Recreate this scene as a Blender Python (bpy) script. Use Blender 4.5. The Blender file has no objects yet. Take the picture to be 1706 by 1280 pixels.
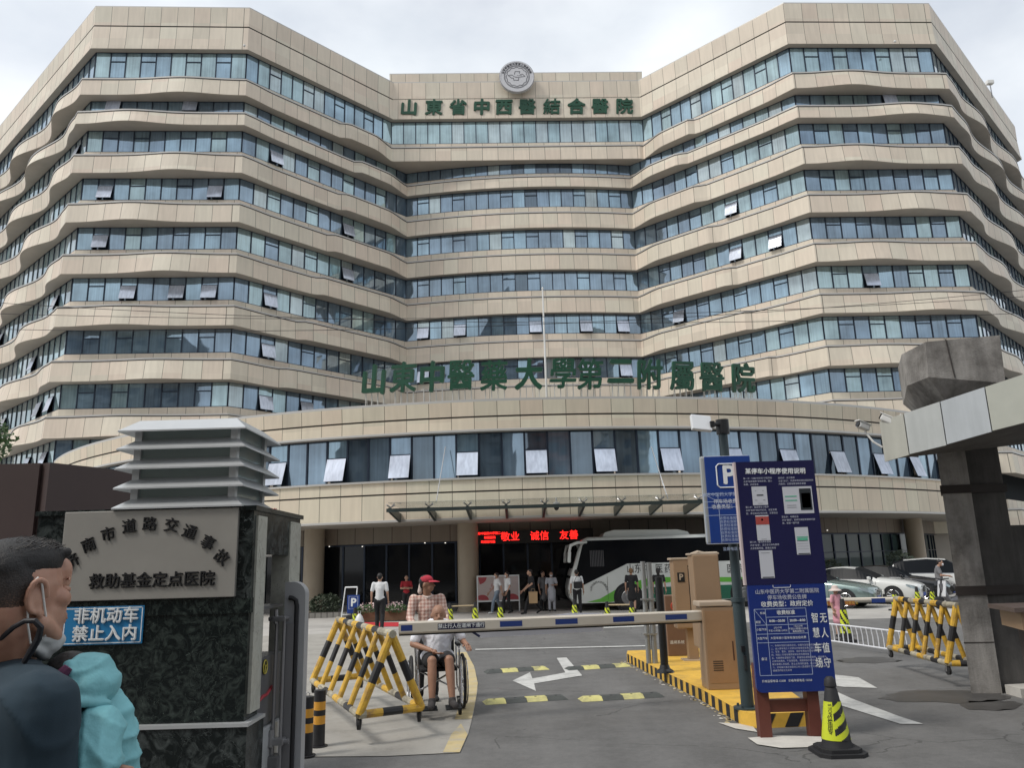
import bpy, bmesh, math, random
from mathutils import Vector, Matrix, noise
random.seed(7)
SC = bpy.context.scene
COL = SC.collection
RAD = math.radians

# ------------------------------------------------------------------ camera
CAMH = 1.95
FPX, PITCH, ROLL = 1300.0, 13.0, -1.65
cam_data = bpy.data.cameras.new("camera")
cam = bpy.data.objects.new("camera", cam_data)
COL.objects.link(cam)
cam_data.sensor_fit = 'HORIZONTAL'
cam_data.sensor_width = 36.0
cam_data.lens = 36.0 * FPX / 1706.0
cam_data.clip_start = 0.05
cam_data.clip_end = 3000
CAMROT = Matrix.Rotation(RAD(90 + PITCH), 3, 'X') @ Matrix.Rotation(RAD(ROLL), 3, 'Z')
cam.matrix_world = Matrix.Translation((0, 0, CAMH)) @ CAMROT.to_4x4()
SC.camera = cam

# ------------------------------------------------------------------ sky and sun
SUN_EL, SUN_AZ = 52.0, -118.0        # degrees; azimuth from +Y, clockwise
w = bpy.data.worlds.new("World"); SC.world = w; w.use_nodes = True
nt = w.node_tree; N = nt.nodes; L = nt.links
for n in list(N): N.remove(n)
out = N.new('ShaderNodeOutputWorld'); bg = N.new('ShaderNodeBackground')
sky = N.new('ShaderNodeTexSky'); sky.sky_type = 'NISHITA'; sky.sun_disc = False
sky.sun_elevation = RAD(SUN_EL); sky.sun_rotation = RAD(SUN_AZ); sky.dust_density = 3.0
tc = N.new('ShaderNodeTexCoord'); mp = N.new('ShaderNodeMapping')
mp.inputs['Scale'].default_value = (1.0, 1.0, 1.9); mp.inputs['Location'].default_value = (3.1, 0.7, 1.3)
n1 = N.new('ShaderNodeTexNoise'); n1.inputs['Scale'].default_value = 1.9; n1.inputs['Detail'].default_value = 7; n1.inputs['Roughness'].default_value = 0.5
r1 = N.new('ShaderNodeValToRGB')
r1.color_ramp.elements[0].position = 0.30; r1.color_ramp.elements[0].color = (0.45, 0.45, 0.45, 1)
r1.color_ramp.elements[1].position = 0.58; r1.color_ramp.elements[1].color = (0.97, 0.97, 0.97, 1)
n2 = N.new('ShaderNodeTexNoise'); n2.inputs['Scale'].default_value = 3.0; n2.inputs['Detail'].default_value = 6
r2 = N.new('ShaderNodeValToRGB')
r2.color_ramp.elements[0].position = 0.34; r2.color_ramp.elements[0].color = (6.5, 6.9, 7.3, 1)
r2.color_ramp.elements[1].position = 0.66; r2.color_ramp.elements[1].color = (8.2, 8.4, 8.55, 1)
mx = N.new('ShaderNodeMix'); mx.data_type = 'RGBA'
L.new(tc.outputs['Generated'], mp.inputs['Vector'])
L.new(mp.outputs['Vector'], n1.inputs['Vector']); L.new(mp.outputs['Vector'], n2.inputs['Vector'])
L.new(n1.outputs['Fac'], r1.inputs['Fac']); L.new(n2.outputs['Fac'], r2.inputs['Fac'])
L.new(r1.outputs['Color'], mx.inputs[0]); L.new(sky.outputs['Color'], mx.inputs[6]); L.new(r2.outputs['Color'], mx.inputs[7])
L.new(mx.outputs[2], bg.inputs['Color']); bg.inputs['Strength'].default_value = 0.105
L.new(bg.outputs['Background'], out.inputs['Surface'])

sl = bpy.data.lights.new("sun", 'SUN'); sl.energy = 1.7; sl.angle = RAD(14); sl.color = (1.0, 0.96, 0.9)
so = bpy.data.objects.new("sun", sl); COL.objects.link(so)
az, el = RAD(SUN_AZ), RAD(SUN_EL)
sdir = Vector((math.sin(az) * math.cos(el), math.cos(az) * math.cos(el), math.sin(el)))
so.rotation_euler = sdir.to_track_quat('Z', 'Y').to_euler()
so.location = sdir * 30
SC.view_settings.view_transform = 'Standard'; SC.view_settings.look = 'None'
SC.view_settings.exposure = 0.42; SC.view_settings.gamma = 1.0
try: SC.view_settings.use_curve_mapping = False
except Exception: pass
SC.cycles.max_bounces = 6; SC.cycles.glossy_bounces = 3; SC.cycles.transparent_max_bounces = 8

# ------------------------------------------------------------------ measuring helpers (photo pixel -> place in the world)
def ray(px, py): return CAMROT @ Vector(((px - 853) / FPX, -(py - 640) / FPX, -1.0))
def G(px, py, z=0.0):
    d = ray(px, py); t = (z - CAMH) / d.z; return Vector((d.x * t, d.y * t, z))
def XP(px, py, x):
    d = ray(px, py); t = x / d.x; return Vector((x, d.y * t, CAMH + d.z * t))
def YP(px, py, y):
    d = ray(px, py); t = y / d.y; return Vector((d.x * t, y, CAMH + d.z * t))

# ------------------------------------------------------------------ materials
MATS = {}
def mat(name, col, rough=0.6, metal=0.0, var=0.0, scale=3.0, bump=0.0, bscale=60.0, spec=0.5, stain=None, stain_scale=0.7, alpha=1.0, emit=0.0, ior=1.45, coat=0.0, trans=0.0, streak=0.0):
    if name in MATS: return MATS[name]
    m = bpy.data.materials.new(name); m.use_nodes = True
    nt = m.node_tree; b = nt.nodes['Principled BSDF']
    c4 = (*col, 1)
    b.inputs['Base Color'].default_value = c4
    b.inputs['Roughness'].default_value = rough; b.inputs['Metallic'].default_value = metal
    b.inputs['Specular IOR Level'].default_value = spec; b.inputs['IOR'].default_value = ior
    b.inputs['Coat Weight'].default_value = coat; b.inputs['Coat Roughness'].default_value = 0.05
    b.inputs['Alpha'].default_value = alpha; b.inputs['Transmission Weight'].default_value = trans
    if emit > 0:
        b.inputs['Emission Color'].default_value = c4; b.inputs['Emission Strength'].default_value = emit
    tcn = None
    if var > 0 or stain is not None or bump > 0 or streak > 0:
        tcn = nt.nodes.new('ShaderNodeTexCoord')
    src = None
    if var > 0:
        nz = nt.nodes.new('ShaderNodeTexNoise'); nz.inputs['Scale'].default_value = scale; nz.inputs['Detail'].default_value = 8; nz.inputs['Roughness'].default_value = 0.62
        nt.links.new(tcn.outputs['Object'], nz.inputs['Vector'])
        rp = nt.nodes.new('ShaderNodeValToRGB')
        rp.color_ramp.elements[0].position = 0.3; rp.color_ramp.elements[1].position = 0.7
        rp.color_ramp.elements[0].color = (*[c * (1 - var) for c in col], 1)
        rp.color_ramp.elements[1].color = (*[min(1, c * (1 + var)) for c in col], 1)
        nt.links.new(nz.outputs['Fac'], rp.inputs['Fac']); src = rp.outputs['Color']
    if stain is not None:
        nz = nt.nodes.new('ShaderNodeTexNoise'); nz.inputs['Scale'].default_value = stain_scale; nz.inputs['Detail'].default_value = 10; nz.inputs['Roughness'].default_value = 0.7
        nt.links.new(tcn.outputs['Object'], nz.inputs['Vector'])
        rp = nt.nodes.new('ShaderNodeValToRGB'); rp.color_ramp.elements[0].position = 0.48; rp.color_ramp.elements[1].position = 0.68
        nt.links.new(nz.outputs['Fac'], rp.inputs['Fac'])
        mxn = nt.nodes.new('ShaderNodeMix'); mxn.data_type = 'RGBA'
        nt.links.new(rp.outputs['Color'], mxn.inputs[0])
        if src: nt.links.new(src, mxn.inputs[6])
        else: mxn.inputs[6].default_value = c4
        mxn.inputs[7].default_value = (*stain, 1); src = mxn.outputs[2]
    if streak > 0:      # rain streaks: noise drawn out along the vertical
        sm = nt.nodes.new('ShaderNodeMapping'); sm.inputs['Scale'].default_value = (1, 1, .10); nt.links.new(tcn.outputs['Object'], sm.inputs['Vector'])
        nz = nt.nodes.new('ShaderNodeTexNoise'); nz.inputs['Scale'].default_value = 7.0; nz.inputs['Detail'].default_value = 6; nz.inputs['Roughness'].default_value = .65; nt.links.new(sm.outputs[0], nz.inputs['Vector'])
        rp = nt.nodes.new('ShaderNodeValToRGB'); rp.color_ramp.elements[0].position = .35; rp.color_ramp.elements[1].position = .65; q_ = 1 - streak; rp.color_ramp.elements[0].color = (q_, q_, q_, 1); rp.color_ramp.elements[1].color = (1, 1, 1, 1)
        nt.links.new(nz.outputs['Fac'], rp.inputs['Fac']); ml = nt.nodes.new('ShaderNodeMix'); ml.data_type = 'RGBA'; ml.blend_type = 'MULTIPLY'; ml.inputs[0].default_value = 1.0
        if src: nt.links.new(src, ml.inputs[6])
        else: ml.inputs[6].default_value = c4
        nt.links.new(rp.outputs['Color'], ml.inputs[7]); src = ml.outputs[2]
    if src: nt.links.new(src, b.inputs['Base Color'])
    if bump > 0:
        nz = nt.nodes.new('ShaderNodeTexNoise'); nz.inputs['Scale'].default_value = bscale; nz.inputs['Detail'].default_value = 6
        nt.links.new(tcn.outputs['Object'], nz.inputs['Vector'])
        bp = nt.nodes.new('ShaderNodeBump'); bp.inputs['Strength'].default_value = bump; bp.inputs['Distance'].default_value = 0.01
        nt.links.new(nz.outputs['Fac'], bp.inputs['Height']); nt.links.new(bp.outputs['Normal'], b.inputs['Normal'])
    MATS[name] = m
    return m

# ------------------------------------------------------------------ mesh builder
class MB:
    def __init__(s): s.v = []; s.f = []; s.m = []; s.uv = {}
    def add(s, vs, fs, mi=0, uvs=None):
        o = len(s.v); s.v += [tuple(v) for v in vs]
        for k, f in enumerate(fs):
            if uvs: s.uv[len(s.f)] = uvs[k]
            s.f.append([i + o for i in f]); s.m.append(mi)
        return s
    def box(s, c, size, rz=0.0, mi=0, rx=0.0, ry=0.0, taper=1.0):
        x, y, z = [q / 2 for q in size]
        M = Matrix.Rotation(rz, 3, 'Z') @ Matrix.Rotation(ry, 3, 'Y') @ Matrix.Rotation(rx, 3, 'X')
        c = Vector(c); vs = []
        for sz in (-1, 1):
            k = taper if sz > 0 else 1
            for sx, sy in ((-1, -1), (1, -1), (1, 1), (-1, 1)): vs.append(c + M @ Vector((sx * x * k, sy * y * k, sz * z)))
        return s.add(vs, [(0, 3, 2, 1), (4, 5, 6, 7), (0, 1, 5, 4), (1, 2, 6, 5), (2, 3, 7, 6), (3, 0, 4, 7)], mi)
    def rbox(s, c, size, r=0.01, rz=0.0, mi=0, rx=0.0, ry=0.0):
        bm = bmesh.new(); bmesh.ops.create_cube(bm, size=1)
        for v in bm.verts: v.co = Vector((v.co.x * size[0], v.co.y * size[1], v.co.z * size[2]))
        r = min(r, min(size) * 0.45)
        bmesh.ops.bevel(bm, geom=list(bm.edges), offset=r, segments=2, affect='EDGES', profile=0.6)
        M = Matrix.Rotation(rz, 3, 'Z') @ Matrix.Rotation(ry, 3, 'Y') @ Matrix.Rotation(rx, 3, 'X')
        c = Vector(c); bm.verts.index_update()
        s.add([c + M @ v.co for v in bm.verts], [[v.index for v in f.verts] for f in bm.faces], mi); bm.free(); return s
    def tube(s, p0, p1, r0, r1=None, n=10, mi=0, cap=True):
        p0 = Vector(p0); p1 = Vector(p1); r1 = r0 if r1 is None else r1
        d = (p1 - p0)
        if d.length < 1e-6: return s
        q = d.to_track_quat('Z', 'Y').to_matrix(); vs = []
        for p, r in ((p0, r0), (p1, r1)):
            for k in range(n):
                a = 2 * math.pi * k / n; vs.append(p + q @ Vector((r * math.cos(a), r * math.sin(a), 0)))
        fs = [(k, (k + 1) % n, n + (k + 1) % n, n + k) for k in range(n)]
        if cap: fs += [tuple(range(n - 1, -1, -1)), tuple(range(n, 2 * n))]
        return s.add(vs, fs, mi)
    def path(s, pts, r, n=8, mi=0, closed=False):
        pts = [Vector(p) for p in pts]; rs = r if isinstance(r, (list, tuple)) else [r] * len(pts)
        vs = []; m = len(pts); up = None
        for i, p in enumerate(pts):
            if closed: d = (pts[(i + 1) % m] - pts[i - 1])
            else: d = pts[min(i + 1, m - 1)] - pts[max(i - 1, 0)]
            d.normalize()
            if up is None: up = Vector((0, 0, 1)) if abs(d.z) < 0.9 else Vector((1, 0, 0))
            sx = d.cross(up); sx.normalize(); up = sx.cross(d); up.normalize()
            for k in range(n):
                a = 2 * math.pi * k / n; vs.append(p + (sx * math.cos(a) + up * math.sin(a)) * rs[i])
        fs = []
        for i in range(m if closed else m - 1):
            j = (i + 1) % m
            for k in range(n): fs.append((i * n + k, i * n + (k + 1) % n, j * n + (k + 1) % n, j * n + k))
        if not closed: fs += [tuple(range(n - 1, -1, -1)), tuple(range((m - 1) * n, m * n))]
        return s.add(vs, fs, mi)
    def lathe(s, prof, c=(0, 0, 0), n=16, mi=0, axis='Z', rot=None):
        c = Vector(c); vs = []
        for r, z in prof:
            for k in range(n):
                a = 2 * math.pi * k / n; v = Vector((r * math.cos(a), r * math.sin(a), z))
                if axis == 'Y': v = Vector((v.x, v.z, v.y))
                if axis == 'X': v = Vector((v.z, v.x, v.y))
                if rot is not None: v = rot @ v
                vs.append(c + v)
        fs = []
        for i in range(len(prof) - 1):
            for k in range(n): fs.append((i * n + k, i * n + (k + 1) % n, (i + 1) * n + (k + 1) % n, (i + 1) * n + k))
        fs += [tuple(range(n - 1, -1, -1)), tuple(range((len(prof) - 1) * n, len(prof) * n))]
        return s.add(vs, fs, mi)
    def prism(s, poly, z0, z1, mi=0, mtop=None):
        n = len(poly); vs = [(p[0], p[1], z0) for p in poly] + [(p[0], p[1], z1) for p in poly]
        s.add(vs, [tuple(range(n - 1, -1, -1))] + [(k, (k + 1) % n, n + (k + 1) % n, n + k) for k in range(n)], mi)
        return s.add(vs[n:], [tuple(range(n))], mi if mtop is None else mtop)
    def sheet(s, poly, z=0.0, mi=0):
        return s.add([(p[0], p[1], z) for p in poly], [tuple(range(len(poly)))], mi)
    def plate(s, poly, M, th, mi=0):
        """polygon in a local XZ plane (x right, z up), thickness th toward +Y; M maps to world"""
        n = len(poly); vs = [M @ Vector((p[0], 0, p[1])) for p in poly] + [M @ Vector((p[0], th, p[1])) for p in poly]
        return s.add(vs, [tuple(range(n)), tuple(range(2 * n - 1, n - 1, -1))] + [((k + 1) % n, k, n + k, n + (k + 1) % n) for k in range(n)], mi)
    def mesh(s, mats, smooth=False, name='mesh'):
        me = bpy.data.meshes.new(name); me.from_pydata(s.v, [], s.f)
        for m in (mats if isinstance(mats, (list, tuple)) else [mats]): me.materials.append(m)
        me.polygons.foreach_set('material_index', s.m)
        if s.uv:
            ul = me.uv_layers.new(name='UVMap')
            for p in me.polygons:
                u = s.uv.get(p.index)
                if u:
                    for k, li in enumerate(p.loop_indices): ul.data[li].uv = u[k]
        me.update()
        if smooth:
            me.polygons.foreach_set('use_smooth', [True] * len(me.polygons))
            try: me.set_sharp_from_angle(angle=RAD(38))
            except Exception: pass
        return me
    def build(s, name, mats, parent=None, smooth=False, loc=None, rz=None):
        o = bpy.data.objects.new(name, s.mesh(mats, smooth, name)); COL.objects.link(o)
        if parent is not None: o.parent = parent
        if loc is not None: o.location = loc
        if rz is not None: o.rotation_euler.z = rz
        return o
    def xf(s, M):
        s.v = [tuple(M @ Vector(v)) for v in s.v]; return s

def tag(o, label=None, cat=None, group=None, kind=None):
    if label: o['label'] = label
    if cat: o['category'] = cat
    if group: o['group'] = group
    if kind: o['kind'] = kind
    return o
def thing(name, label, cat, loc=(0, 0, 0), rz=0.0, group=None):
    o = bpy.data.objects.new(name, None); COL.objects.link(o); o.empty_display_size = 0.1
    o.location = loc; o.rotation_euler.z = rz
    return tag(o, label, cat, group)
def dup(root, loc, rz=None, label=None):
    def cp(o, par):
        c = o.copy(); COL.objects.link(c)
        if par is not None: c.parent = par
        for ch in o.children: cp(ch, c)
        return c
    kids = [(ch) for ch in root.children]
    r = root.copy(); COL.objects.link(r); r.location = loc
    if rz is not None: r.rotation_euler.z = rz
    if label: r['label'] = label
    for ch in kids: cp(ch, r)
    return r
TXT = {}
TMP = bpy.data.scenes.new('tmp')
def evaluated(o):
    """evaluate one object alone in a side scene"""
    TMP.collection.objects.link(o); vl = TMP.view_layers[0]; vl.update(); dg = vl.depsgraph; dg.update()
    me = bpy.data.meshes.new_from_object(o.evaluated_get(dg)); bpy.data.objects.remove(o); return me
def text_mesh(s, size, ext=0.0, bold=0.0, align='CENTER', spacing=1.0, line=1.0):
    key = (s, size, ext, bold, align, spacing, line)
    if key in TXT: return TXT[key]
    cu = bpy.data.curves.new('lettering', 'FONT'); cu.body = s; cu.size = size; cu.extrude = ext; cu.offset = bold
    cu.align_x = align; cu.align_y = 'CENTER'; cu.space_character = spacing; cu.space_line = line; cu.resolution_u = 3
    o = bpy.data.objects.new('t', cu)
    me = evaluated(o); TXT[key] = me
    return me
def text(name, s, size, m, M, parent=None, ext=0.0, bold=0.0, align='CENTER', spacing=1.0, line=1.0, sx=1.0, shear=0.0):
    """M: matrix mapping (x right, y up, z toward the reader) to the parent's space; bold thickens the strokes with shifted copies"""
    me = text_mesh(s, size, ext, 0.0, align, spacing, line).copy(); me.materials.clear(); me.materials.append(m)
    S = Matrix.Identity(4); S[0][0] = sx; S[0][1] = shear
    me.transform(S)
    if bold > 0:
        bm = bmesh.new(); bm.from_mesh(me); base = list(bm.faces)
        for k, (dx, dy) in enumerate(((bold, bold * .4), (-bold, -bold * .4), (bold * .4, -bold), (-bold * .4, bold))):
            r = bmesh.ops.duplicate(bm, geom=list(base) + [v for v in {v for f in base for v in f.verts}])
            off = Vector((dx, dy, 0.0003 * (k + 1) * (1 if ext == 0 else 8)))
            for g in r['geom']:
                if isinstance(g, bmesh.types.BMVert): g.co += off
        bm.to_mesh(me); bm.free()
    o = bpy.data.objects.new(name, me); COL.objects.link(o)
    if parent is not None: o.parent = parent
    o.matrix_local = M
    return o
def facing(c, rz=0.0, tilt=0.0, roll=0.0):
    """matrix of a vertical text plane whose reader stands at -Y (before rz)"""
    return Matrix.Translation(Vector(c)) @ Matrix.Rotation(rz, 4, 'Z') @ Matrix.Rotation(RAD(90) + tilt, 4, 'X') @ Matrix.Rotation(roll, 4, 'Z')
# ================================================================== ground, markings, kerbs
M_ASPH = mat('asphalt', (0.14, 0.138, 0.135), 0.8, var=0.30, scale=1.6, bump=0.7, bscale=120, stain=(0.085, 0.083, 0.08), stain_scale=0.33)
M_PLAZA = mat('plaza_concrete', (0.40, 0.385, 0.36), 0.75, var=0.14, scale=0.5, bump=0.2, bscale=60, stain=(0.25, 0.24, 0.225), stain_scale=0.2)
M_PAVE = mat('pavement_concrete', (0.32, 0.305, 0.275), 0.8, var=0.2, scale=2.2, bump=0.4, bscale=80, stain=(0.20, 0.19, 0.17), stain_scale=1.1)
M_PAINT = mat('road_paint', (0.50, 0.50, 0.48), 0.7, var=0.12, scale=9, stain=(0.33, 0.33, 0.32), stain_scale=3.0)
M_YEL = mat('yellow_paint', (0.66, 0.40, 0.06), 0.6, var=0.14, scale=5, stain=(0.42, 0.27, 0.07), stain_scale=2.0)
M_BLK = mat('black_paint', (0.02, 0.02, 0.022), 0.6, var=0.2, scale=8)
def asphalt():
    m = bpy.data.materials.new('asphalt_aggregate'); m.use_nodes = True; nt = m.node_tree; b = nt.nodes['Principled BSDF']; N = nt.nodes.new; L = nt.links.new
    b.inputs['Roughness'].default_value = .82; b.inputs['Specular IOR Level'].default_value = .35
    tcn = N('ShaderNodeTexCoord')
    def nz(s, d=6, r=.6): n = N('ShaderNodeTexNoise'); n.inputs['Scale'].default_value = s; n.inputs['Detail'].default_value = d; n.inputs['Roughness'].default_value = r; L(tcn.outputs['Object'], n.inputs['Vector']); return n.outputs['Fac']
    def M(op, a, c):
        n = N('ShaderNodeMath'); n.operation = op
        for i, q in enumerate((a, c)):
            if isinstance(q, (int, float)): n.inputs[i].default_value = q
            else: L(q, n.inputs[i])
        return n.outputs[0]
    big, mid, fine, grain = nz(.22), nz(1.7, 8, .7), nz(14, 4), nz(75, 3, .8)
    v = M('ADD', M('ADD', M('MULTIPLY', big, .10), M('MULTIPLY', mid, .12)), M('ADD', M('MULTIPLY', fine, .055), M('MULTIPLY', grain, .13)))
    tm = N('ShaderNodeMapping'); tm.inputs['Scale'].default_value = (1.5, .10, 1); tm.inputs['Rotation'].default_value = (0, 0, .06); L(tcn.outputs['Object'], tm.inputs[0]); tn = N('ShaderNodeTexNoise'); tn.inputs['Scale'].default_value = 1.0; tn.inputs['Detail'].default_value = 5; L(tm.outputs[0], tn.inputs['Vector'])
    v = M('ADD', v, M('MULTIPLY', tn.outputs['Fac'], .07)); v = M('SUBTRACT', v, .11)
    # cracks along warped cell edges, kept to some areas only
    wn = N('ShaderNodeTexNoise'); wn.inputs['Scale'].default_value = 1.3; wn.inputs['Detail'].default_value = 6; L(tcn.outputs['Object'], wn.inputs['Vector'])
    vm = N('ShaderNodeVectorMath'); vm.operation = 'SCALE'; vm.inputs['Scale'].default_value = .55; L(wn.outputs['Color'], vm.inputs[0]); va = N('ShaderNodeVectorMath'); L(tcn.outputs['Object'], va.inputs[0]); L(vm.outputs[0], va.inputs[1])
    vo = N('ShaderNodeTexVoronoi'); vo.feature = 'DISTANCE_TO_EDGE'; vo.inputs['Scale'].default_value = .30; L(va.outputs[0], vo.inputs['Vector'])
    crack = M('MULTIPLY', M('LESS_THAN', vo.outputs['Distance'], .0025), M('GREATER_THAN', nz(.5), .50))
    v = M('MULTIPLY', v, M('SUBTRACT', 1.0, M('MULTIPLY', crack, .38)))
    cm = N('ShaderNodeCombineXYZ'); L(v, cm.inputs[0]); L(M('MULTIPLY', v, .985), cm.inputs[1]); L(M('MULTIPLY', v, .96), cm.inputs[2]); L(cm.outputs[0], b.inputs['Base Color'])
    bp = N('ShaderNodeBump'); bp.inputs['Strength'].default_value = .7; bp.inputs['Distance'].default_value = .008; L(M('ADD', grain, M('MULTIPLY', crack, -1.0)), bp.inputs['Height']); L(bp.outputs['Normal'], b.inputs['Normal'])
    return m
M_ASPH = asphalt()
def sheet(name, pts, z, m):
    mb = MB(); vs = [(p[0], p[1], 0) for p in pts]
    n = len(vs); bm = bmesh.new(); bv = [bm.verts.new(v) for v in vs]; f = bm.faces.new(bv); bmesh.ops.triangulate(bm, faces=[f]); bm.normal_update()
    bm.verts.index_update(); fs = [[v.index for v in (q.verts if q.normal.z > 0 else reversed(q.verts))] for q in bm.faces]
    mb.add([(v.co.x, v.co.y, z) for v in bm.verts], fs); bm.free()
    return tag(mb.build(name, [m]), kind='structure')
mb = MB(); mb.sheet([(-500, -300), (500, -300), (500, 800), (-500, 800)], 0.0)
tag(mb.build('ground', [M_ASPH]), kind='structure')
sheet('plaza', [(-45, 24.5), (-6, 23.6), (3.5, 24.6), (9, 25.2), (45, 22.0), (60, 60), (-60, 60)], 0.004, M_PLAZA)
# pavement at the left with a rounded corner by the wheelchair
pv = [G(500, 1263), G(640, 1262), G(766, 1256), G(780, 1225), G(789, 1190), G(796, 1150), G(792, 1118), G(778, 1088), G(760, 1068), G(700, 1052)]
sheet('pavement', [(-30, 9.0), (-4.2, 9.0)] + [(p.x, p.y) for p in pv] + [(-30, 24.0)], 0.008, M_PAVE)
M_YWORN = mat('worn_yellow_paint', (0.47, 0.38, 0.20), 0.75, var=0.15, scale=6, stain=(0.32, 0.30, 0.26), stain_scale=3)
edge = [G(q[0], q[1]) for q in ((786, 1200), (793, 1165), (796, 1140), (790, 1112), (777, 1088))]
sheet('kerb_paint', [(p.x, p.y) for p in edge] + [(p.x - 0.22, p.y) for p in reversed(edge)], 0.012, M_YWORN)
e2 = [G(738, 1256), G(766, 1256), G(779, 1226), G(768, 1208), G(752, 1226)]
sheet('kerb_paint', [(p.x, p.y) for p in e2], 0.012, M_YWORN)
# red carpet strip on the plaza
rc = [G(590, 1046), G(668, 1045), G(668, 1038), G(597, 1038)]
sheet('red_carpet_strip', [(p.x, p.y) for p in rc], 0.014, mat('red_carpet', (0.42, 0.02, 0.03), 0.85, var=0.1))
# white turning arrow
ar = [(854, 1135.6), (883, 1121.5), (887, 1132), (942, 1122), (927.5, 1097.6), (943.8, 1096.8), (959, 1114), (970, 1127), (889.8, 1140.4), (893, 1153)]
sheet('painted_arrow', [tuple(G(*q)[:2]) for q in ar], 0.008, M_PAINT)
for q in ([(1385, 1150), (1420, 1166), (1500, 1196), (1538, 1208), (1500, 1208), (1385, 1172)],
          [(1385, 1125), (1430, 1130), (1462, 1148), (1405, 1146), (1385, 1143)]):
    sheet('painted_line', [tuple(G(*p)[:2]) for p in q], 0.008, M_PAINT)
for q in ([(1006, 1044), (1080, 1041), (1080, 1045), (1006, 1048)], [(792, 1083), (1075, 1077), (1075, 1078.6), (792, 1084.6)]):
    sheet('painted_line', [tuple(G(*p)[:2]) for p in q], 0.014, M_PAINT)
# raised plinth at the portal pillar and white base plate under the notice board
q = [(1246, 1232), (1262, 1243), (1302, 1249), (1372, 1247), (1368, 1230), (1290, 1228)]
sheet('concrete_patch', [tuple(G(*p)[:2]) for p in q], 0.012, mat('pale_cement', (0.50, 0.48, 0.44), 0.8, var=0.12, scale=4))
q = [(1196, 1206), (1225, 1216), (1262, 1222), (1255, 1213), (1232, 1208)]
sheet('concrete_patch', [tuple(G(*p)[:2]) for p in q], 0.01, MATS['pale_cement'])
# shadows on the right-hand lane, painted as patches of darker asphalt
M_SHADOW = mat('damp_asphalt', (0.06, 0.058, 0.056), 0.45, var=0.25, scale=2.0)
rr = random.Random(5)
for (x0, y0, x1, y1) in ((1470, 1150, 1680, 1172), (1400, 1096, 1500, 1106), (1600, 1168, 1706, 1185)):
    pts = []
    for k in range(22):
        a = 2 * math.pi * k / 22; r = 1 + rr.uniform(-.16, .16)
        g = G((x0 + x1) / 2 + (x1 - x0) / 2 * math.cos(a) * r, (y0 + y1) / 2 + (y1 - y0) / 2 * math.sin(a) * r); pts.append((g.x, g.y))
    if sum(pts[i][0] * pts[(i + 1) % 22][1] - pts[(i + 1) % 22][0] * pts[i][1] for i in range(22)) < 0: pts.reverse()
    sheet('damp_patch', pts, 0.0045, M_SHADOW)
# traffic island: yellow top, black and yellow kerb
isl = [(2.20, 16.75), (2.12, 16.3), (2.30, 14.2), (2.55, 11.6), (2.62, 10.0), (2.75, 9.78), (3.42, 9.82), (3.52, 10.0), (3.85, 13.0), (4.05, 16.6), (3.9, 16.85)]
mb = MB(); mb.prism(isl[::1], 0.0, 0.16, 0)
# kerb stripes, 3 mm proud of the kerb face
def kerb_stripes(a, b, n, lean=0.0):
    a, b = Vector(a), Vector(b); d = b - a; nn = Vector((d.y, -d.x)).normalized(); 
    if nn.dot(Vector((3.1, 13)) - a) > 0: nn = -nn
    for k in range(n):
        t0, t1 = (k + 0.2) / n, (k + 0.68) / n; p, q_ = a + d * t0 + nn * 0.003, a + d * t1 + nn * 0.003; ln = d / n * lean
        vs = [(p.x + ln.x, p.y + ln.y, 0.004), (q_.x + ln.x, q_.y + ln.y, 0.004), (q_.x, q_.y, 0.156), (p.x, p.y, 0.156)]
        mb.add(vs, [(0, 1, 2, 3)], 1)
kerb_stripes(isl[1], isl[2], 7); kerb_stripes(isl[2], isl[3], 9); kerb_stripes(isl[3], isl[4], 5); kerb_stripes(isl[5], isl[6], 2, -0.25)
kerb_stripes(isl[7], isl[8], 8)
tag(mb.build('traffic_island', [M_YEL, M_BLK]), kind='structure')
# rubbery crumbs of old paint along the kerb: thin irregular flakes
mb = MB(); rr = random.Random(9)
for k in range(90):
    t = rr.random() * 3; i_ = min(2, int(t)); a = Vector(isl[1 + i_]).lerp(Vector(isl[2 + i_]), t - i_)
    c = Vector((a.x - abs(rr.gauss(0, 0.06)) - 0.02, a.y)); r = rr.uniform(.012, .04)
    mb.add([(c.x + r * math.cos(u) * rr.uniform(.6, 1.2), c.y + r * 1.6 * math.sin(u) * rr.uniform(.6, 1.2), 0.006) for u in [i * math.pi / 3 for i in range(6)]], [tuple(range(6))], rr.choice((0, 1)))
tag(mb.build('paint_flakes', [M_YWORN, MATS['pale_cement']]), kind='stuff')
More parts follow.
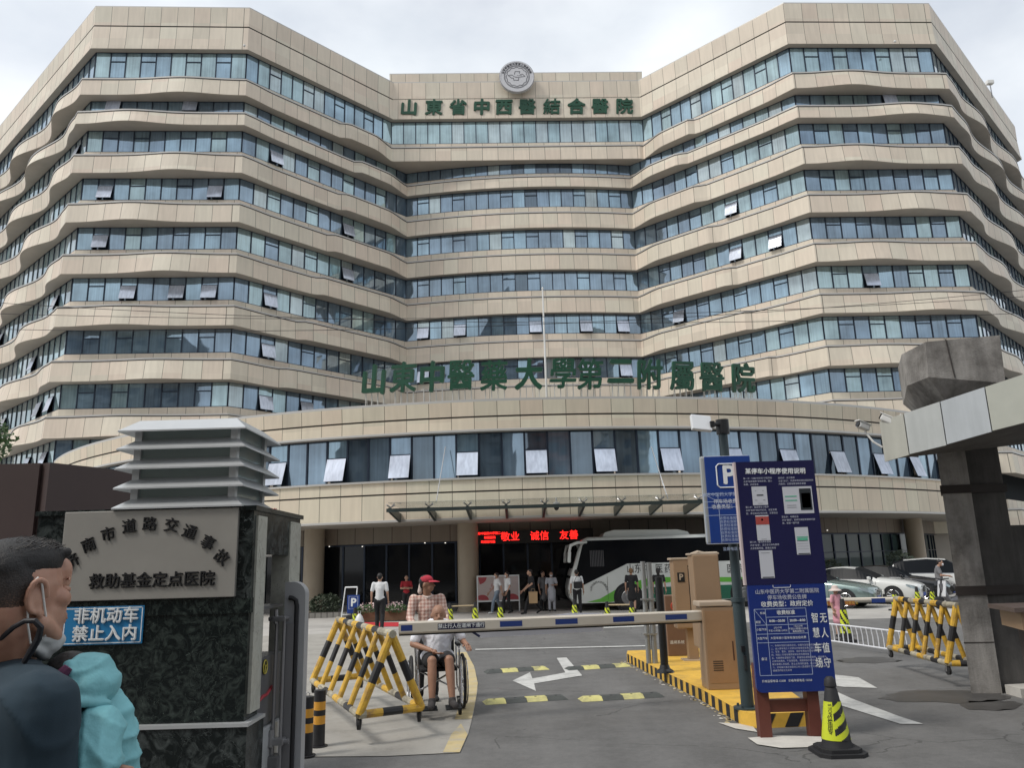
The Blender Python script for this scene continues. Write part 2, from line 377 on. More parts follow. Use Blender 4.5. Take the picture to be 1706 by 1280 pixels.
# ================================================================== the hospital
def facade_mat(name, col, jw=1.15, jt=0.035, off=0.0):
    m = bpy.data.materials.new(name); m.use_nodes = True; nt = m.node_tree; b = nt.nodes['Principled BSDF']; N = nt.nodes.new; L = nt.links.new
    b.inputs['Roughness'].default_value = 0.55; b.inputs['Specular IOR Level'].default_value = 0.35
    uv = N('ShaderNodeUVMap'); uv.uv_map = 'UVMap'; sp = N('ShaderNodeSeparateXYZ'); L(uv.outputs['UV'], sp.inputs[0])
    def M(op, a, b_=None, c=None):
        n = N('ShaderNodeMath'); n.operation = op
        for i, q in enumerate((a, b_, c)):
            if q is None: continue
            if isinstance(q, (int, float)): n.inputs[i].default_value = q
            else: L(q, n.inputs[i])
        return n.outputs[0]
    u = M('DIVIDE', M('ADD', sp.outputs[0], off), jw); fr = M('FRACT', u)
    line = M('LESS_THAN', M('ABSOLUTE', M('SUBTRACT', fr, 0.5)), 0.5 - jt / jw / 2)      # 1 on the panel, 0 in the joint
    cell = N('ShaderNodeCombineXYZ'); L(M('FLOOR', u), cell.inputs[0]); L(M('FLOOR', M('DIVIDE', sp.outputs[1], 1.3)), cell.inputs[1])
    wn = N('ShaderNodeTexWhiteNoise'); wn.noise_dimensions = '2D'; L(cell.outputs[0], wn.inputs['Vector'])
    tcn = N('ShaderNodeTexCoord'); nz = N('ShaderNodeTexNoise'); nz.inputs['Scale'].default_value = 0.55; nz.inputs['Detail'].default_value = 6; L(tcn.outputs['Object'], nz.inputs['Vector'])
    smp = N('ShaderNodeMapping'); smp.inputs['Scale'].default_value = (1.0, 1.0, 0.12); L(tcn.outputs['Object'], smp.inputs['Vector'])
    st = N('ShaderNodeTexNoise'); st.inputs['Scale'].default_value = 5.0; st.inputs['Detail'].default_value = 5; L(smp.outputs[0], st.inputs['Vector'])
    v = M('ADD', M('ADD', 0.73, M('MULTIPLY', wn.outputs['Value'], 0.15)), M('ADD', M('MULTIPLY', nz.outputs['Fac'], 0.16), M('MULTIPLY', st.outputs['Fac'], 0.27)))
    v = M('MULTIPLY', v, M('ADD', 0.33, M('MULTIPLY', line, 0.67)))
    mx = N('ShaderNodeMix'); mx.data_type = 'RGBA'; mx.inputs[6].default_value = (col[0] * 1.02, col[1] * .98, col[2] * .99, 1); mx.inputs[7].default_value = (col[0] * 0.95, col[1] * 1.01, col[2] * 1.02, 1); L(wn.outputs['Color'], mx.inputs[0])
    vm = N('ShaderNodeVectorMath'); vm.operation = 'SCALE'; L(mx.outputs[2], vm.inputs[0]); L(v, vm.inputs['Scale'])
    L(vm.outputs[0], b.inputs['Base Color'])
    return m
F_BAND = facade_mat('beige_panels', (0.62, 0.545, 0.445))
F_POD = facade_mat('podium_panels', (0.59, 0.515, 0.40), jw=0.96, jt=0.03)
F_HEAD = facade_mat('header_panels', (0.20, 0.165, 0.13), jw=1.0, jt=0.04)
M_LIP = mat('metal_lip', (0.45, 0.44, 0.42), 0.4, 0.3)
M_GROOVE = mat('groove', (0.05, 0.045, 0.04), 0.7)
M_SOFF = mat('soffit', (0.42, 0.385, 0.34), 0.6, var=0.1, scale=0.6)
M_FRAME = mat('window_frame', (0.02, 0.03, 0.05), 0.35, 0.4)
def glass_mat(name, col, metal=0.55, rough=0.02, wav=0.0):
    m = mat(name, col, rough, metal, spec=0.9, ior=1.7)
    nt = m.node_tree; b = nt.nodes['Principled BSDF']
    tcn = nt.nodes.new('ShaderNodeTexCoord'); nz = nt.nodes.new('ShaderNodeTexNoise'); nz.inputs['Scale'].default_value = 0.8; nz.inputs['Detail'].default_value = 1
    bp = nt.nodes.new('ShaderNodeBump'); bp.inputs['Strength'].default_value = 0.12; bp.inputs['Distance'].default_value = 0.02
    # what hangs and stands behind the pane: upright folds and broad patches, part of the room's own colours
    sm = nt.nodes.new('ShaderNodeMapping'); sm.inputs['Scale'].default_value = (9, 9, .25); n2 = nt.nodes.new('ShaderNodeTexNoise'); n2.inputs['Scale'].default_value = 1.0; n2.inputs['Detail'].default_value = 3; nt.links.new(tcn.outputs['Object'], sm.inputs[0]); nt.links.new(sm.outputs[0], n2.inputs['Vector'])
    n3 = nt.nodes.new('ShaderNodeTexNoise'); n3.inputs['Scale'].default_value = .55; n3.inputs['Detail'].default_value = 4; nt.links.new(tcn.outputs['Object'], n3.inputs['Vector'])
    ad = nt.nodes.new('ShaderNodeMath'); ad.operation = 'MULTIPLY_ADD'; ad.inputs[1].default_value = .55; nt.links.new(n2.outputs['Fac'], ad.inputs[0]); nt.links.new(n3.outputs['Fac'], ad.inputs[2])
    rp = nt.nodes.new('ShaderNodeValToRGB'); rp.color_ramp.elements[0].position = .5; rp.color_ramp.elements[1].position = 1.0; rp.color_ramp.elements[0].color = (*[c * .62 for c in col], 1); rp.color_ramp.elements[1].color = (*[min(1, c * 1.35) for c in col], 1)
    nt.links.new(ad.outputs[0], rp.inputs['Fac']); nt.links.new(rp.outputs['Color'], b.inputs['Base Color'])
    nt.links.new(tcn.outputs['Object'], nz.inputs['Vector']); nt.links.new(nz.outputs['Fac'], bp.inputs['Height']); nt.links.new(bp.outputs['Normal'], b.inputs['Normal'])
    return m
GL = [glass_mat('glass_dark', (0.09, 0.13, 0.17)), glass_mat('glass_blue', (0.19, 0.27, 0.35)), glass_mat('glass_blue_light', (0.24, 0.35, 0.43)),
      glass_mat('glass_teal', (0.30, 0.42, 0.45), 0.45), glass_mat('glass_curtain', (0.37, 0.45, 0.47), 0.4)]
M_SASH = glass_mat('glass_open_sash', (0.47, 0.52, 0.62), 0.3, 0.15)  # paler base colour stands in for bright sky mirrored by the tilted panes
WM = [M_FRAME] + GL + [M_SASH]

class Path2:
    def __init__(s, corners, step=0.5):
        """corners: list of polylines points (x, y); every segment is resampled"""
        s.p = []; s.seg = []
        for i in range(len(corners) - 1):
            a, b = Vector(corners[i]), Vector(corners[i + 1]); n = max(1, int(round((b - a).length / step)))
            for k in range(n): s.p.append(a.lerp(b, k / n)); s.seg.append((i, k / n))
        s.p.append(Vector(corners[-1])); s.seg.append((len(corners) - 2, 1.0)); s.fin()
    def fin(s):
        s.u = [0]
        for i in range(1, len(s.p)): s.u.append(s.u[-1] + (s.p[i] - s.p[i - 1]).length)
        s.n = []
        for i in range(len(s.p)):
            ns = []
            for j in (i - 1, i):
                if 0 <= j < len(s.p) - 1:
                    d = (s.p[j + 1] - s.p[j]).normalized(); ns.append(Vector((d.y, -d.x)))
            nn = sum(ns, Vector((0, 0))).normalized(); s.n.append(nn / max(0.5, nn.dot(ns[0])))
def sweep(mb, path, prof, mi=0, paths=None):
    """prof: list of (offset fn or number, z, material of the strip below, path index)"""
    P = paths or [path]
    rings = []
    for pr in prof:
        off, z = pr[0], pr[1]; pt = P[pr[3]] if len(pr) > 3 else path
        rings.append([(pt.p[i] + pt.n[i] * (off(i) if callable(off) else off), z) for i in range(len(path.p))])
    for k in range(len(prof) - 1):
        A, B = rings[k], rings[k + 1]; m = prof[k][2]
        vs = [(q[0].x, q[0].y, q[1]) for q in A] + [(q[0].x, q[0].y, q[1]) for q in B]; n = len(A)
        dz = abs(prof[k][1] - prof[k + 1][1]); fs = []; uvs = []
        for i in range(n - 1):
            fs.append((i, n + i, n + i + 1, i + 1)); u0, u1 = path.u[i], path.u[i + 1]
            za, zb = prof[k][1], prof[k + 1][1]
            uvs.append([(u0, za), (u0, zb), (u1, zb), (u1, za)])
        mb.add(vs, fs, m, uvs)
A_ = (-28.75, 48.4); B_ = (-18.3, 49.0); C_ = (-8.4, 60.0); E_ = (10.4, 59.7); F_ = (20.9, 50.1); G_ = (31.5, 50.6)
AL = (-54.5, 71.6); GR = (48.6, 68.0); GB = (44.5, 84.0)
C0 = (-9.4, 58.4); E0 = (11.6, 59.1)
def arc_pts(a, b, sag, n):
    a, b = Vector(a), Vector(b); d = b - a; nn = Vector((d.y, -d.x)).normalized()
    return [tuple(a + d * t + nn * sag * 4 * t * (1 - t)) for t in [k / n for k in range(n + 1)]]
NARC = 20
c_main = [AL, A_, B_] + arc_pts(C_, E_, 0.95, NARC) + [F_, G_, GR, GB]
c_top = [AL, A_, B_] + arc_pts(C0, E0, 0.0, NARC) + [F_, G_, GR, GB]
counts = None
class Dual:
    pass
def dual():
    ps = []
    segn = [max(1, int(round((Vector(c_main[i + 1]) - Vector(c_main[i])).length / 0.45))) for i in range(len(c_main) - 1)]
    for c in (c_main, c_top):
        q = Path2.__new__(Path2); q.p = []; q.seg = []
        for i in range(len(c) - 1):
            a, b = Vector(c[i]), Vector(c[i + 1])
            for k in range(segn[i]): q.p.append(a.lerp(b, k / segn[i])); q.seg.append((i, k / segn[i]))
        q.p.append(Vector(c[-1])); q.seg.append((len(c) - 2, 1.0)); q.fin(); ps.append(q)
    return ps
PM, PT = dual()
SEG_C0 = 3; SEG_F = 3 + NARC   # segment index of the arc start and of E->F
def sstep(a, b, x):
    t = min(1, max(0, (x - a) / (b - a))); return t * t * (3 - 2 * t)
STEPS = [0.60, 0.62, 0.53, 0.47, 0.40, 0.32, 0.23, 0.16, 0.1, 0.1]
BUMPC = [0.62, 0.30, 0.62, 0.36, 0.60, 0.35, 0.58, 0.40, 0.5, 0.5]
BUMPR = [0.35, 0.72, 0.32, 0.66, 0.36, 0.7, 0.34, 0.6, 0.5, 0.5]
def off_fn(k, which):
    """protrusion of band k: which = 0 the rim, 1 the lower edge"""
    amp = 0.36 if which == 0 else 0.52
    def f(i):
        s, t = PM.seg[i]
        if s == 0:      # left flank, waves
            L_ = 34.6 * (1 - t)
            wv = math.sin(L_ / 9.5 * 2 * math.pi + (2.1 if k % 2 else -0.4) + k * 0.45) * sstep(0, 4, L_)
            return 0.80 + (0.30 + 0.22 * which) * wv
        if s == 1: return 0.85 + amp * math.exp(-((t - BUMPC[k]) / 0.22) ** 2) * (1 if k else 0.8)
        if s == 2:
            return 0.85 - 0.15 * sstep(0, .15, t) + 0.45 * sstep(STEPS[k] - 0.02, STEPS[k] + 0.025, t) - 0.65 * sstep(0.8, 1.0, t)
        if s < SEG_F: return 0.50 if k else 0.6
        if s == SEG_F:
            t2 = 1 - t
            return 0.85 - 0.15 * sstep(0, .15, t2) + 0.45 * sstep(STEPS[k] - 0.02, STEPS[k] + 0.025, t2) - 0.65 * sstep(0.8, 1.0, t2)
        if s == SEG_F + 1: return 0.85 + amp * math.exp(-((t - BUMPR[k]) / 0.22) ** 2)
        if s == SEG_F + 2:
            L_ = 24.4 * t
            wv = math.sin(L_ / 10.0 * 2 * math.pi + (0.6 if k % 2 else 3.0) + k * 0.3) * sstep(1, 5, L_)
            return 0.80 + (0.20 + 0.15 * which) * wv
        return 1.0
    return f
GB_ = [36.05, 33.3] + [30.3 - 3.6 * k for k in range(8)]
GT_ = [38.1, 34.22] + [31.93 - 3.6 * k for k in range(8)]
hosp = thing('hospital_building', 'large beige hospital building with folded wings, wavy floor bands and a curved lower front', 'building')
# parapet, one part
mb = MB()
sweep(mb, PT, [(0.3, 41.62, 1, 1), (0.42, 41.62, 1, 1), (0.42, 41.54, 0, 1), (0.38, 40.05, 2, 1), (0.33, 40.03, 2, 1), (0.33, 39.97, 0, 1), (0.38, 39.95, 0, 1), (0.42, 38.42, 1, 1), (0.47, 38.4, 0, 1), (0.47, 38.12, 3, 1), (0.0, 38.1, 0, 1)], paths=[PM, PT])
from mathutils.geometry import tessellate_polygon
rp = [Vector((*(PT.p[i] - PT.n[i] * 0.1), 40.8)) for i in range(0, len(PT.p), 3)] + [Vector((44, 86, 40.8)), Vector((-54, 86, 40.8))]
mb.add(rp, tessellate_polygon([rp]), 3)
cx0, cx1 = -9.5, 11.75
mb2 = MB(); cpar = Path2([(cx0, 60.2), (cx0, 58.05), (cx1, 58.75), (cx1, 60.4)], 1.05)
sweep(mb2, cpar, [(-0.3, 42.45, 1), (0.05, 42.45, 1), (0.05, 42.38, 0), (0.0, 41.25, 2), (-0.04, 41.23, 2), (-0.04, 41.19, 0), (0, 41.17, 0), (0.0, 38.4, 1), (0.05, 38.38, 0), (0.05, 38.1, 0)])
mb2.prism([(cx0, 60.2), (cx0, 58.1), (cx1, 58.8), (cx1, 60.4)], 42.0, 42.3, 3)
mb.build('parapet', [F_BAND, M_LIP, M_GROOVE, M_SOFF], hosp)
mb2.build('raised_parapet', [F_BAND, M_LIP, M_GROOVE, M_SOFF], hosp)
for k in range(10):
    z0 = GB_[k]; zb = GT_[k + 1] if k < 9 else 1.0
    h = z0 - (zb if k < 9 else z0 - 2.05); P_ = 1 if k == 0 else 0
    zr = z0 - 0.34 * h; z2 = z0 - h - 0.02
    fr, fb = off_fn(k, 0), off_fn(k, 1)
    mb = MB()
    prof = [(0.0, z0, 1, P_), (0.06, z0, 0, P_), (0.06, zr + 0.05, 4, P_), (lambda i: fr(i) - 0.07, zr + 0.03, 1, P_), (lambda i: fr(i) - 0.07, zr + 0.08, 1, P_), (fr, zr + 0.08, 1, P_), (fr, zr - 0.02, 2, P_),
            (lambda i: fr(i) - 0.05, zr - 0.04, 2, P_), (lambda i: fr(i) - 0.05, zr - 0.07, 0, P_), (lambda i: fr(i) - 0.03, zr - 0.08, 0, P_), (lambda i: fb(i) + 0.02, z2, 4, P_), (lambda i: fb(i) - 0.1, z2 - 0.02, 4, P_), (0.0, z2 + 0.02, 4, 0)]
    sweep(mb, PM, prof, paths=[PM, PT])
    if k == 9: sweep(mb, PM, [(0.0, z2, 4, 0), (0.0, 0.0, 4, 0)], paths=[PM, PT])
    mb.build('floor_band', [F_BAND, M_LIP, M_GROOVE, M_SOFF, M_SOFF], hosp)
# core behind the glass
mb = MB(); cp_ = [(p.x, p.y) for p in [PM.p[i] - PM.n[i] * 1.6 for i in range(0, len(PM.p), 3)]]
mb.add([(*p, z) for z in (0, 40.5) for p in cp_], [(i, i + 1, len(cp_) + i + 1, len(cp_) + i) for i in range(len(cp_) - 1)])
mb.build('inner_core', [mat('core', (0.03, 0.035, 0.04), 0.9)], hosp)

WINDOWS = []     # (size in view, mesh builder)
def win_mesh(mb, p0, p1, z0, z1, gi, transom=False, opened=False, inset=0.0, big=False):
    """one bay between plan points p0 and p1; glass on the line, frame bars 5 cm proud"""
    p0, p1 = Vector(p0), Vector(p1); d = (p1 - p0); Lw = d.length; d /= Lw; n = Vector((d.y, -d.x)); rz = math.atan2(d.y, d.x)
    def pt(a, o, z): q = p0 + d * a + n * o; return (q.x, q.y, z)
    def bar(a0, a1, za, zb, o0=-0.02, o1=0.05):
        vs = [pt(a0, o0, za), pt(a1, o0, za), pt(a1, o1, za), pt(a0, o1, za), pt(a0, o0, zb), pt(a1, o0, zb), pt(a1, o1, zb), pt(a0, o1, zb)]
        mb.add(vs, [(0, 1, 2, 3), (7, 6, 5, 4), (3, 2, 6, 7), (0, 3, 7, 4), (1, 5, 6, 2)], 0)
    fw = 0.035 if not big else 0.04
    bar(0.0, fw, z0, z1); bar(Lw - fw, Lw, z0, z1); bar(fw, Lw - fw, z0, z0 + 0.045); bar(fw, Lw - fw, z1 - 0.05, z1)
    zt = z0 + (z1 - z0) * (0.62 if not big else 0.56)
    jig = [random.uniform(-0.006, 0.006) for _ in range(3)]
    if transom:
        bar(fw, Lw - fw, zt, zt + 0.06)
        mb.add([pt(fw, jig[0], zt + .06), pt(Lw - fw, jig[1], zt + .06), pt(Lw - fw, jig[2], z1 - .05), pt(fw, jig[0], z1 - .05)], [(0, 1, 2, 3)], gi)
        top = zt
    else: top = z1 - 0.05
    if opened:
        h = top - z0 - 0.05; an = RAD(15 if not big else 17)
        mb.add([pt(fw, -0.25, z0 + .045), pt(Lw - fw, -0.25, z0 + .045), pt(Lw - fw, -0.25, top), pt(fw, -0.25, top)], [(0, 1, 2, 3)], 1)
        o1_ = h * math.sin(an); zl = top - h * math.cos(an)
        a = [pt(fw, 0.06, top), pt(Lw - fw, 0.06, top), pt(Lw - fw, 0.06 + o1_, zl), pt(fw, 0.06 + o1_, zl)]
        b = [pt(fw, 0.09, top + .01), pt(Lw - fw, 0.09, top + .01), pt(Lw - fw, 0.09 + o1_, zl + .01), pt(fw, 0.09 + o1_, zl + .01)]
        mb.add(b, [(3, 2, 1, 0)], 6); mb.add(a + b, [(0, 1, 2, 3), (0, 4, 5, 1), (1, 5, 6, 2), (2, 6, 7, 3), (3, 7, 4, 0)], 0)
    else:
        mb.add([pt(fw, jig[0], z0 + .045), pt(Lw - fw, jig[1], z0 + .045), pt(Lw - fw, jig[2], top), pt(fw, jig[0], top)], [(0, 1, 2, 3)], gi)
OPEN = {('AB', 1): (2, 7), ('AB', 3): (2, 9), ('AB', 4): (2,), ('AB', 5): (4, 7, 9), ('BC', 2): (3,), ('BC', 4): (9,), ('BC', 5): (3,), ('BC', 6): (3,), ('BC', 7): (3, 6), ('BC', 3): (9,),
        ('CE', 5): (2, 5, 11, 15, 18), ('CE', 6): (2, 15, 18), ('CE', 7): (11,), ('FG', 1): (7,), ('FG', 5): (4,), ('EF', 3): (9,), ('EF', 4): (9, 12), ('EF', 5): (4,), ('LA', 5): (19, 15, 30), ('LA', 7): (31, 29, 22), ('LA', 6): (12, 27), ('LA', 2): (31,), ('LA', 8): (31, 28)}
rw = random.Random(3)
for k in range(10):
    P_ = PT if k == 0 else PM; cc = c_top if k == 0 else c_main
    segs = [('LA', [cc[0], cc[1]], 32), ('AB', [cc[1], cc[2]], 10), ('BC', [cc[2], cc[3]], 14), ('CE', cc[3:4 + NARC], 21 if k == 0 else 19), ('EF', [cc[3 + NARC], cc[4 + NARC]], 14), ('FG', [cc[4 + NARC], cc[5 + NARC]], 10), ('GR', [cc[5 + NARC], cc[6 + NARC]], 23), ('RB', [cc[6 + NARC], cc[7 + NARC]], 15)]
    if k == 9: segs = segs[:1]
    for nm, pl, nb in segs:
        pl = [Vector(q) for q in pl]; cum = [0]
        for i in range(1, len(pl)): cum.append(cum[-1] + (pl[i] - pl[i - 1]).length)
        def at(u):
            for i in range(1, len(pl)):
                if u <= cum[i] + 1e-9: return pl[i - 1].lerp(pl[i], (u - cum[i - 1]) / (cum[i] - cum[i - 1]))
            return pl[-1]
        for b in range(nb):
            p0, p1 = at(cum[-1] * b / nb), at(cum[-1] * (b + 1) / nb)
            pos = b + 1 if nm in ('LA', 'AB', 'BC', 'GR') else (b + 1 if nm in ('CE', 'FG') else nb - b)
            if nm in ('AB', 'FG'): tr = pos in (2, 4, 7, 9)
            elif nm == 'CE': tr = pos in (2, 5, 9, 11, 15, 18) and k > 1
            else: tr = pos % 3 == 0
            if nm in ('LA',): tr = False
            if k == 1: tr = False
            op = (b + 1) in OPEN.get((nm, k), ())
            r = rw.random()
            if k == 0: gi = 4 if r < 0.45 else (5 if r < 0.6 else 3)
            elif nm == 'FG': gi = 2 if r < 0.45 else 3 if r < 0.8 else 4
            elif nm in ('BC',): gi = (4 if r < 0.4 else 5 if r < 0.6 else 2) if b < 9 else (2 if r < 0.7 else 4)
            elif nm == 'EF': gi = (4 if r < 0.4 else 5 if r < 0.6 else 3) if b > 5 else (2 if r < 0.6 else 3)
            elif nm == 'LA': gi = 5 if r < 0.5 else 4
            elif nm == 'CE': gi = 2 if r < 0.5 else 3 if r < 0.75 else 5 if r < 0.88 else 1
            else: gi = 2 if r < 0.5 else 3 if r < 0.85 else 4
            if k == 0 and nm == 'CE': gi = 5 if r < 0.5 else 4
            c = (p0 + p1) / 2; size = (p1 - p0).length * (GT_[k] - GB_[k]) / (c.length_squared) * abs(((p1 - p0).normalized()).x)
            vis = 1.0
            if k in (8,) : vis = 0.3
            if c.x < -30 or c.x > 33: vis = 0.2
            WINDOWS.append((size * vis + (0.004 if op and vis == 1 else 0), (p0, p1, GB_[k], GT_[k] + 0.03, gi, tr or (op and k != 1), op, 0.0, False)))

# ------------------------------------------------------------------ the curved lower front
PC = Vector((0.3, 66.0)); PR = 34.0
def pol(a, R=PR): return (PC.x + R * math.sin(a), PC.y - R * math.cos(a))
a0, a1 = RAD(-55), RAD(62); NP = 117
def arcpath(R, b0=a0, b1=a1, n=NP): 
    q = Path2.__new__(Path2); q.p = [Vector(pol(b0 + (b1 - b0) * k / n, R)) for k in range(n + 1)]; q.seg = [(0, 0)] * (n + 1); q.fin()
    q.u = [v * PR / R for v in q.u]; return q
AP = arcpath(PR)
mb = MB()
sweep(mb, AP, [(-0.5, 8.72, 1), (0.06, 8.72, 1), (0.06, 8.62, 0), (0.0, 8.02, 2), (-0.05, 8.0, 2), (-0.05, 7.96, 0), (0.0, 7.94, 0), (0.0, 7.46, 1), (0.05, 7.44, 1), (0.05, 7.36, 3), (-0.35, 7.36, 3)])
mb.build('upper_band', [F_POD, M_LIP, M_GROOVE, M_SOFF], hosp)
mb = MB()
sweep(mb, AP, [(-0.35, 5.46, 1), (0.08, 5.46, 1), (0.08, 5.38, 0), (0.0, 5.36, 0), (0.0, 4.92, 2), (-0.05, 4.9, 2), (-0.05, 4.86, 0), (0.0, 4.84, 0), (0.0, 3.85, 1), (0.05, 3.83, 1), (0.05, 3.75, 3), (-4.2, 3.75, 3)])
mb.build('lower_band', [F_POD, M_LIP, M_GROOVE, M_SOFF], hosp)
mb = MB()
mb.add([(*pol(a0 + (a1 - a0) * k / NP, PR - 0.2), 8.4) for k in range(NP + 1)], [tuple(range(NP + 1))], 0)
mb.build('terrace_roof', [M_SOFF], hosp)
GR_ = 33.62
nb = 72
for b in range(nb):
    t0, t1 = a0 + (a1 - a0) * b / nb, a0 + (a1 - a0) * (b + 1) / nb
    if t1 < RAD(-46) or t0 > RAD(50): continue
    p0, p1 = pol(t0, GR_), pol(t1, GR_); op = (b % 3 == 1) and RAD(-30) < t0 < RAD(44)
    r = rw.random(); gi = 1 if r < 0.40 else 2 if r < 0.84 else 3
    WINDOWS.append((0.02 + 0.001 * math.cos(t0) if RAD(-32) < t0 < RAD(38) else 0.0, (p0, p1, 5.46, 7.37, gi, b % 3 == 1, op, 0.0, True)))
# ground floor: header panels, dark glass, columns
HP = arcpath(30.6)
mb = MB(); sweep(mb, HP, [(0.0, 3.78, 0), (0.0, 3.02, 1), (-0.12, 3.0, 1), (-0.5, 3.0, 1)])
mb.build('header_panels', [F_HEAD, M_GROOVE], hosp)
WR = 30.45
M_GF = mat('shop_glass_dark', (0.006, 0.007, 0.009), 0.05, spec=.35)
M_GFL = glass_mat('shop_glass_light', (0.05, 0.07, 0.075), 0.25)
M_CURT = mat('grey_curtain', (0.30, 0.34, 0.35), 0.8)
def gf_bay(t0, t1, z0, z1, light):
    mb = MB(); p0, p1 = Vector(pol(t0, WR)), Vector(pol(t1, WR)); d = (p1 - p0); Lw = d.length; d /= Lw; n = Vector((d.y, -d.x))
    def pt(a, o, z): q = p0 + d * a + n * o; return (q.x, q.y, z)
    def bar(a0, a1, za, zb, o0=-0.04, o1=0.05):
        mb.add([pt(a0, o0, za), pt(a1, o0, za), pt(a1, o1, za), pt(a0, o1, za), pt(a0, o0, zb), pt(a1, o0, zb), pt(a1, o1, zb), pt(a0, o1, zb)], [(0, 1, 2, 3), (7, 6, 5, 4), (3, 2, 6, 7), (0, 3, 7, 4), (1, 5, 6, 2)], 0)
    bar(0, .04, z0, z1); bar(Lw - .04, Lw, z0, z1); bar(.04, Lw - .04, z0, z0 + .08); bar(.04, Lw - .04, z1 - .06, z1)
    if light: bar(.04, Lw - .04, 2.05, 2.09)
    if light:
        # folds of a curtain right behind the pane, seen through it
        m = 14; vs = []
        for k in range(m + 1):
            a = .04 + (Lw - .08) * k / m; o = -0.14 + 0.05 * (1 if k % 2 else -1) + rw.uniform(-.01, .01)
            vs += [pt(a, o, z0 + .05), pt(a, o, z1 - .05)]
        mb.add(vs, [(2 * k, 2 * k + 2, 2 * k + 3, 2 * k + 1) for k in range(m)], 2)
        mb.add([pt(.04, 0, z0 + .08), pt(Lw - .04, 0, z0 + .08), pt(Lw - .04, 0, z1 - .06), pt(.04, 0, z1 - .06)], [(0, 1, 2, 3)], 3)
    else:
        j = [rw.uniform(-.008, .008) for _ in range(2)]
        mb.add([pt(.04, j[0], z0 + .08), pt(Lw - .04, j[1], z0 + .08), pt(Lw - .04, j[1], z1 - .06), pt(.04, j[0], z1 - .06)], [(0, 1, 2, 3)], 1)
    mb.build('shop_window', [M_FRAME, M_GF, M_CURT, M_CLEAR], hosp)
def clear_glass():
    m = bpy.data.materials.new('clear_glass'); m.use_nodes = True; nt = m.node_tree
    for n in list(nt.nodes): nt.nodes.remove(n)
    o = nt.nodes.new('ShaderNodeOutputMaterial'); g = nt.nodes.new('ShaderNodeBsdfGlossy'); g.inputs['Roughness'].default_value = 0.02
    t = nt.nodes.new('ShaderNodeBsdfTransparent'); t.inputs['Color'].default_value = (0.62, 0.72, 0.70, 1); mxs = nt.nodes.new('ShaderNodeMixShader')
    fr = nt.nodes.new('ShaderNodeLayerWeight'); fr.inputs['Blend'].default_value = 0.35
    nt.links.new(fr.outputs['Fresnel'], mxs.inputs[0]); nt.links.new(t.outputs[0], mxs.inputs[1]); nt.links.new(g.outputs[0], mxs.inputs[2]); nt.links.new(mxs.outputs[0], o.inputs['Surface'])
    return m
M_CLEAR = clear_glass()
step_ = 1.07 / WR
t = RAD(-50)
while t < RAD(55):
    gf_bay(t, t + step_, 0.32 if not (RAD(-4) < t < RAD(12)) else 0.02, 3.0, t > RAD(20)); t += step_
mb = MB(); sweep(mb, arcpath(30.5), [(0.0, 0.34, 0), (0.06, 0.33, 0), (0.06, -0.02, 0)])
M_PLINTH = mat('grey_plinth', (0.12, 0.115, 0.11), 0.6, var=0.2)
mb.build('plinth', [M_PLINTH], hosp)
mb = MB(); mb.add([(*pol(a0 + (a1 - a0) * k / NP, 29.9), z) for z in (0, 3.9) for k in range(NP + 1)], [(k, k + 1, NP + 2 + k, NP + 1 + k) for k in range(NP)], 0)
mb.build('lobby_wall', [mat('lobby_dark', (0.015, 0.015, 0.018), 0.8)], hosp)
M_COLM = mat('beige_column', (0.34, 0.285, 0.215), 0.5, var=0.06, scale=1.2)
for px, py in ((521, 1000), (781, 1004), (1533, 960)):
    d = ray(px, py); a = math.atan2(d.x, d.y)
    # meet the circle of radius 31.1
    lo, hi = 20.0, 60.0
    dx, dy = math.sin(a), math.cos(a)
    bq = dx * (-PC.x) + dy * (-PC.y); cq = PC.length_squared - 31.15 ** 2; tt = -bq - math.sqrt(bq * bq - cq)
    mb = MB(); mb.lathe([(0.50, -0.02), (0.50, 0.12), (0.46, 0.13), (0.46, 3.78)], (dx * tt, dy * tt, 0), 28)
    mb.build('column', [M_COLM], hosp, smooth=True)
# windows: the 100 that show largest are parts of their own, the rest one mass
WINDOWS.sort(key=lambda q: -q[0])
rest = MB()
for i, (sz, a) in enumerate(WINDOWS):
    if i < 100:
        mb = MB(); win_mesh(mb, *a[:7], big=a[8]); mb.build('window', WM, hosp)
    else: win_mesh(rest, *a[:7], big=a[8])
o = rest.build('windows', WM, hosp); o['kind'] = 'stuff'
# floodlights' sockets dotted along the rims: small white lamps
for px, py, yy in ((407, 77, 48.2), (1491, 70, 49.4)):
    mb = MB(); c = YP(px, py, yy); mb.lathe([(0.06, 0), (0.09, 0.05), (0.09, 0.12), (0.03, 0.16)], c, 10); mb.build('rim_lamp', [mat('lamp_white', (0.7, 0.7, 0.68), 0.4)], hosp)
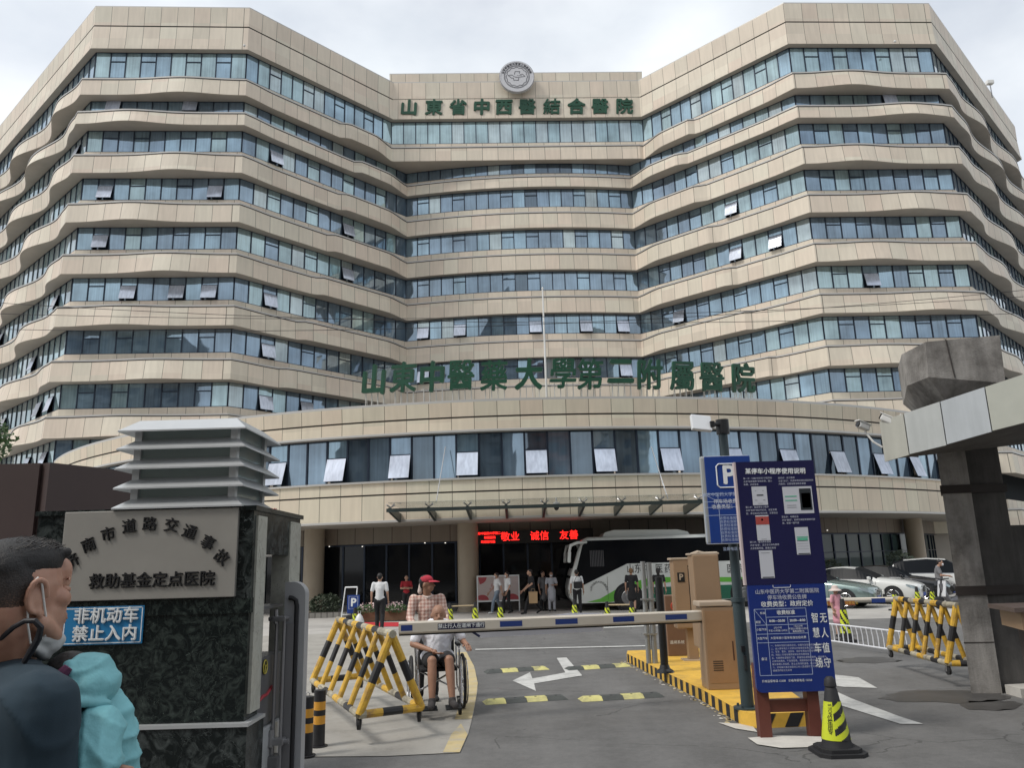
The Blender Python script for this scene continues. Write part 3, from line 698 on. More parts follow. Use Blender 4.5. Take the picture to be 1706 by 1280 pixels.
# ================================================================== lettering and emblem on the hospital
M_GREEN = mat('green_letter', (0.008, 0.062, 0.032), 0.4, var=0.15, scale=3)
M_STRUT = mat('pale_strut', (0.55, 0.54, 0.50), 0.5, 0.2)
chars = '山東中醫藥大學第二附屬醫院'
rs = thing('rooftop_sign', 'thirteen tall green characters on struts along the edge of the curved lower roof', 'sign')
cxs = [(623, 637), (672, 633), (720, 632), (768, 629), (823, 630), (881, 628), (938, 626), (983, 628), (1034, 622), (1082, 628), (1137, 630), (1186, 632), (1238, 634)]
for ch, (px, py) in zip(chars, cxs):
    d = ray(px, py); a = math.atan2(d.x, d.y)
    dx, dy = math.sin(a), math.cos(a); bq = -dx * PC.x - dy * PC.y; cq = PC.length_squared - 33.85 ** 2; tt = -bq - math.sqrt(bq * bq - cq)
    x, y = dx * tt, dy * tt; t = d.z / math.hypot(d.x, d.y); z = CAMH + t * tt
    rz = -math.atan2(x - PC.x, PC.y - y) * -1 * 1.0
    rz = math.atan2(x - PC.x, PC.y - y)
    text('character', ch, 1.40, M_GREEN, facing((x, y, z), rz), rs, ext=0.07, sx=0.86, bold=0.022 if ch in '醫藥學屬第' else 0.03 if ch in '附院東' else 0.042, shear=0.06)
    st = MB()
    for s in (-0.38, -0.12, 0.15, 0.42):
        ox, oy = s * math.cos(rz), s * math.sin(rz)
        st.tube((x + ox, y + oy + 0.1, 8.45), (x + ox, y + oy + 0.1, z - 0.30), 0.018, n=6)
        st.tube((x + ox, y + oy + 0.7, 8.45), (x + ox, y + oy + 0.1, z - 0.30), 0.014, n=5)
    st.tube((x - .5 * math.cos(rz), y - .5 * math.sin(rz) + .1, z - .42), (x + .5 * math.cos(rz), y + .5 * math.sin(rz) + .1, z - .42), .018, n=6); st.build('strut', [M_STRUT], rs)
ws = thing('wall_sign', 'row of ten green characters fixed to the raised top wall under the round emblem', 'sign')
for ch, cx in zip('山東省中西醫結合醫院', (345, 463, 578, 690, 795, 905, 1022, 1138, 1250, 1365)):
    px = 560 + .3517 * cx; c = YP(px, 180.0 + (px - 861) * -0.006, 57.98 + (px - 653) / 418 * 0.68)
    text('character', ch, 1.5, M_GREEN, facing(c, 0.033), ws, ext=0.08, bold=0.03 if ch in '醫結' else 0.042 if ch in '省院東' else 0.06, shear=0.05)
# round emblem
M_EMB = mat('emblem_silver', (0.52, 0.52, 0.54), 0.5, 0.1)
M_EMD = mat('emblem_dark', (0.07, 0.07, 0.08), 0.5)
em = thing('round_emblem', 'round pale grey emblem with an outlined medical mark standing up over the roof edge', 'emblem', loc=YP(861, 127.5, 57.7), rz=0.033)
mb = MB(); Rm = 1.46
mb.lathe([(Rm, 0.25), (Rm, 0.02), (Rm - .05, -0.03), (Rm - .1, -0.03), (Rm - .12, 0.0), (0.01, 0.0)], (0, 0, 0), 56, axis='Y'); mb.build('disc', [M_EMB], em)
mb = MB()
def ring(r0, r1, y, n=60, wob=0.0, wn=0):
    vs = []
    for k in range(n):
        a = 2 * math.pi * k / n; w_ = 1 + (wob * (abs(math.cos(a * wn / 2)) - .6) if wn else 0)
        for r in (r0, r1): vs.append((r * w_ * math.cos(a), y, r * w_ * math.sin(a)))
    mb.add(vs, [(2 * k, 2 * k + 1, (2 * k + 3) % (2 * n), (2 * k + 2) % (2 * n)) for k in range(n)])
ring(Rm - 0.02, Rm + 0.005, -0.034); ring(1.02, 1.07, -0.012); ring(0.97, 0.985, -0.012); ring(0.84, 0.89, -0.012, 96, 0.09, 12)
def stroke(pts, w_=0.045):
    for i in range(len(pts) - 1):
        a, b = Vector(pts[i]), Vector(pts[i + 1]); d = (b - a).normalized(); n = Vector((-d.y, d.x)) * w_ / 2; a2, b2 = a - d * w_ / 2, b + d * w_ / 2
        mb.add([((a2 + n).x, -0.014 - i * 0.0004, (a2 + n).y), ((b2 + n).x, -0.014 - i * .0004, (b2 + n).y), ((b2 - n).x, -0.014 - i * .0004, (b2 - n).y), ((a2 - n).x, -0.014 - i * .0004, (a2 - n).y)], [(0, 1, 2, 3)])
stroke([(-.20, .22), (-.13, .50), (.26, .50), (.22, .32)]); stroke([(-.72, .12), (-.52, .16), (-.38, .16), (-.22, .0), (.0, -.06), (.35, -.02), (.68, .04), (.48, .24), (.3, .2)])
stroke([(-.72, .12), (-.45, -.12), (-.28, -.13), (-.26, -.33), (.14, -.33), (.15, -.14)]); 
for k in range(3): stroke([(.03 + k * .14, .11), (.1 + k * .14, .115)], .035)
mb.build('emblem_lines', [M_EMD], em)
for i, ch in enumerate('山东中医药大学第二附属医院'):
    a = RAD(160 - i * 140 / 12); r = 1.2
    text('character', ch, 0.21, M_EMD, Matrix.Translation((r * math.cos(a), -0.012, r * math.sin(a))) @ Matrix.Rotation(RAD(90), 4, 'X') @ Matrix.Rotation(a - RAD(90), 4, 'Z'), em, ext=0.004, bold=0.006)
# flagpole on the lower roof
fp = YP(911, 668, 33.0); ft = YP(904, 482, 33.0)
fl = thing('flagpole', 'slim white flagpole rising behind the green rooftop characters', 'flagpole', (fp.x, 33.0, 8.4))
mb = MB(); mb.tube((0, 0, 0), (0, 0, ft.z - 8.4), 0.05, 0.03, 10); mb.build('pole', [mat('white_metal', (0.72, 0.72, 0.7), 0.35)], fl)
mb = MB(); mb.lathe([(0.01, -0.06), (0.055, 0), (0.01, 0.06)], (0, 0, ft.z - 8.4 + .04), 10); mb.build('finial', [MATS['white_metal']], fl)
# glass canopy over the entrance
M_DKM = mat('dark_green_steel', (0.045, 0.06, 0.058), 0.45, 0.3)
M_CG = None
cn = thing('entrance_canopy', 'long glass canopy on dark steel brackets and thin tie rods above the entrance', 'canopy')
yb = 29.6; cz = YP(857, 845, yb).z
xa, xb = YP(644, 840, yb).x, YP(1172, 832, yb).x
mb = MB(); mb.box(((xa + xb) / 2, yb, cz), (xb - xa, 0.10, 0.13)); mb.build('front_beam', [M_DKM], cn)
nbk = 8
for k in range(nbk + 1):
    x = xa + 0.1 + (xb - xa - 0.2) * k / nbk
    ywall = PC.y - math.sqrt(PR ** 2 - (x - PC.x) ** 2)
    mb = MB(); pr = [(yb + .05, cz - .06), (yb + .05, cz + .10), (ywall, cz + .06), (ywall, cz - .30)]
    xo = -0.25 * (x / 8)
    vs = [(x - .05, p[0], p[1]) for p in pr] + [(x + .05, p[0], p[1]) for p in pr]
    mb.add(vs, [(0, 1, 2, 3), (7, 6, 5, 4)] + [(i, 4 + i, 4 + (i + 1) % 4, (i + 1) % 4) for i in range(4)]); mb.build('bracket', [M_DKM], cn)
    mb = MB()
    for sx, sy in ((-1, -1), (1, -1), (1, 1), (-1, 1)):
        mb.tube((x, yb + .35, cz + .13), (x + sx * .14, yb + .35 + sy * .14, cz + .23), 0.022, n=6)
    mb.tube((x, yb + .35, cz + .05), (x, yb + .35, cz + .16), 0.03, n=8)
    mb.build('glass_clamp', [mat('steel', (0.5, 0.5, 0.5), 0.3, 0.8)], cn)
mb = MB()
M_CGL = glass_mat('canopy_glass', (0.20, 0.27, 0.25), 0.1)
M_CGL.node_tree.nodes['Principled BSDF'].inputs['Alpha'].default_value = 0.42
for k in range(nbk):
    x0 = xa + 0.1 + (xb - xa - 0.2) * k / nbk + 0.02; x1 = xa + 0.1 + (xb - xa - 0.2) * (k + 1) / nbk - 0.02
    y1 = min(PC.y - math.sqrt(PR ** 2 - (x0 - PC.x) ** 2), PC.y - math.sqrt(PR ** 2 - (x1 - PC.x) ** 2)) - 0.12
    mb.box(((x0 + x1) / 2, (yb - 0.35 + y1) / 2, cz + 0.26), (x1 - x0, y1 - yb + 0.35, 0.02))
mb.build('glass_panel', [M_CGL], cn)
for (ax, ay), (bx_, by_) in (((727, 835), (742, 745)), ((1113, 832), (1085, 745))):
    p = YP(ax, ay, yb + .3); q = YP(bx_, by_, 32.0); mb = MB(); mb.tube(p, q, 0.02, n=6); mb.build('tie_rod', [MATS['steel']], cn)
# camera under the canopy and red moving-text board over the doors
M_CAMW = mat('camera_white', (0.62, 0.62, 0.6), 0.35); M_LENS = mat('lens_black', (0.01, 0.01, 0.012), 0.1)
cc = YP(927, 843, 29.75)
dc = thing('dome_camera', 'small white dome camera hanging from the middle of the glass canopy', 'camera', cc)
mb = MB(); mb.lathe([(0.03, .30), (0.03, .14), (.12, .12), (.13, -.02), (.10, -.04)], (0, 0, 0), 16); mb.build('housing', [M_CAMW], dc, smooth=True)
mb = MB(); mb.lathe([(.10, -.04), (.095, -.10), (.06, -.16), (.01, -.18)], (0, 0, 0), 16); mb.build('dome', [M_LENS], dc, smooth=True)
lb = thing('text_board', 'black display board with glowing red characters above the entrance doors', 'display', (0, 0, 0))
p0 = YP(794, 886, 34.9); p1 = YP(794, 908, 34.9); p2 = YP(988, 886, 34.9)
mb = MB(); mb.box(((p0.x + p2.x) / 2, 35.0, (p0.z + p1.z) / 2), (p2.x - p0.x, 0.16, p0.z - p1.z)); mb.build('case', [mat('led_black', (0.006, 0.005, 0.005), 0.4)], lb)
M_LED = mat('led_red', (1.0, 0.02, 0.015), 0.5, emit=1.6)
zc = (p0.z + p1.z) / 2
for s_, px in (('敬业', 850), ('诚信', 899), ('友善', 948)):
    c = YP(px, 896, 34.9); text('display_text', s_, 0.42, M_LED, facing((c.x, 34.905, zc)), lb, bold=0.003)
for k, s_ in enumerate(('山东中医药大学第二', '附属医院', '欢迎您光临')):
    c = YP(813 + (3 if k == 1 else 0), 896, 34.9); text('display_text', s_, 0.125, M_LED, facing((c.x, 34.905, zc + 0.18 - k * 0.18)), lb, bold=0.004)
# ================================================================== buildings across the street (seen mirrored in the hospital's glass)
M_TWR = [mat('tower_grey', (.22, .22, .22), .8, var=.1, scale=.2), mat('tower_brick', (.22, .075, .05), .8, var=.12, scale=.3), mat('tower_beige', (.32, .28, .23), .8, var=.1, scale=.2)]
M_TWG = mat('tower_glass', (.05, .06, .08), .2, .2)
def tower(label, x, y, w_, d_, h, m, ox=3.2):
    t = thing('apartment_tower', label, 'building', (x, y, 0), 0, 'buildings across the street')
    mb = MB(); mb.box((0, 0, h / 2), (w_, d_, h)); mb.box((0, 0, h + 1.2), (w_ * .5, d_ * .5, 2.4)); mb.build('wall', [m], t)
    mb = MB(); nx = int(w_ / ox)
    for fl in range(int(h / 3.0) - 1):
        z = 3 + fl * 3.0
        for k in range(nx):
            cx_ = -w_ / 2 + w_ * (k + .5) / nx; mb.add([(cx_ - .9, d_ / 2 + .02, z), (cx_ + .9, d_ / 2 + .02, z), (cx_ + .9, d_ / 2 + .02, z + 1.6), (cx_ - .9, d_ / 2 + .02, z + 1.6)], [(0, 3, 2, 1)])
            if k % 2 == 0: mb.box((cx_, d_ / 2 + .5, z - .3), (2.6, 1.0, .9), mi=1)
    mb.build('facade_grid', [M_TWG, m], t)
tower('grey apartment tower behind the viewer, nearest of the towers mirrored in the glass', -14, -62, 22, 14, 62, M_TWR[0])
tower('brick red apartment tower mirrored in the lower windows', 12, -58, 14, 14, 48, M_TWR[1])
tower('beige apartment tower standing to the right across the street', 46, -70, 24, 14, 58, M_TWR[2])
tower('low beige row of shops along the far pavement', 4, -24, 90, 10, 9, M_TWR[2])  # added out of view so the ground-floor glass mirrors something dark
tower('grey slab block standing far to the left across the street', -62, -50, 22, 14, 46, M_TWR[0])
# ================================================================== gate pillar on the left
def marble(name, base, vein, rough=0.2, sc=1.6):
    m = bpy.data.materials.new(name); m.use_nodes = True; nt = m.node_tree; b = nt.nodes['Principled BSDF']; N = nt.nodes.new; L = nt.links.new
    b.inputs['Roughness'].default_value = rough; b.inputs['Specular IOR Level'].default_value = 0.3
    tcn = N('ShaderNodeTexCoord'); n = N('ShaderNodeTexNoise'); n.inputs['Scale'].default_value = sc * 2; n.inputs['Detail'].default_value = 9; n.inputs['Distortion'].default_value = 1.6; n.inputs['Roughness'].default_value = 0.68
    L(tcn.outputs['Object'], n.inputs['Vector']); r = N('ShaderNodeValToRGB')
    r.color_ramp.elements[0].position = 0.46; r.color_ramp.elements[0].color = (*base, 1); r.color_ramp.elements[1].position = 0.80; r.color_ramp.elements[1].color = (*[min(1, a * 0.5 + c * 0.6) for a, c in zip(base, vein)], 1)
    L(n.outputs['Fac'], r.inputs['Fac'])
    v = N('ShaderNodeTexNoise'); v.inputs['Scale'].default_value = sc; v.inputs['Detail'].default_value = 5; v.inputs['Distortion'].default_value = 2.4; L(tcn.outputs['Object'], v.inputs['Vector'])
    a = N('ShaderNodeMath'); a.operation = 'SUBTRACT'; a.inputs[1].default_value = 0.5; L(v.outputs['Fac'], a.inputs[0]); a2 = N('ShaderNodeMath'); a2.operation = 'ABSOLUTE'; L(a.outputs[0], a2.inputs[0])
    a3 = N('ShaderNodeMath'); a3.operation = 'LESS_THAN'; a3.inputs[1].default_value = 0.0016; L(a2.outputs[0], a3.inputs[0])
    n3 = N('ShaderNodeTexNoise'); n3.inputs['Scale'].default_value = 1.7; L(tcn.outputs['Object'], n3.inputs['Vector']); a4 = N('ShaderNodeMath'); a4.operation = 'GREATER_THAN'; a4.inputs[1].default_value = 0.52; L(n3.outputs['Fac'], a4.inputs[0])
    a5 = N('ShaderNodeMath'); a5.operation = 'MULTIPLY'; L(a3.outputs[0], a5.inputs[0]); L(a4.outputs[0], a5.inputs[1])
    mx = N('ShaderNodeMix'); mx.data_type = 'RGBA'; L(a5.outputs[0], mx.inputs[0]); L(r.outputs['Color'], mx.inputs[6]); mx.inputs[7].default_value = (*vein, 1); L(mx.outputs[2], b.inputs['Base Color'])
    return m
M_MARB = marble('dark_marble', (0.006, 0.009, 0.009), (0.15, 0.17, 0.165), 0.2, 4.5)
M_MARB2 = marble('veined_marble', (0.42, 0.42, 0.37), (0.06, 0.06, 0.05), 0.25, 3.0)
M_MARB3 = marble('green_marble', (0.005, 0.008, 0.008), (0.10, 0.125, 0.11), 0.16, 6.5)
M_SS = mat('brushed_steel', (0.52, 0.535, 0.54), 0.36, 0.5, var=0.08, scale=2)
GY = 5.0
gp = thing('gate_pillar', 'polished black marble gate pillar with veined edge strips and a louvred lamp box on top', 'gate pillar')
xl = YP(96, 850, GY).x - 0.12; xr = YP(418, 960, GY).x; ztop = YP(300, 846, GY).z; zled = YP(300, 1000, GY).z; zb2 = YP(400, 1205, GY).z
Y1_, Y2_, Y3_ = XP(438, 1000, xr).y, XP(476, 1000, xr).y, XP(496, 1000, xr).y
znt = XP(456, 925, xr).z; M_BMET = mat('black_metal', (0.012, 0.011, 0.012), 0.4)
def pblk(x0, x1, y0, y1, z0, z1): mb.box(((x0 + x1) / 2, (y0 + y1) / 2, (z0 + z1) / 2), (x1 - x0, y1 - y0, z1 - z0))
mb = MB(); pblk(xl, xr, GY + .006, Y3_, znt, ztop - .03); pblk(xl, xr, GY + .006, Y1_, zled, znt); pblk(xl - .012, xr + .02, GY - .01, Y3_ + .02, ztop - .03, ztop); mb.build('capital', [M_MARB], gp)
mb = MB(); pblk(xl - .005, xr + .005, GY, Y1_, zled - .09, zled); mb.build('ledge', [M_MARB3], gp)
mb = MB(); pblk(xl, xr - .006, GY + .008, Y1_, zb2, zled - .09); mb.build('shaft', [M_MARB3], gp)
mb = MB(); pblk(xl - .03, xr + .03, GY - .04, Y1_ + .02, 0, zb2 - .016); mb.build('base', [M_MARB], gp)
mb = MB(); pblk(xl - .04, xr + .04, GY - .05, Y1_ + .02, zb2 - .016, zb2 + .004); mb.build('base_moulding', [M_SS], gp)
mb = MB(); mb.box((xr + .004, (GY + Y1_) / 2 + .02, (ztop - .05 + zb2 + .03) / 2), (.02, (Y1_ - GY) * .72, ztop - .07 - zb2 - .03)); mb.build('corner_strip', [M_MARB2], gp)
mb = MB(); pblk(xr - .12, xr + .01, Y2_ + .03, Y3_ - .01, 0.0, ztop - .06); mb.build('corner_strip', [M_MARB2], gp)
mb = MB(); pblk(xl + .1, xr - .42, Y1_, Y3_ - .01, 0, znt); mb.build('niche_back', [M_BMET], gp)
# louvred lamp box
lx0, lx1 = YP(222, 780, GY).x, YP(384, 780, GY).x; ly0, ly1 = GY + .06, GY + .62
lz0 = ztop + .005; lz1 = YP(300, 697, GY).z
mb = MB(); nsl = 5; hs = (lz1 - lz0) / 4.55
mb.box(((lx0 + lx1) / 2, (ly0 + ly1) / 2, (lz0 + lz1 - .03) / 2), (lx1 - lx0, ly1 - ly0, lz1 - lz0 - .03)); mb.build('lamp_glass', [mat('frosted_glass', (0.24, 0.29, 0.28), 0.12, var=0.06)], gp)
mb = MB()
for x in (lx0, lx1):
    for y in (ly0, ly1): mb.box((x, y, (lz0 + lz1 - .02) / 2), (.045, .045, lz1 - lz0 - .02))
mb.build('lamp_frame', [M_SS], gp)
for k in range(nsl):
    zt_ = lz1 - k * (lz1 - lz0 - .07) / (nsl - 1); h = .078 if k == 0 else .07; e = .10; ins = .005
    A = [(lx0 - ins, ly0 - ins), (lx1 + ins, ly0 - ins), (lx1 + ins, ly1 + ins), (lx0 - ins, ly1 + ins)]
    B = [(lx0 - e, ly0 - e), (lx1 + e, ly0 - e), (lx1 + e, ly1 + e), (lx0 - e, ly1 + e)]
    mb = MB(); vs = [(p[0], p[1], zt_) for p in A] + [(p[0], p[1], zt_ - h) for p in B] + [(p[0], p[1], zt_ - .012) for p in A] + [(p[0], p[1], zt_ - h - .01) for p in B]
    fs = []
    for i in range(4): j = (i + 1) % 4; fs += [(i, 4 + i, 4 + j, j), (8 + j, 12 + j, 12 + i, 8 + i), (4 + i, 12 + i, 12 + j, 4 + j)]
    if k == 0: fs.append((0, 1, 2, 3))
    mb.add(vs, fs); mb.build('louvre', [M_SS], gp)
# brass plaque and blue plate
def plate_thing(name, label, cat, corners, Y, th, m, edge=None):
    P = [YP(x, y, Y) for x, y in corners]; x0 = sum(p.x for p in (P[0], P[3])) / 2; x1 = sum(p.x for p in (P[1], P[2])) / 2; z1 = (P[0].z + P[1].z) / 2; z0 = (P[2].z + P[3].z) / 2
    t = thing(name, label, cat, ((x0 + x1) / 2, Y, (z0 + z1) / 2)); w_, h_ = x1 - x0, z1 - z0
    mb = MB(); mb.rbox((0, th / 2, 0), (w_, th, h_), .004); mb.build('plate', [m], t); return t, w_, h_
M_BRASS = mat('dull_brass', (0.35, 0.335, 0.305), 0.4, 0.5, var=0.10, scale=1.6)
M_INK = mat('black_ink', (0.008, 0.008, 0.009), 0.5)
t, w_, h_ = plate_thing('metal_plaque', 'dull bronze plaque with black characters in an arch on the marble pillar', 'plaque', [(103, 853), (398, 847), (390, 996), (100, 1002)], GY - .02, .05, M_BRASS)
pc = t.location
for ch, px, py, rr_ in (('济', 121, 937, 38), ('南', 149, 910, 30), ('市', 181, 892, 18), ('道', 216, 879, 9), ('路', 250, 875, -1), ('交', 286, 877, -10), ('通', 316, 888, -22), ('事', 346, 906, -34), ('故', 369, 930, -46)):
    c = YP(px, py, GY - .02)
    text('lettering', ch, .092, M_INK, Matrix.Translation((c.x - pc.x, -.002, c.z - pc.z)) @ Matrix.Rotation(RAD(90), 4, 'X') @ Matrix.Rotation(RAD(rr_ * .8), 4, 'Z'), t, ext=.0015, bold=.0016)
text('lettering', '救助基金定点医院', .098, M_INK, facing((.035, -.002, -.165)), t, ext=.0015, bold=.002)
M_BLUE = mat('sign_blue', (0.02, 0.17, 0.36), 0.35, var=0.05); M_WHT = mat('sign_white', (0.74, 0.76, 0.76), 0.5)
t, w_, h_ = plate_thing('blue_plate', 'small blue plate with white characters fixed to the marble under the bronze plaque', 'sign', [(105, 1013), (241, 1009), (236, 1072), (103, 1078)], GY - .005, .01, M_BLUE)
mb = MB()
for a, b, c_, d_ in ((-w_ / 2 + .008, w_ / 2 - .008, h_ / 2 - .008, h_ / 2 - .013), (-w_ / 2 + .008, w_ / 2 - .008, -h_ / 2 + .013, -h_ / 2 + .008)):
    mb.add([(a, -.001, c_), (b, -.001, c_), (b, -.001, d_), (a, -.001, d_)], [(0, 3, 2, 1)])
for x in (-w_ / 2 + .008, w_ / 2 - .013): mb.add([(x, -.001, -h_ / 2 + .008), (x + .005, -.001, -h_ / 2 + .008), (x + .005, -.001, h_ / 2 - .008), (x, -.001, h_ / 2 - .008)], [(0, 1, 2, 3)])
mb.build('border', [M_WHT], t)
text('lettering', '非机动车', .098, M_WHT, facing((.02, -.003, .053)), t, ext=.001, bold=.003, spacing=1.06)
text('lettering', '禁止入内', .098, M_WHT, facing((.02, -.003, -.052)), t, ext=.001, bold=.003, spacing=1.06)
# dark brown hoarding behind the pillar at the far left
M_BRN = mat('dark_brown_metal', (0.055, 0.035, 0.032), 0.55, var=0.12, scale=1.2)
hb = thing('brown_wall', 'dark brown metal wall panels meeting at an upright joint behind the pillar', 'wall')
c0 = YP(74, 771, 6.6); zt = c0.z
mb = MB(); mb.box((c0.x - 2.55, 6.7, zt / 2), (5.0, .16, zt)); mb.build('wall_panel', [M_BRN], hb)
mb = MB(); e1 = Vector((c0.x + .03, 6.64, 0)); e2_ = Vector((c0.x + .85, 8.3, 0)); d = e2_ - e1
mb.box(((e1 + e2_) / 2 + Vector((-.05, 0, zt / 2))), (d.length, .14, zt), rz=math.atan2(d.y, d.x)); mb.build('wall_panel', [M_BRN], hb)
cb = thing('steel_cabinet', 'grey steel control cabinet with a round yellow sticker in the niche of the marble pillar', 'cabinet')
M_GREYM = mat('grey_metal', (0.14, 0.14, 0.145), 0.42, 0.4, var=0.08)
zc1 = XP(445, 1092, xr - .02).z; zc2 = XP(440, 1212, xr - .02).z; zc3 = XP(450, 1012, xr - .02).z
mb = MB(); mb.rbox((xr - .20, (Y1_ + Y2_) / 2 + .01, (zc1 + zc2) / 2), (.36, Y2_ - Y1_ - .01, zc1 - zc2 - .012), .01); mb.build('upper_box', [M_GREYM], cb)
mb = MB(); mb.rbox((xr - .19, (Y1_ + Y2_) / 2 + .01, zc2 / 2), (.38, Y2_ - Y1_ - .01, zc2), .01); mb.build('lower_box', [M_SS], cb)
mb = MB(); mb.box((xr - .20, (Y1_ + Y2_) / 2 + .01, zc3), (.36, Y2_ - Y1_ - .02, .02)); mb.build('shelf', [M_GREYM], cb)
stc = XP(441, 1112, xr - .017)
mb = MB(); mb.lathe([(.05, 0), (.05, .002)], stc, 24, axis='X'); mb.build('sticker', [mat('sticker_dark', (0.03, 0.03, 0.02), 0.4)], cb)
mb = MB(); mb.path([stc + Vector((.004, .042 * math.cos(a), .042 * math.sin(a))) for a in [i * math.pi / 12 for i in range(24)]], .004, 6, closed=True)
for a in (.3, 2.4, 4.5): mb.tube(stc + Vector((.004, 0, 0)), stc + Vector((.004, .03 * math.cos(a), .03 * math.sin(a))), .004, n=5)
mb.build('sticker_mark', [mat('sticker_yellow', (0.45, 0.38, 0.06), 0.5)], cb)
mb = MB(); mb.path([XP(*q, xr - .016) for q in ((430, 1172), (437, 1162), (444, 1158), (452, 1146), (460, 1140))], [.006, .012, .010, .012, .004], 6)
mb.build('red_smear', [mat('red_smear', (0.30, 0.03, 0.04), 0.6)], cb)
# sliding gate end frame with rubber edge
sg = thing('sliding_gate_frame', 'tall silver gate track frame with rounded top and black rubber strip', 'gate')
Yg = 5.6
xg0 = YP(470, 1120, Yg).x; xg1 = YP(505, 1120, Yg).x; zg = YP(488, 970, Yg).z
M_SIL = mat('silver_paint', (0.40, 0.41, 0.43), 0.35, 0.35, var=0.05)
mb = MB(); r = .09; pts = [(xg0, 0)] + [(xg0, zg)] + [(xg1 - r + r * math.sin(a), zg - r + r * math.cos(a)) for a in [i * math.pi / 16 for i in range(9)]] + [(xg1, 0)]
mb.plate([(p[0], p[1]) for p in pts][::-1], Matrix.Translation((0, Yg, 0)), .10); mb.build('end_frame', [M_SIL], sg)
mb = MB(); xm = (xg0 + xg1) / 2 + .025
mb.path([(xg1 - .055, Yg - .012, .1), (xg1 - .055, Yg - .012, zg - .16), (xg1 - .062, Yg - .012, zg - .125), (xg1 - .085, Yg - .012, zg - .11), (xg1 - .11, Yg - .012, zg - .105)], .016, 8); mb.build('rubber_strip', [mat('rubber', (0.015, 0.015, 0.017), 0.7)], sg)
mb = MB(); mb.box((xg0 + .05, Yg - .015, zg / 2 - .12), (.055, .03, zg - .32)); mb.build('track', [mat('track_grey', (0.22, 0.22, 0.23), 0.4, 0.4)], sg)
mb = MB(); xk = xg0 - .03
mb.tube((xk, Yg - .06, .55), (xk, Yg - .06, zg - .22), .013, n=8); mb.tube((xk + .05, Yg - .06, .55), (xk + .05, Yg - .06, zg - .22), .011, n=8); mb.build('lock_rod', [mat('steel2', (0.3, 0.3, 0.31), 0.35, 0.7)], sg)
for zz, s_ in ((zg - .24, 1.0), (YP(470, 1232, Yg).z, 1.25)):
    mb = MB(); mb.rbox((xk + .02, Yg - .07, zz), (.10 * s_, .07, .035 * s_), .008); mb.tube((xk - .05 * s_, Yg - .08, zz), (xk + .09 * s_, Yg - .08, zz), .014 * s_, n=10); mb.tube((xk, Yg - .09, zz - .03), (xk, Yg - .09, zz + .06 * s_), .014 * s_, n=8)
    mb.build('latch', [MATS['steel2']], sg)
mb = MB(); mb.rbox((xk - .02, Yg - .05, YP(455, 1262, Yg).z - .25), (.15, .12, .55), .01); mb.build('latch_box', [M_GREYM], sg)

# ================================================================== striped pipe barricades
M_PIPEY = mat('barrier_yellow', (0.58, 0.35, 0.04), 0.5, var=0.18, scale=9, stain=(0.22, 0.13, 0.06), stain_scale=7)
M_PIPEB = mat('barrier_black', (0.018, 0.018, 0.02), 0.5, var=0.3, scale=9)
M_PIPEW = mat('barrier_worn', (0.36, 0.33, 0.25), 0.6, var=0.3, scale=9, stain=(0.16, 0.14, 0.11), stain_scale=4)
M_TYRE = mat('tyre_rubber', (0.02, 0.02, 0.021), 0.75, bump=0.2)
def striped(mb, a, b, r, pattern, n=10):
    a, b = Vector(a), Vector(b)
    for t0, t1, m in pattern: mb.tube(a.lerp(b, t0), a.lerp(b, t1), r, n=n, mi=m)
def barricade(label, A, B, C_pt, H, npair, group):
    """A far-left foot, B near-left foot, C near-right foot; ridge along A->B"""
    A, B, Cc = Vector(A), Vector(B), Vector(C_pt); D = A + (Cc - B)
    t = thing('pipe_barricade', label, 'barricade', ((A + Cc) / 2)[:], 0, group); o = (A + Cc) / 2; zf = .17
    def P(v, z): return Vector((v.x - o.x, v.y - o.y, z))
    mids = (P((A + D) / 2, H), P((B + Cc) / 2, H)); d = (mids[1] - mids[0]); ov = d * .02
    mb = MB(); striped(mb, mids[0] - ov, mids[1] + ov, .046, [(k / 11, (k + 1) / 11, (2, 0, 1)[k % 3] if k != 10 else 2) for k in range(11)]); mb.build('ridge_pipe', [M_PIPEY, M_PIPEB, M_PIPEW], t)
    for S, E_, w2 in ((A, B, 0), (D, Cc, 1)):
        mb = MB(); striped(mb, P(S, zf), P(E_, zf), .043, [(k / 9, (k + 1) / 9, (2, 0, 2, 1)[(k + w2) % 4]) for k in range(9)]); mb.build('base_pipe', [M_PIPEY, M_PIPEB, M_PIPEW], t)
    for S, E_ in ((A, D), (B, Cc)):
        mb = MB(); striped(mb, P(S, zf), P(E_, zf), .046, [(0, .1, 2), (.1, .36, 0), (.36, .68, 1), (.68, 1, 0)]); mb.build('end_pipe', [M_PIPEY, M_PIPEB, M_PIPEW], t)
    for k in range(npair):
        f = k / (npair - 1); r = .048 if k in (0, npair - 1) else .036
        for S, E_, sg_ in ((A, B, 1), (D, Cc, -1)):
            f2 = min(1, max(0, f + (0 if k in (0, npair - 1) else .03 * sg_)))
            top = mids[0].lerp(mids[1], f); bot = P(S.lerp(E_, f2), zf)
            mb = MB(); striped(mb, top, bot, r, [(0, .36, 0), (.36, .62, 1), (.62, 1, 0)]); mb.build('leg', [M_PIPEY, M_PIPEB, M_PIPEW], t)
    for q in (A, B, Cc, D):
        mb = MB(); p = P(q, 0) * .97; mb.lathe([(.045, -.02), (.065, -.016), (.065, .016), (.045, .02)], (p.x, p.y, .066), 16, axis='X'); 
        c_ = mb.build('caster', [M_TYRE], t); mb = MB(); mb.box((p.x - .028, p.y, .10), (.006, .04, .10)); mb.box((p.x + .028, p.y, .10), (.006, .04, .10)); mb.box((p.x, p.y, .148), (.062, .05, .008)); mb.build('fork', [MATS['steel2']], c_)
    return t
zf = .17
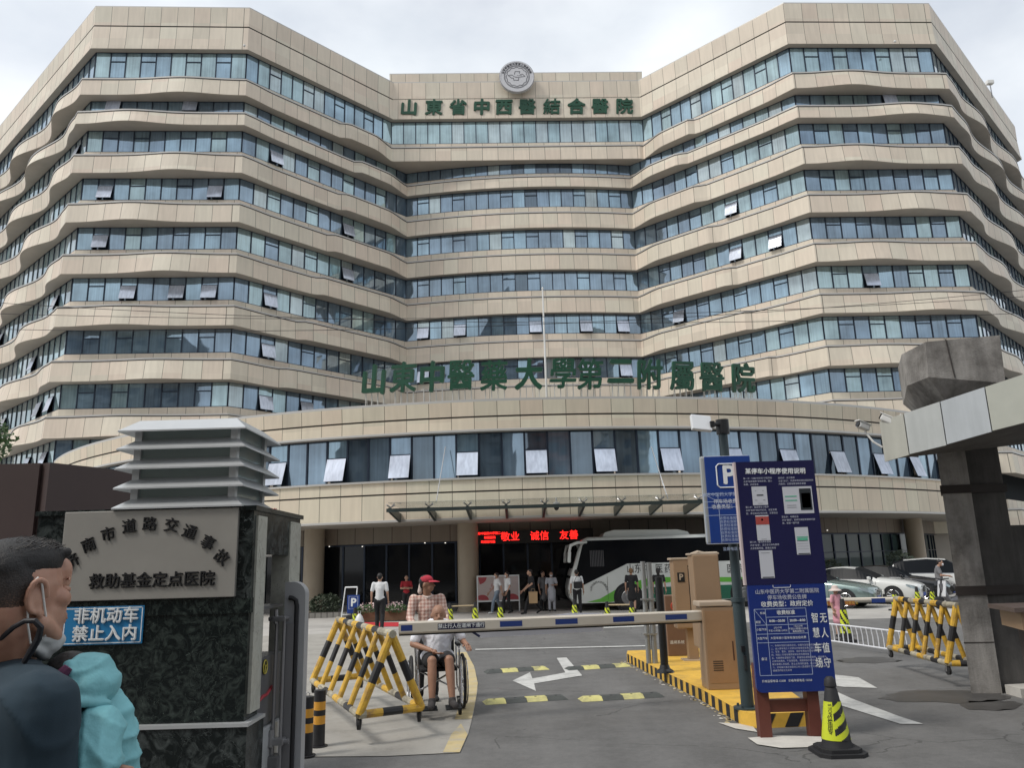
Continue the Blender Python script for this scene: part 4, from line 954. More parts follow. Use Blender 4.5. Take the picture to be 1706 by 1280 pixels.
barricade('yellow and black pipe barricade on casters beside the man in the wheelchair', G(520, 1155, zf), G(598, 1219, zf), G(702, 1205, zf), G(650, 1155, 1.0).z if False else 1.02, 6, 'striped pipe barricades')
barricade('yellow and black pipe barricade standing against the concrete portal pillar', G(1483, 1096, zf), G(1582, 1126, zf), G(1640, 1127, zf), .99, 6, 'striped pipe barricades')
# bollards
def bollard(label, px, py):
    p = G(px, py); t = thing('bollard', label, 'bollard', (p.x, p.y, 0.008), 0, 'short striped bollards')
    H = .60; r = .066; mb = MB(); zs = [(0, .04, 0), (.04, .24, 0), (.24, .33, 1), (.33, .39, 0), (.39, .48, 1), (.48, .60, 0)]
    for a, b, m in zs: mb.tube((0, 0, a), (0, 0, b), r, n=20, mi=m, cap=(b == .60))
    mb.build('post', [MATS['barrier_black'], mat('reflect_orange', (0.62, 0.30, 0.04), 0.4)], t, smooth=True)
    mb = MB(); mb.tube((0, 0, 0), (0, 0, .012), .10, n=20); mb.build('foot', [MATS['barrier_black']], t)
    mb = MB(); mb.path([(-.02, 0, .60), (-.02, 0, .63), (0, 0, .645), (.02, 0, .63), (.02, 0, .60)], .004, 6); mb.build('ring', [MATS['steel2']], t)
bollard('black bollard with two orange bands, nearer the silver gate frame', 510, 1262)
bollard('black bollard with two orange bands, nearer the pipe barricade', 531, 1246)

# ================================================================== boom barrier, cabinets and posts on the island
M_TAN = mat('tan_paint', (0.29, 0.195, 0.12), 0.45, var=0.06, scale=2, bump=0.1)
M_TAN2 = mat('light_tan_paint', (0.42, 0.34, 0.26), 0.4)
M_CREAM = mat('cream_paint', (0.56, 0.51, 0.43), 0.4, var=0.05)
M_NAVY = mat('navy_film', (0.02, 0.045, 0.19), 0.4)
bb = thing('boom_barrier', 'long cream boom with blue stickers, closed across the left lane in front of the wheelchair', 'barrier')
bl, br = YP(665, 1047, 10.35), YP(1199, 1025, 11.75)
d = (br - bl); ang = math.atan2(d.z, d.x)
def onb(t, off=0.0, dz=0.0): p = bl.lerp(br, t); return Vector((p.x, p.y + off, p.z + dz))
def tb_(px):
    r_ = ray(px, 1037); return (bl.y * r_.x - bl.x * r_.y) / ((br.x - bl.x) * r_.y - (br.y - bl.y) * r_.x)
mb = MB(); prof = [(-.05, -.055), (-.05, .055), (-.03, .075), (.03, .075), (.05, .055), (.05, -.055), (.03, -.075), (-.03, -.075)]
vs = [Vector((bl.x, bl.y + p[0], bl.z + p[1])) for p in prof] + [Vector((br.x, br.y + p[0], br.z + p[1])) for p in prof]
mb.add(vs, [tuple(range(8)), tuple(range(15, 7, -1))] + [(i, 8 + i, 8 + (i + 1) % 8, (i + 1) % 8) for i in range(8)]); 
mb.build('boom', [M_CREAM], bb)
mb = MB(); a, b = onb(0, 0, -.085), onb(1, 0, -.085)
mb.tube(a, b, .014, n=6); mb.build('rubber_strip', [MATS['rubber']], bb)
for px0, px1, in ((669, 688), (833, 870), (925, 962), (1021, 1056), (1108, 1144)):
    t0, t1 = tb_(px0), tb_(px1)
    a, b = onb(t0, -.052), onb(t1, -.052); mb = MB(); mb.add([a + Vector((0, 0, -.035)), b + Vector((0, 0, -.035)), b + Vector((0, 0, .035)), a + Vector((0, 0, .035))], [(0, 1, 2, 3)]); mb.build('blue_sticker', [M_NAVY], bb)
t0, t1 = tb_(730), tb_(808)
a, b = onb(t0, -.052), onb(t1, -.052); mb = MB(); mb.add([a + Vector((0, 0, -.038)), b + Vector((0, 0, -.038)), b + Vector((0, 0, .038)), a + Vector((0, 0, .038))], [(0, 1, 2, 3)]); lab = mb.build('warning_label', [mat('dark_film', (0.012, 0.012, 0.05), 0.4)], bb)
text('lettering', '禁止行人在道闸下通行', .062, M_WHT, facing((a + b) / 2 + Vector((0, -.004, 0)), math.atan2(d.y, d.x), 0, ang), bb, bold=.001, spacing=1.0)
q = [YP(778, 1046, 10.75), YP(801, 1063, 10.8), YP(1005, 1052, 11.35), YP(1003, 1022, 11.35), YP(950, 1022, 11.2)]
mb = MB(); n = len(q); mb.add([tuple(v) for v in q] + [(v.x, v.y + .012, v.z) for v in q], [tuple(range(n)), tuple(range(2 * n - 1, n - 1, -1))] + [((i + 1) % n, i, n + i, n + (i + 1) % n) for i in range(n)]); mb.build('hanging_panel', [mat('pale_panel', (0.60, 0.62, 0.70), 0.5)], bb)
mb = MB(); mb.path([YP(770, 1052, 10.66), YP(783, 1051, 10.68), YP(799, 1061, 10.72)], .016, 6); mb.build('brace', [mat('navy_paint', (0.02, 0.03, 0.12), 0.4)], bb)
# housing of the boom drive
hx, hy = G(1213, 1168, .16)[:2]; hy = 11.55
hx0, hx1 = YP(1182, 1170, hy - .0).x, YP(1236, 1170, hy).x
zt = YP(1200, 1012, hy).z; cx_ = (hx0 + hx1) / 2
mb = MB(); mb.rbox((cx_, hy + .20, (zt + .16) / 2 + .0), (hx1 - hx0, .40, zt - .16), .012); 
mb.build('drive_cabinet', [M_TAN], bb)
mb = MB(); mb.box((cx_ - .0, hy - .001, (zt + .16) / 2 + .02), (hx1 - hx0 - .06, .004, zt - .30)); mb.build('door', [mat('tan_paint_door', (0.29, 0.175, 0.095), .5, var=.08, scale=5)], bb)
mb = MB()
for kk in range(5): mb.box((cx_ - .06, hy - .004, .42 + kk * .03), (.14, .006, .010))
mb.build('vent', [M_BLK], bb)
mb = MB(); mb.rbox((cx_ - .03, hy + .2, zt + .045), (hx1 - hx0 + .02, .42, .07), .015); mb.build('lid', [M_TAN2], bb)
mb = MB(); pv_ = YP(1203, 1028, 11.5); mb.lathe([(.10, .14), (.12, .12), (.12, -.03), (.10, -.05), (.04, -.055)], (pv_.x + .03, 11.62, br.z), 24, axis='Y'); mb.tube((br.x - .12, br.y, br.z), (br.x + .16, br.y, br.z), .088, .105, 8); mb.build('pivot', [M_CREAM], bb, smooth=True)
mb = MB(); p = YP(1222, 1085, hy - .004); mb.box((p.x, hy - .002, p.z), (.02, .006, .26)); mb.build('door_handle', [mat('dark_brown', (0.07, 0.03, 0.02), 0.5)], bb)
def cab(name, label, cat, px0, px1, pyt, pyb, Y, depth, m, group=None):
    a, b = YP(px0, pyt, Y), YP(px1, pyt, Y); z0 = YP((px0 + px1) / 2, pyb, Y).z
    t = thing(name, label, cat, ((a.x + b.x) / 2, Y + depth / 2, 0), 0, group); return t, b.x - a.x, a.z, z0
# front kiosk: tall head on a slim pedestal
t, kw, kz1, kz0 = cab('payment_kiosk', 'tall tan payment kiosk with rounded top on a slim pedestal behind the boom', 'kiosk', 1152, 1196, 925, 1080, 12.3, .3, M_TAN)
mb = MB(); mb.rbox((0, 0, (kz1 + kz0) / 2), (kw, .34, kz1 - kz0), .02); mb.build('head', [M_TAN], t)
mb = MB(); mb.path([(-kw / 2, -.12, kz1), (-kw / 4, -.13, kz1 + .035), (0, -.12, kz1 + .01), (kw / 2, -.1, kz1 + .01)], .03, 8); mb.rbox((0, .02, kz1 + .01), (kw + .04, .36, .03), .01); mb.build('hood', [M_TAN2], t)
mb = MB(); mb.rbox((.02, 0, (kz0 + .16) / 2), (kw * .5, .2, kz0 - .16), .015); mb.build('pedestal', [M_TAN], t)
mb = MB(); mb.box((.02, 0, .17), (kw * .8, .34, .02)); mb.build('foot_plate', [M_TAN2], t)
text('logo', 'ↄ', .10, M_WHT, facing((kw * .02, -.172, kz0 + .20)), t, bold=.003)
mb = MB(); mb.box((kw * .1, -.171, kz0 + .05), (.05, .006, .09)); mb.build('card_slot', [M_BLK], t)
# second kiosk farther back with the P mark and a dark screen
t, kw, kz1, kz0 = cab('ticket_kiosk', 'tan kiosk with a P mark and narrow black screen on the yellow island', 'kiosk', 1120, 1160, 933, 1048, 14.8, .3, M_TAN)
mb = MB(); mb.rbox((0, 0, (kz1 + kz0) / 2), (kw, .34, kz1 - kz0), .02); mb.build('head', [M_TAN], t)
mb = MB(); mb.rbox((-.02, 0, kz1 + .012), (kw + .03, .36, .04), .012); mb.build('hood', [M_TAN2], t)
mb = MB(); mb.box((kw * .27, -.172, (kz1 + kz0) / 2), (kw * .34, .008, (kz1 - kz0) * .82)); mb.build('screen', [mat('screen_black', (0.01, 0.01, 0.012), 0.15)], t)
mb = MB(); mb.rbox((-kw * .2, -.172, kz1 - .32), (.13, .012, .17), .004); mb.build('mark_plate', [mat('black_plastic', (0.015, 0.015, 0.015), 0.4)], t)
text('lettering', 'P', .15, M_TAN2, facing((-kw * .2, -.18, kz1 - .32)), t, bold=.004)
text('lettering', 'TB', .12, M_TAN2, facing((kw * .27, -.18, kz1 - .2)), t, bold=.003)
text('lettering', '通道', .07, M_WHT, facing((kw * .27, -.18, kz0 + .17)), t, bold=.002)
mb = MB(); mb.rbox((.06, 0, (kz0 + .16) / 2), (kw * .42, .18, kz0 - .16), .015); mb.build('pedestal', [M_TAN], t)
mb = MB(); mb.box((.05, 0, .17), (kw * .85, .34, .02)); mb.build('foot_plate', [M_TAN2], t)
t, kw, kz1, kz0 = cab('rear_barrier_cabinet', 'lower brown cabinet with an orange round mark behind the P kiosk', 'cabinet', 1107, 1138, 993, 1095, 15.6, .35, M_TAN)
mb = MB(); mb.rbox((0, 0, (kz1 + .16) / 2), (kw, .36, kz1 - .16), .015); mb.build('housing', [mat('brown_paint', (0.17, 0.10, 0.065), 0.5, var=.08)], t)
mb = MB(); 
for r in (.085, .045): mb.path([(.02 + r * math.cos(a), -.184, kz1 - .2 + r * math.sin(a)) for a in [i * math.pi / 10 for i in range(20)]], .014, 6, closed=True)
mb.build('round_mark', [mat('orange_mark', (0.45, 0.06, 0.03), 0.5)], t)
text('lettering', '道闸系统', .07, M_WHT, facing((0, -.184, kz1 * .32)), t)
# posts
M_GALV = mat('galvanised', (0.30, 0.31, 0.31), 0.4, 0.6, var=0.12, scale=4)
p = G(1086, 1106, .16); zt = YP(1080, 932, p.y).z
t = thing('galvanised_post', 'pair of grey galvanised pipes clamped together at the tip of the yellow island', 'post', (p.x, p.y, .16))
mb = MB(); mb.tube((-.05, 0, 0), (-.05, 0, zt - .2), .045, n=14); mb.build('pipe', [M_GALV], t, smooth=True)
mb = MB(); mb.tube((.06, 0, 0), (.06, 0, zt - .22), .05, n=14); mb.build('pipe', [M_GALV], t, smooth=True)
mb = MB(); 
for z in (.5, 1.1): mb = MB(); mb.box((0, 0, z), (.25, .12, .03)); mb.build('clamp', [M_GALV], t)
p = G(1108, 1121, .16); zt = YP(1101, 962, p.y).z
t = thing('black_post', 'slim black steel post with a flared foot on the yellow island', 'post', (p.x, p.y, .16))
mb = MB(); mb.tube((0, 0, 0), (0, 0, zt - .16), .065, n=16); mb.build('pole', [mat('black_gloss', (0.012, 0.013, 0.014), 0.3)], t, smooth=True)
mb = MB(); mb.lathe([(.15, 0), (.14, .03), (.09, .06), (.07, .12)], (0, 0, 0), 20); mb.build('foot', [MATS['black_gloss']], t, smooth=True)
# camera mast with flood light and blue price board
p = G(1246, 1181, .16); my = p.y
M_MAST = mat('mast_green_grey', (0.045, 0.065, 0.072), 0.4, 0.2, var=.08)
zt = YP(1198, 700, my).z; mx_ = p.x
t = thing('camera_mast', 'tall dark green mast carrying a white flood light, standing at the island corner', 'mast', (mx_, my, .16))
zm = YP(1232, 1003, my).z - .16
mb = MB(); mb.tube((0, 0, 0), (0, 0, zm), .078, .074, 18); mb.tube((0, 0, zm), (0, 0, zm + .05), .09, n=18); mb.tube((0, 0, zm + .05), (0, 0, zt - .16), .06, .055, 18); mb.build('pole', [M_MAST], t, smooth=True)
mb = MB(); mb.tube((0, 0, 0), (0, 0, .02), .17, n=20)
for a in range(4): mb.tube((.13 * math.cos(a * 1.57 + .8), .13 * math.sin(a * 1.57 + .8), .02), (.13 * math.cos(a * 1.57 + .8), .13 * math.sin(a * 1.57 + .8), .05), .015, n=6)
mb.build('foot_plate', [M_MAST], t)
fl_ = YP(1168, 708, my - .1) - Vector((mx_, my, .16))
mb = MB(); mb.tube((0, 0, zt - .35), (0, 0, zt - .16), .085, n=16); mb.tube((0, -.02, zt - .22), fl_ + Vector((.12, .0, -.0)), .028, n=8); mb.rbox(fl_ + Vector((.14, 0, 0)), (.06, .1, .08), .01); mb.build('bracket', [mat('black_plastic2', (0.015, 0.016, 0.018), 0.4)], t)
mb = MB(); mb.rbox(fl_ + Vector((0, 0, .02)), (.27, .06, .22), .012, rz=.15, rx=-.35, ry=.1); mb.build('flood_light', [mat('lamp_face', (0.66, 0.68, 0.70), 0.3)], t)
mb = MB(); mb.tube((.0, -.075, .45), (.0, -.075, .62), .02, n=8); mb.rbox((-.02, -.09, .7), (.05, .03, .07), .006); mb.build('junction_box', [mat('black_plastic2', (0.015, 0.016, 0.018), 0.4)], t)
M_SBL = mat('board_blue', (0.012, 0.045, 0.22), 0.3, var=.06, scale=2); M_LINE = mat('board_line', (0.42, 0.50, 0.68), 0.5)
by = my - .16
P = [YP(1170, 760, by), YP(1252, 758, by), YP(1262, 905, by), YP(1185, 908, by)]
bw = (P[1].x + P[2].x) / 2 - (P[0].x + P[3].x) / 2; bz1, bz0 = (P[0].z + P[1].z) / 2, (P[2].z + P[3].z) / 2; bcx = (P[0].x + P[1].x + P[2].x + P[3].x) / 4
pb = thing('parking_price_board', 'blue board with a white P mark on the mast, half hidden by the navy board', 'sign', (bcx, by, (bz0 + bz1) / 2))
bh = bz1 - bz0
mb = MB(); mb.rbox((-.02, .05, 0), (bw + .04, .08, bh), .03); mb.build('tray', [mat('board_edge', (0.40, 0.42, 0.42), 0.35, 0.4)], pb)
mb = MB(); mb.rbox((0, .004, 0), (bw - .02, .02, bh - .02), .01); mb.build('panel', [M_SBL], pb)
def frame_lines(parent, rects, y=-.008, w_=.006, m=None, name='grid_lines'):
    mb = MB()
    for x0, z0, x1, z1 in rects:
        if abs(x1 - x0) < abs(z1 - z0): mb.add([(x0 - w_ / 2, y, z0), (x0 + w_ / 2, y, z0), (x1 + w_ / 2, y - .0004, z1), (x1 - w_ / 2, y - .0004, z1)], [(0, 1, 2, 3)])
        else: mb.add([(x0, y - .0008, z0 - w_ / 2), (x1, y - .0008, z1 - w_ / 2), (x1, y - .0008, z1 + w_ / 2), (x0, y - .0008, z0 + w_ / 2)], [(0, 1, 2, 3)])
    return mb.build(name, [m or M_LINE], parent)
s_ = .135; zc = bh / 2 - .26
mb = MB(); mb.path([(x, -.008, z) for x, z in [(-.12, zc - .15), (-.15, zc - .12), (-.15, zc + .12), (-.12, zc + .15), (.12, zc + .15), (.15, zc + .12), (.15, zc - .12), (.12, zc - .15)]], .009, 6, closed=True); mb.build('mark_frame', [M_WHT], pb)
text('lettering', 'P', .33, M_WHT, facing((0, -.008, zc)), pb, bold=.010)
text('lettering', '山东中医药大学第二附属医院', .055, M_LINE, facing((0, -.008, bh / 2 - .50)), pb)
text('lettering', '停车场收费公告牌\n收费类型：政府定价', .06, M_WHT, facing((.02, -.008, bh / 2 - .62)), pb, line=1.1)
R_ = [(-.34, z, .34, z) for z in (.07, -.03, -.10, -.20, -.55)] + [(-.34, .07, -.34, -.55), (.34, .07, .34, -.55), (-.16, .07, -.16, -.55), (-.34, .07, -.16, -.03)]
frame_lines(pb, R_)
for k in range(7): text('lettering', '收费标准按照政府定价执行', .042, M_LINE, facing((.09, -.008, -.24 - k * .045)), pb)
text('lettering', '监督电话 12358', .045, M_LINE, facing((0, -.008, -.62)), pb)

# ================================================================== big notice boards with brown legs
NYb = 9.2
u0, u1, u2, u3 = [YP(*q, NYb) for q in ((1227, 769), (1357, 768), (1376, 972), (1243, 976))]
nb_ = thing('notice_board', 'tall navy notice board headed by white characters with small screenshots, above the tariff board', 'sign', ((u0.x + u1.x + u2.x + u3.x) / 4, NYb, (u0.z + u1.z + u2.z + u3.z) / 4))
uw, uh = ((u1.x - u0.x) + (u2.x - u3.x)) / 2, ((u0.z + u1.z) - (u2.z + u3.z)) / 2
M_NB = mat('board_navy', (0.010, 0.010, 0.055), 0.32, var=.05, scale=2)
mb = MB(); mb.box((-.012, .045, 0), (uw + .02, .07, uh)); mb.build('tray', [mat('pink_edge', (0.50, 0.42, 0.42), 0.5)], nb_)
mb = MB(); mb.box((0, .004, 0), (uw, .012, uh)); mb.build('panel', [M_NB], nb_)
def ub(px, py):
    """photo pixel -> local x, z on the upper board"""
    p = YP(px, py, NYb); return p.x - nb_.location.x, p.z - nb_.location.z
x, z = ub(1290, 786); text('lettering', '某停车小程序使用说明', .071, M_WHT, facing((x + .01, -.006, z), 0, 0, -.02), nb_, bold=.002)
M_FINE = mat('fine_print', (0.50, 0.52, 0.60), 0.5)
for (px, py), s_ in (((1238, 799), '第一步：扫描"停车码"小程序码\n点击"临停缴费"查询车费，输入\n车牌，点击查询'), ((1296, 798), '第四步：支付费用\n点击"支付"，完成车费后请在规定时间\n内离场，如需发票请联系客服'),
                     ((1242, 847), '第二步：登录停车小程序\n点击"我的"绑定手机号，绑定车牌\n后，系统自动识别车辆，方便进出'), ((1302, 863), '第五步：车辆出场\n点击"确定"，系统开闸后车辆即可驶\n离，祝您一路平安'), ((1249, 905), '第三步：查询停车费用\n点击"查询"，显示本次停车费用\n点击查看明细，缴费后离场')):
    x, z = ub(px, py); text('fine_print', s_, .0245, M_FINE, facing((x, -.006, z - .03)), nb_, align='LEFT', line=1.45)
M_PAPER = mat('print_white', (0.50, 0.51, 0.55), 0.5); M_GRP = mat('print_green', (0.10, 0.42, 0.27), 0.5); M_REDP = mat('print_red', (0.36, 0.06, 0.05), 0.5)
def card(c, items, mfirst):
    q = [ub(*p) for p in c]; w0 = (q[1][0] - q[0][0] + q[2][0] - q[3][0]) / 2; h0 = (q[0][1] + q[1][1] - q[2][1] - q[3][1]) / 2; cx_ = sum(p[0] for p in q) / 4; cz_ = sum(p[1] for p in q) / 4
    mb = MB(); mb.add([(cx_ - w0 / 2, -.004, cz_ - h0 / 2), (cx_ + w0 / 2, -.004, cz_ - h0 / 2), (cx_ + w0 / 2, -.004, cz_ + h0 / 2), (cx_ - w0 / 2, -.004, cz_ + h0 / 2)], [(0, 1, 2, 3)], 0)
    for x0, z0, x1, z1, mi in items:
        mb.add([(cx_ + w0 * (x0 - .5), -.006, cz_ + h0 * (z0 - .5)), (cx_ + w0 * (x1 - .5), -.006, cz_ + h0 * (z0 - .5)), (cx_ + w0 * (x1 - .5), -.006, cz_ + h0 * (z1 - .5)), (cx_ + w0 * (x0 - .5), -.006, cz_ + h0 * (z1 - .5))], [(0, 1, 2, 3)], mi)
    mb.build('screenshot', [mfirst, M_GRP, M_REDP, mat('print_black', (0.02, 0.025, 0.03), 0.4), mat('print_grey', (0.25, 0.26, 0.28), 0.5)], nb_)
card([(1252, 811), (1277, 811), (1279, 842), (1254, 842)], [(.3, .5, .75, .56, 3), (.2, .75, .3, .78, 4), (.7, .75, .8, .78, 4), (.15, .25, .3, .28, 4), (.7, .25, .85, .29, 4), (.35, .08, .65, .1, 4)], M_PAPER)
card([(1303, 811), (1352, 811), (1356, 855), (1307, 857)], [(.06, .62, .46, .66, 1), (.06, .47, .46, .51, 1), (.56, .12, .96, .92, 3), (.62, .2, .92, .75, 4), (.1, .3, .42, .32, 4), (.1, .22, .42, .24, 4), (.72, .45, .84, .5, 0)], M_PAPER)
card([(1258, 859), (1280, 859), (1284, 901), (1262, 901)], [(0, .63, 1, .95, 2), (.42, .78, .56, .86, 0), (.3, .04, .7, .06, 4)], M_PAPER)
card([(1264, 918), (1286, 917), (1291, 964), (1268, 964)], [(.15, .9, .8, .92, 4), (.1, .02, .95, .05, 3)], M_PAPER)
card([(1322, 879), (1345, 879), (1351, 924), (1329, 925)], [(.1, .63, .94, .66, 1), (.12, .52, .9, .61, 1), (.1, .5, .9, .515, 3), (.1, .4, .9, .41, 4), (.1, .3, .9, .31, 4), (.1, .2, .9, .21, 4), (.1, .02, .95, .05, 3)], M_PAPER)
# tariff board
v0, v1, v2, v3 = [YP(*q, NYb) for q in ((1245, 975), (1377, 973), (1391, 1152), (1262, 1155))]
tb = thing('tariff_board', 'blue tariff board with a white table on reddish brown legs, below the navy notice board', 'sign', ((v0.x + v1.x + v2.x + v3.x) / 4, NYb, (v0.z + v1.z + v2.z + v3.z) / 4))
vw, vh = ((v1.x - v0.x) + (v2.x - v3.x)) / 2, ((v0.z + v1.z) - (v2.z + v3.z)) / 2
M_TB = mat('tariff_blue', (0.010, 0.028, 0.17), 0.3, var=.06, scale=2)
mb = MB(); r = .06; pl = [(-vw / 2, vh / 2), (vw / 2, vh / 2)] + [(vw / 2 - r + r * math.cos(a), -vh / 2 + r - r * math.sin(a)) for a in [i * math.pi / 10 for i in range(6)]] + [(-vw / 2 + r - r * math.sin(a), -vh / 2 + r - r * math.cos(a)) for a in [i * math.pi / 10 for i in range(6)]]
mb.plate(pl[::-1], Matrix.Translation((0, .0, 0)), .05); mb.build('panel', [M_TB], tb)
def lb_(px, py): p = YP(px, py, NYb); return p.x - tb.location.x, p.z - tb.location.z
def tx(px, py, s_, size, m=M_WHT, **k): x, z = lb_(px, py); return text('lettering', s_, size, m, facing((x, -.004, z), 0, 0, -.0), tb, **k)
tx(1311, 986, '山东中医药大学第二附属医院', .056, M_FINE, bold=.0005); tx(1311, 996, '停车场收费公告牌', .056, M_FINE, bold=.0005); tx(1311, 1007, '收费类型：政府定价', .066, M_WHT, bold=.001)
for i, (a, b) in enumerate(zip('智慧车场', '无人值守')):
    tx(1357.5 + i * 2.4, 1031 + i * 25, a, .115, bold=.001, sx=.72); tx(1371.5 + i * 2.4, 1031 + i * 25, b, .115, bold=.001, sx=.72)
gx0, gz1 = lb_(1256, 1016); gx1, gz0 = lb_(1354, 1124)
zs = [gz1] + [lb_(1300, y)[1] for y in (1028.5, 1041.5, 1056.5, 1071)] + [gz0]; xs1, xs2 = lb_(1277, 1040)[0], lb_(1313, 1040)[0]
sk = lambda z: 0
R_ = [(gx0, z, gx1, z) for z in (zs[0], zs[2], zs[3], zs[4], zs[5])] + [(xs1, zs[1], gx1, zs[1]), (gx0, zs[5], gx0, zs[0]), (gx1, zs[5], gx1, zs[0]), (xs1, zs[5], xs1, zs[0]), (xs2, zs[3], xs2, zs[1]), (gx0, zs[0], xs1, zs[2])]
frame_lines(tb, R_, y=-.003, w_=.005)
def tl(x, z, s_, size, **k): return text('lettering', s_, size, M_WHT, facing((x, -.004, z)), tb, **k)
mx1 = (xs1 + gx1) / 2; m1, m2 = (xs1 + xs2) / 2, (xs2 + gx1) / 2; m0 = (gx0 + xs1) / 2
tl(mx1, (zs[0] + zs[1]) / 2, '收费标准', .052, bold=.001); tl(m1, (zs[1] + zs[2]) / 2, '8:00—20:00', .036, bold=.001); tl(m2, (zs[1] + zs[2]) / 2, '20:00—8:00', .036, bold=.001)
tl(m0 + .03, (zs[0] + zs[1]) / 2, '标准', .03); tl(m0 - .03, (zs[1] + zs[2]) / 2 - .01, '类型', .03)
tl(m0, (zs[2] + zs[3]) / 2, '小型汽车', .03); tl(m0, (zs[3] + zs[4]) / 2, '大型汽车', .03); tl(m0, (zs[4] + zs[5]) / 2, '备注', .034)
tl(m1, (zs[2] + zs[3]) / 2, '2元/小时\n不足1小时按1小时计', .024, line=1.3); tl(m2, (zs[2] + zs[3]) / 2, '1元/2小时\n不足2小时按2小时计\n最高收费5元', .024, line=1.15); tl(mx1, (zs[3] + zs[4]) / 2, '大型车按小型车标准加倍收费', .031)
lines_ = ['一、本停车场实行政府定价，依据市发改委核定的标准收费', '二、进入停车场三十分钟以内免收停车费，超过部分计时', '三、军车、警车、消防车、救护车等执行任务车辆免费', '四、残疾人专用车辆凭有效证件免费停放', '五、车辆停放请锁好门窗，贵重物品请随身携带，停车费为', '占用场地费用，不含保管费。请按照指示标志有序停放，', '服从管理人员指挥，禁止占用消防通道，禁止乱停乱放。', '六、如有疑问请咨询现场工作人员或拨打下方电话联系我们', '感谢您的配合与支持']
for k, s_ in enumerate(lines_): text('fine_print', s_, .0235, M_FINE, facing((xs1 + .02, -.004, zs[4] - .035 - k * (zs[4] - zs[5] - .05) / 9)), tb, align='LEFT')
tx(1311, 1135, '价格监督电话 12358　价格举报电话 12358', .03, M_WHT)
x, z = lb_(1302, 975); mb = MB(); mb.path([(x - .1, -.004, z + .0), (x - .1, -.004, z - .02), (x - .09, -.004, z - .03), (x + .09, -.004, z - .03), (x + .1, -.004, z - .02), (x + .1, -.004, z)], .003, 5); mb.build('mark_frame', [M_WHT], tb)
M_LEG = mat('reddish_brown_paint', (0.115, 0.035, 0.025), 0.45, var=.15, scale=4)
zb_ = v2.z - tb.location.z
for px in (1284, 1373):
    g_ = G(px, 1236); mb = MB(); x = g_.x - tb.location.x
    mb.box((x, .11, (zb_ + .3 - tb.location.z) / 2), (.13, .13, tb.location.z + zb_ + .3)); mb.build('leg', [M_LEG], tb)
xa_, xb_ = G(1284, 1236).x - tb.location.x + .066, G(1373, 1236).x - tb.location.x - .066
mb = MB(); mb.box(((xa_ + xb_) / 2, .11, YP(1330, 1178, NYb).z - tb.location.z), (xb_ - xa_, .08, .13)); mb.build('crossbar', [M_LEG], tb)

# ================================================================== big traffic cone
M_LIME = mat('reflective_lime', (0.55, 0.62, 0.03), 0.45, var=.05)
p = G(1396, 1256)
ck = thing('traffic_cone', 'large black cone with lime and black reflective sleeve at the foot of the tariff board', 'cone', (p.x, p.y, 0))
czt = YP(1378, 1128, p.y).z; s_ = czt / .9
mb = MB()
oc = [(-.16, -.24), (.16, -.24), (.24, -.16), (.24, .16), (.16, .24), (-.16, .24), (-.24, .16), (-.24, -.16)]
mb.prism(oc, 0, .035); mb.prism([(a * .82, b * .82) for a, b in oc], .035, .07); mb.build('base', [mat('cone_rubber', (0.018, 0.018, 0.02), 0.65, bump=.2)], ck)
mb = MB(); mb.lathe([(.155, .07), (.14, .12), (.06, czt - .12), (.05, czt - .1), (.062, czt - .09), (.055, czt - .03), (.03, czt), (.01, czt)], (0, 0, 0), 24); mb.build('body', [MATS['cone_rubber']], ck, smooth=True)
z0_, z1_ = .14, czt * .68
def rc(z): return .14 + (.06 - .14) * (z - .12) / (czt - .24) + .004
mb = MB(); n = 48; nz = 40; vs = []; fs = []; mi = []
for j in range(nz + 1):
    z = z0_ + (z1_ - z0_) * j / nz
    for k in range(n): a = 2 * math.pi * k / n; vs.append((rc(z) * math.cos(a), rc(z) * math.sin(a), z))
for j in range(nz):
    for k in range(n):
        a = (k + .5) / n * 2 * math.pi; zz = (j + .5) / nz * (z1_ - z0_); dd = a - math.pi * 1.5
        stripe = ((zz * 7.4 - dd * .55) % 1.0) > .5 and (dd > -.35) and dd < 1.6
        mb.add([vs[j * n + k], vs[j * n + (k + 1) % n], vs[(j + 1) * n + (k + 1) % n], vs[(j + 1) * n + k]], [(0, 1, 2, 3)], 1 if stripe else 0)
mb.build('reflective_sleeve', [M_LIME, MATS['barrier_black']], ck, smooth=True)
for i, ch in enumerate('专用车位'):
    z = z0_ + (z1_ - z0_) * (.22 + .12 * i); a = RAD(270 - 42)
    text('lettering', ch, .055, M_INK, Matrix.Translation((rc(z) * 1.02 * math.cos(a), rc(z) * 1.02 * math.sin(a), z)) @ Matrix.Rotation(a + RAD(90), 4, 'Z') @ Matrix.Rotation(RAD(78), 4, 'X'), ck, ext=.001)
for i, ch in enumerate('STOP'):
    z = z0_ + (z1_ - z0_) * (.92 - .08 * i); a = RAD(270 - 40)
    text('lettering', ch, .045, M_INK, Matrix.Translation((rc(z) * 1.02 * math.cos(a), rc(z) * 1.02 * math.sin(a), z)) @ Matrix.Rotation(a + RAD(90), 4, 'Z') @ Matrix.Rotation(RAD(78), 4, 'X') @ Matrix.Rotation(RAD(-90), 4, 'Z'), ck, ext=.001)
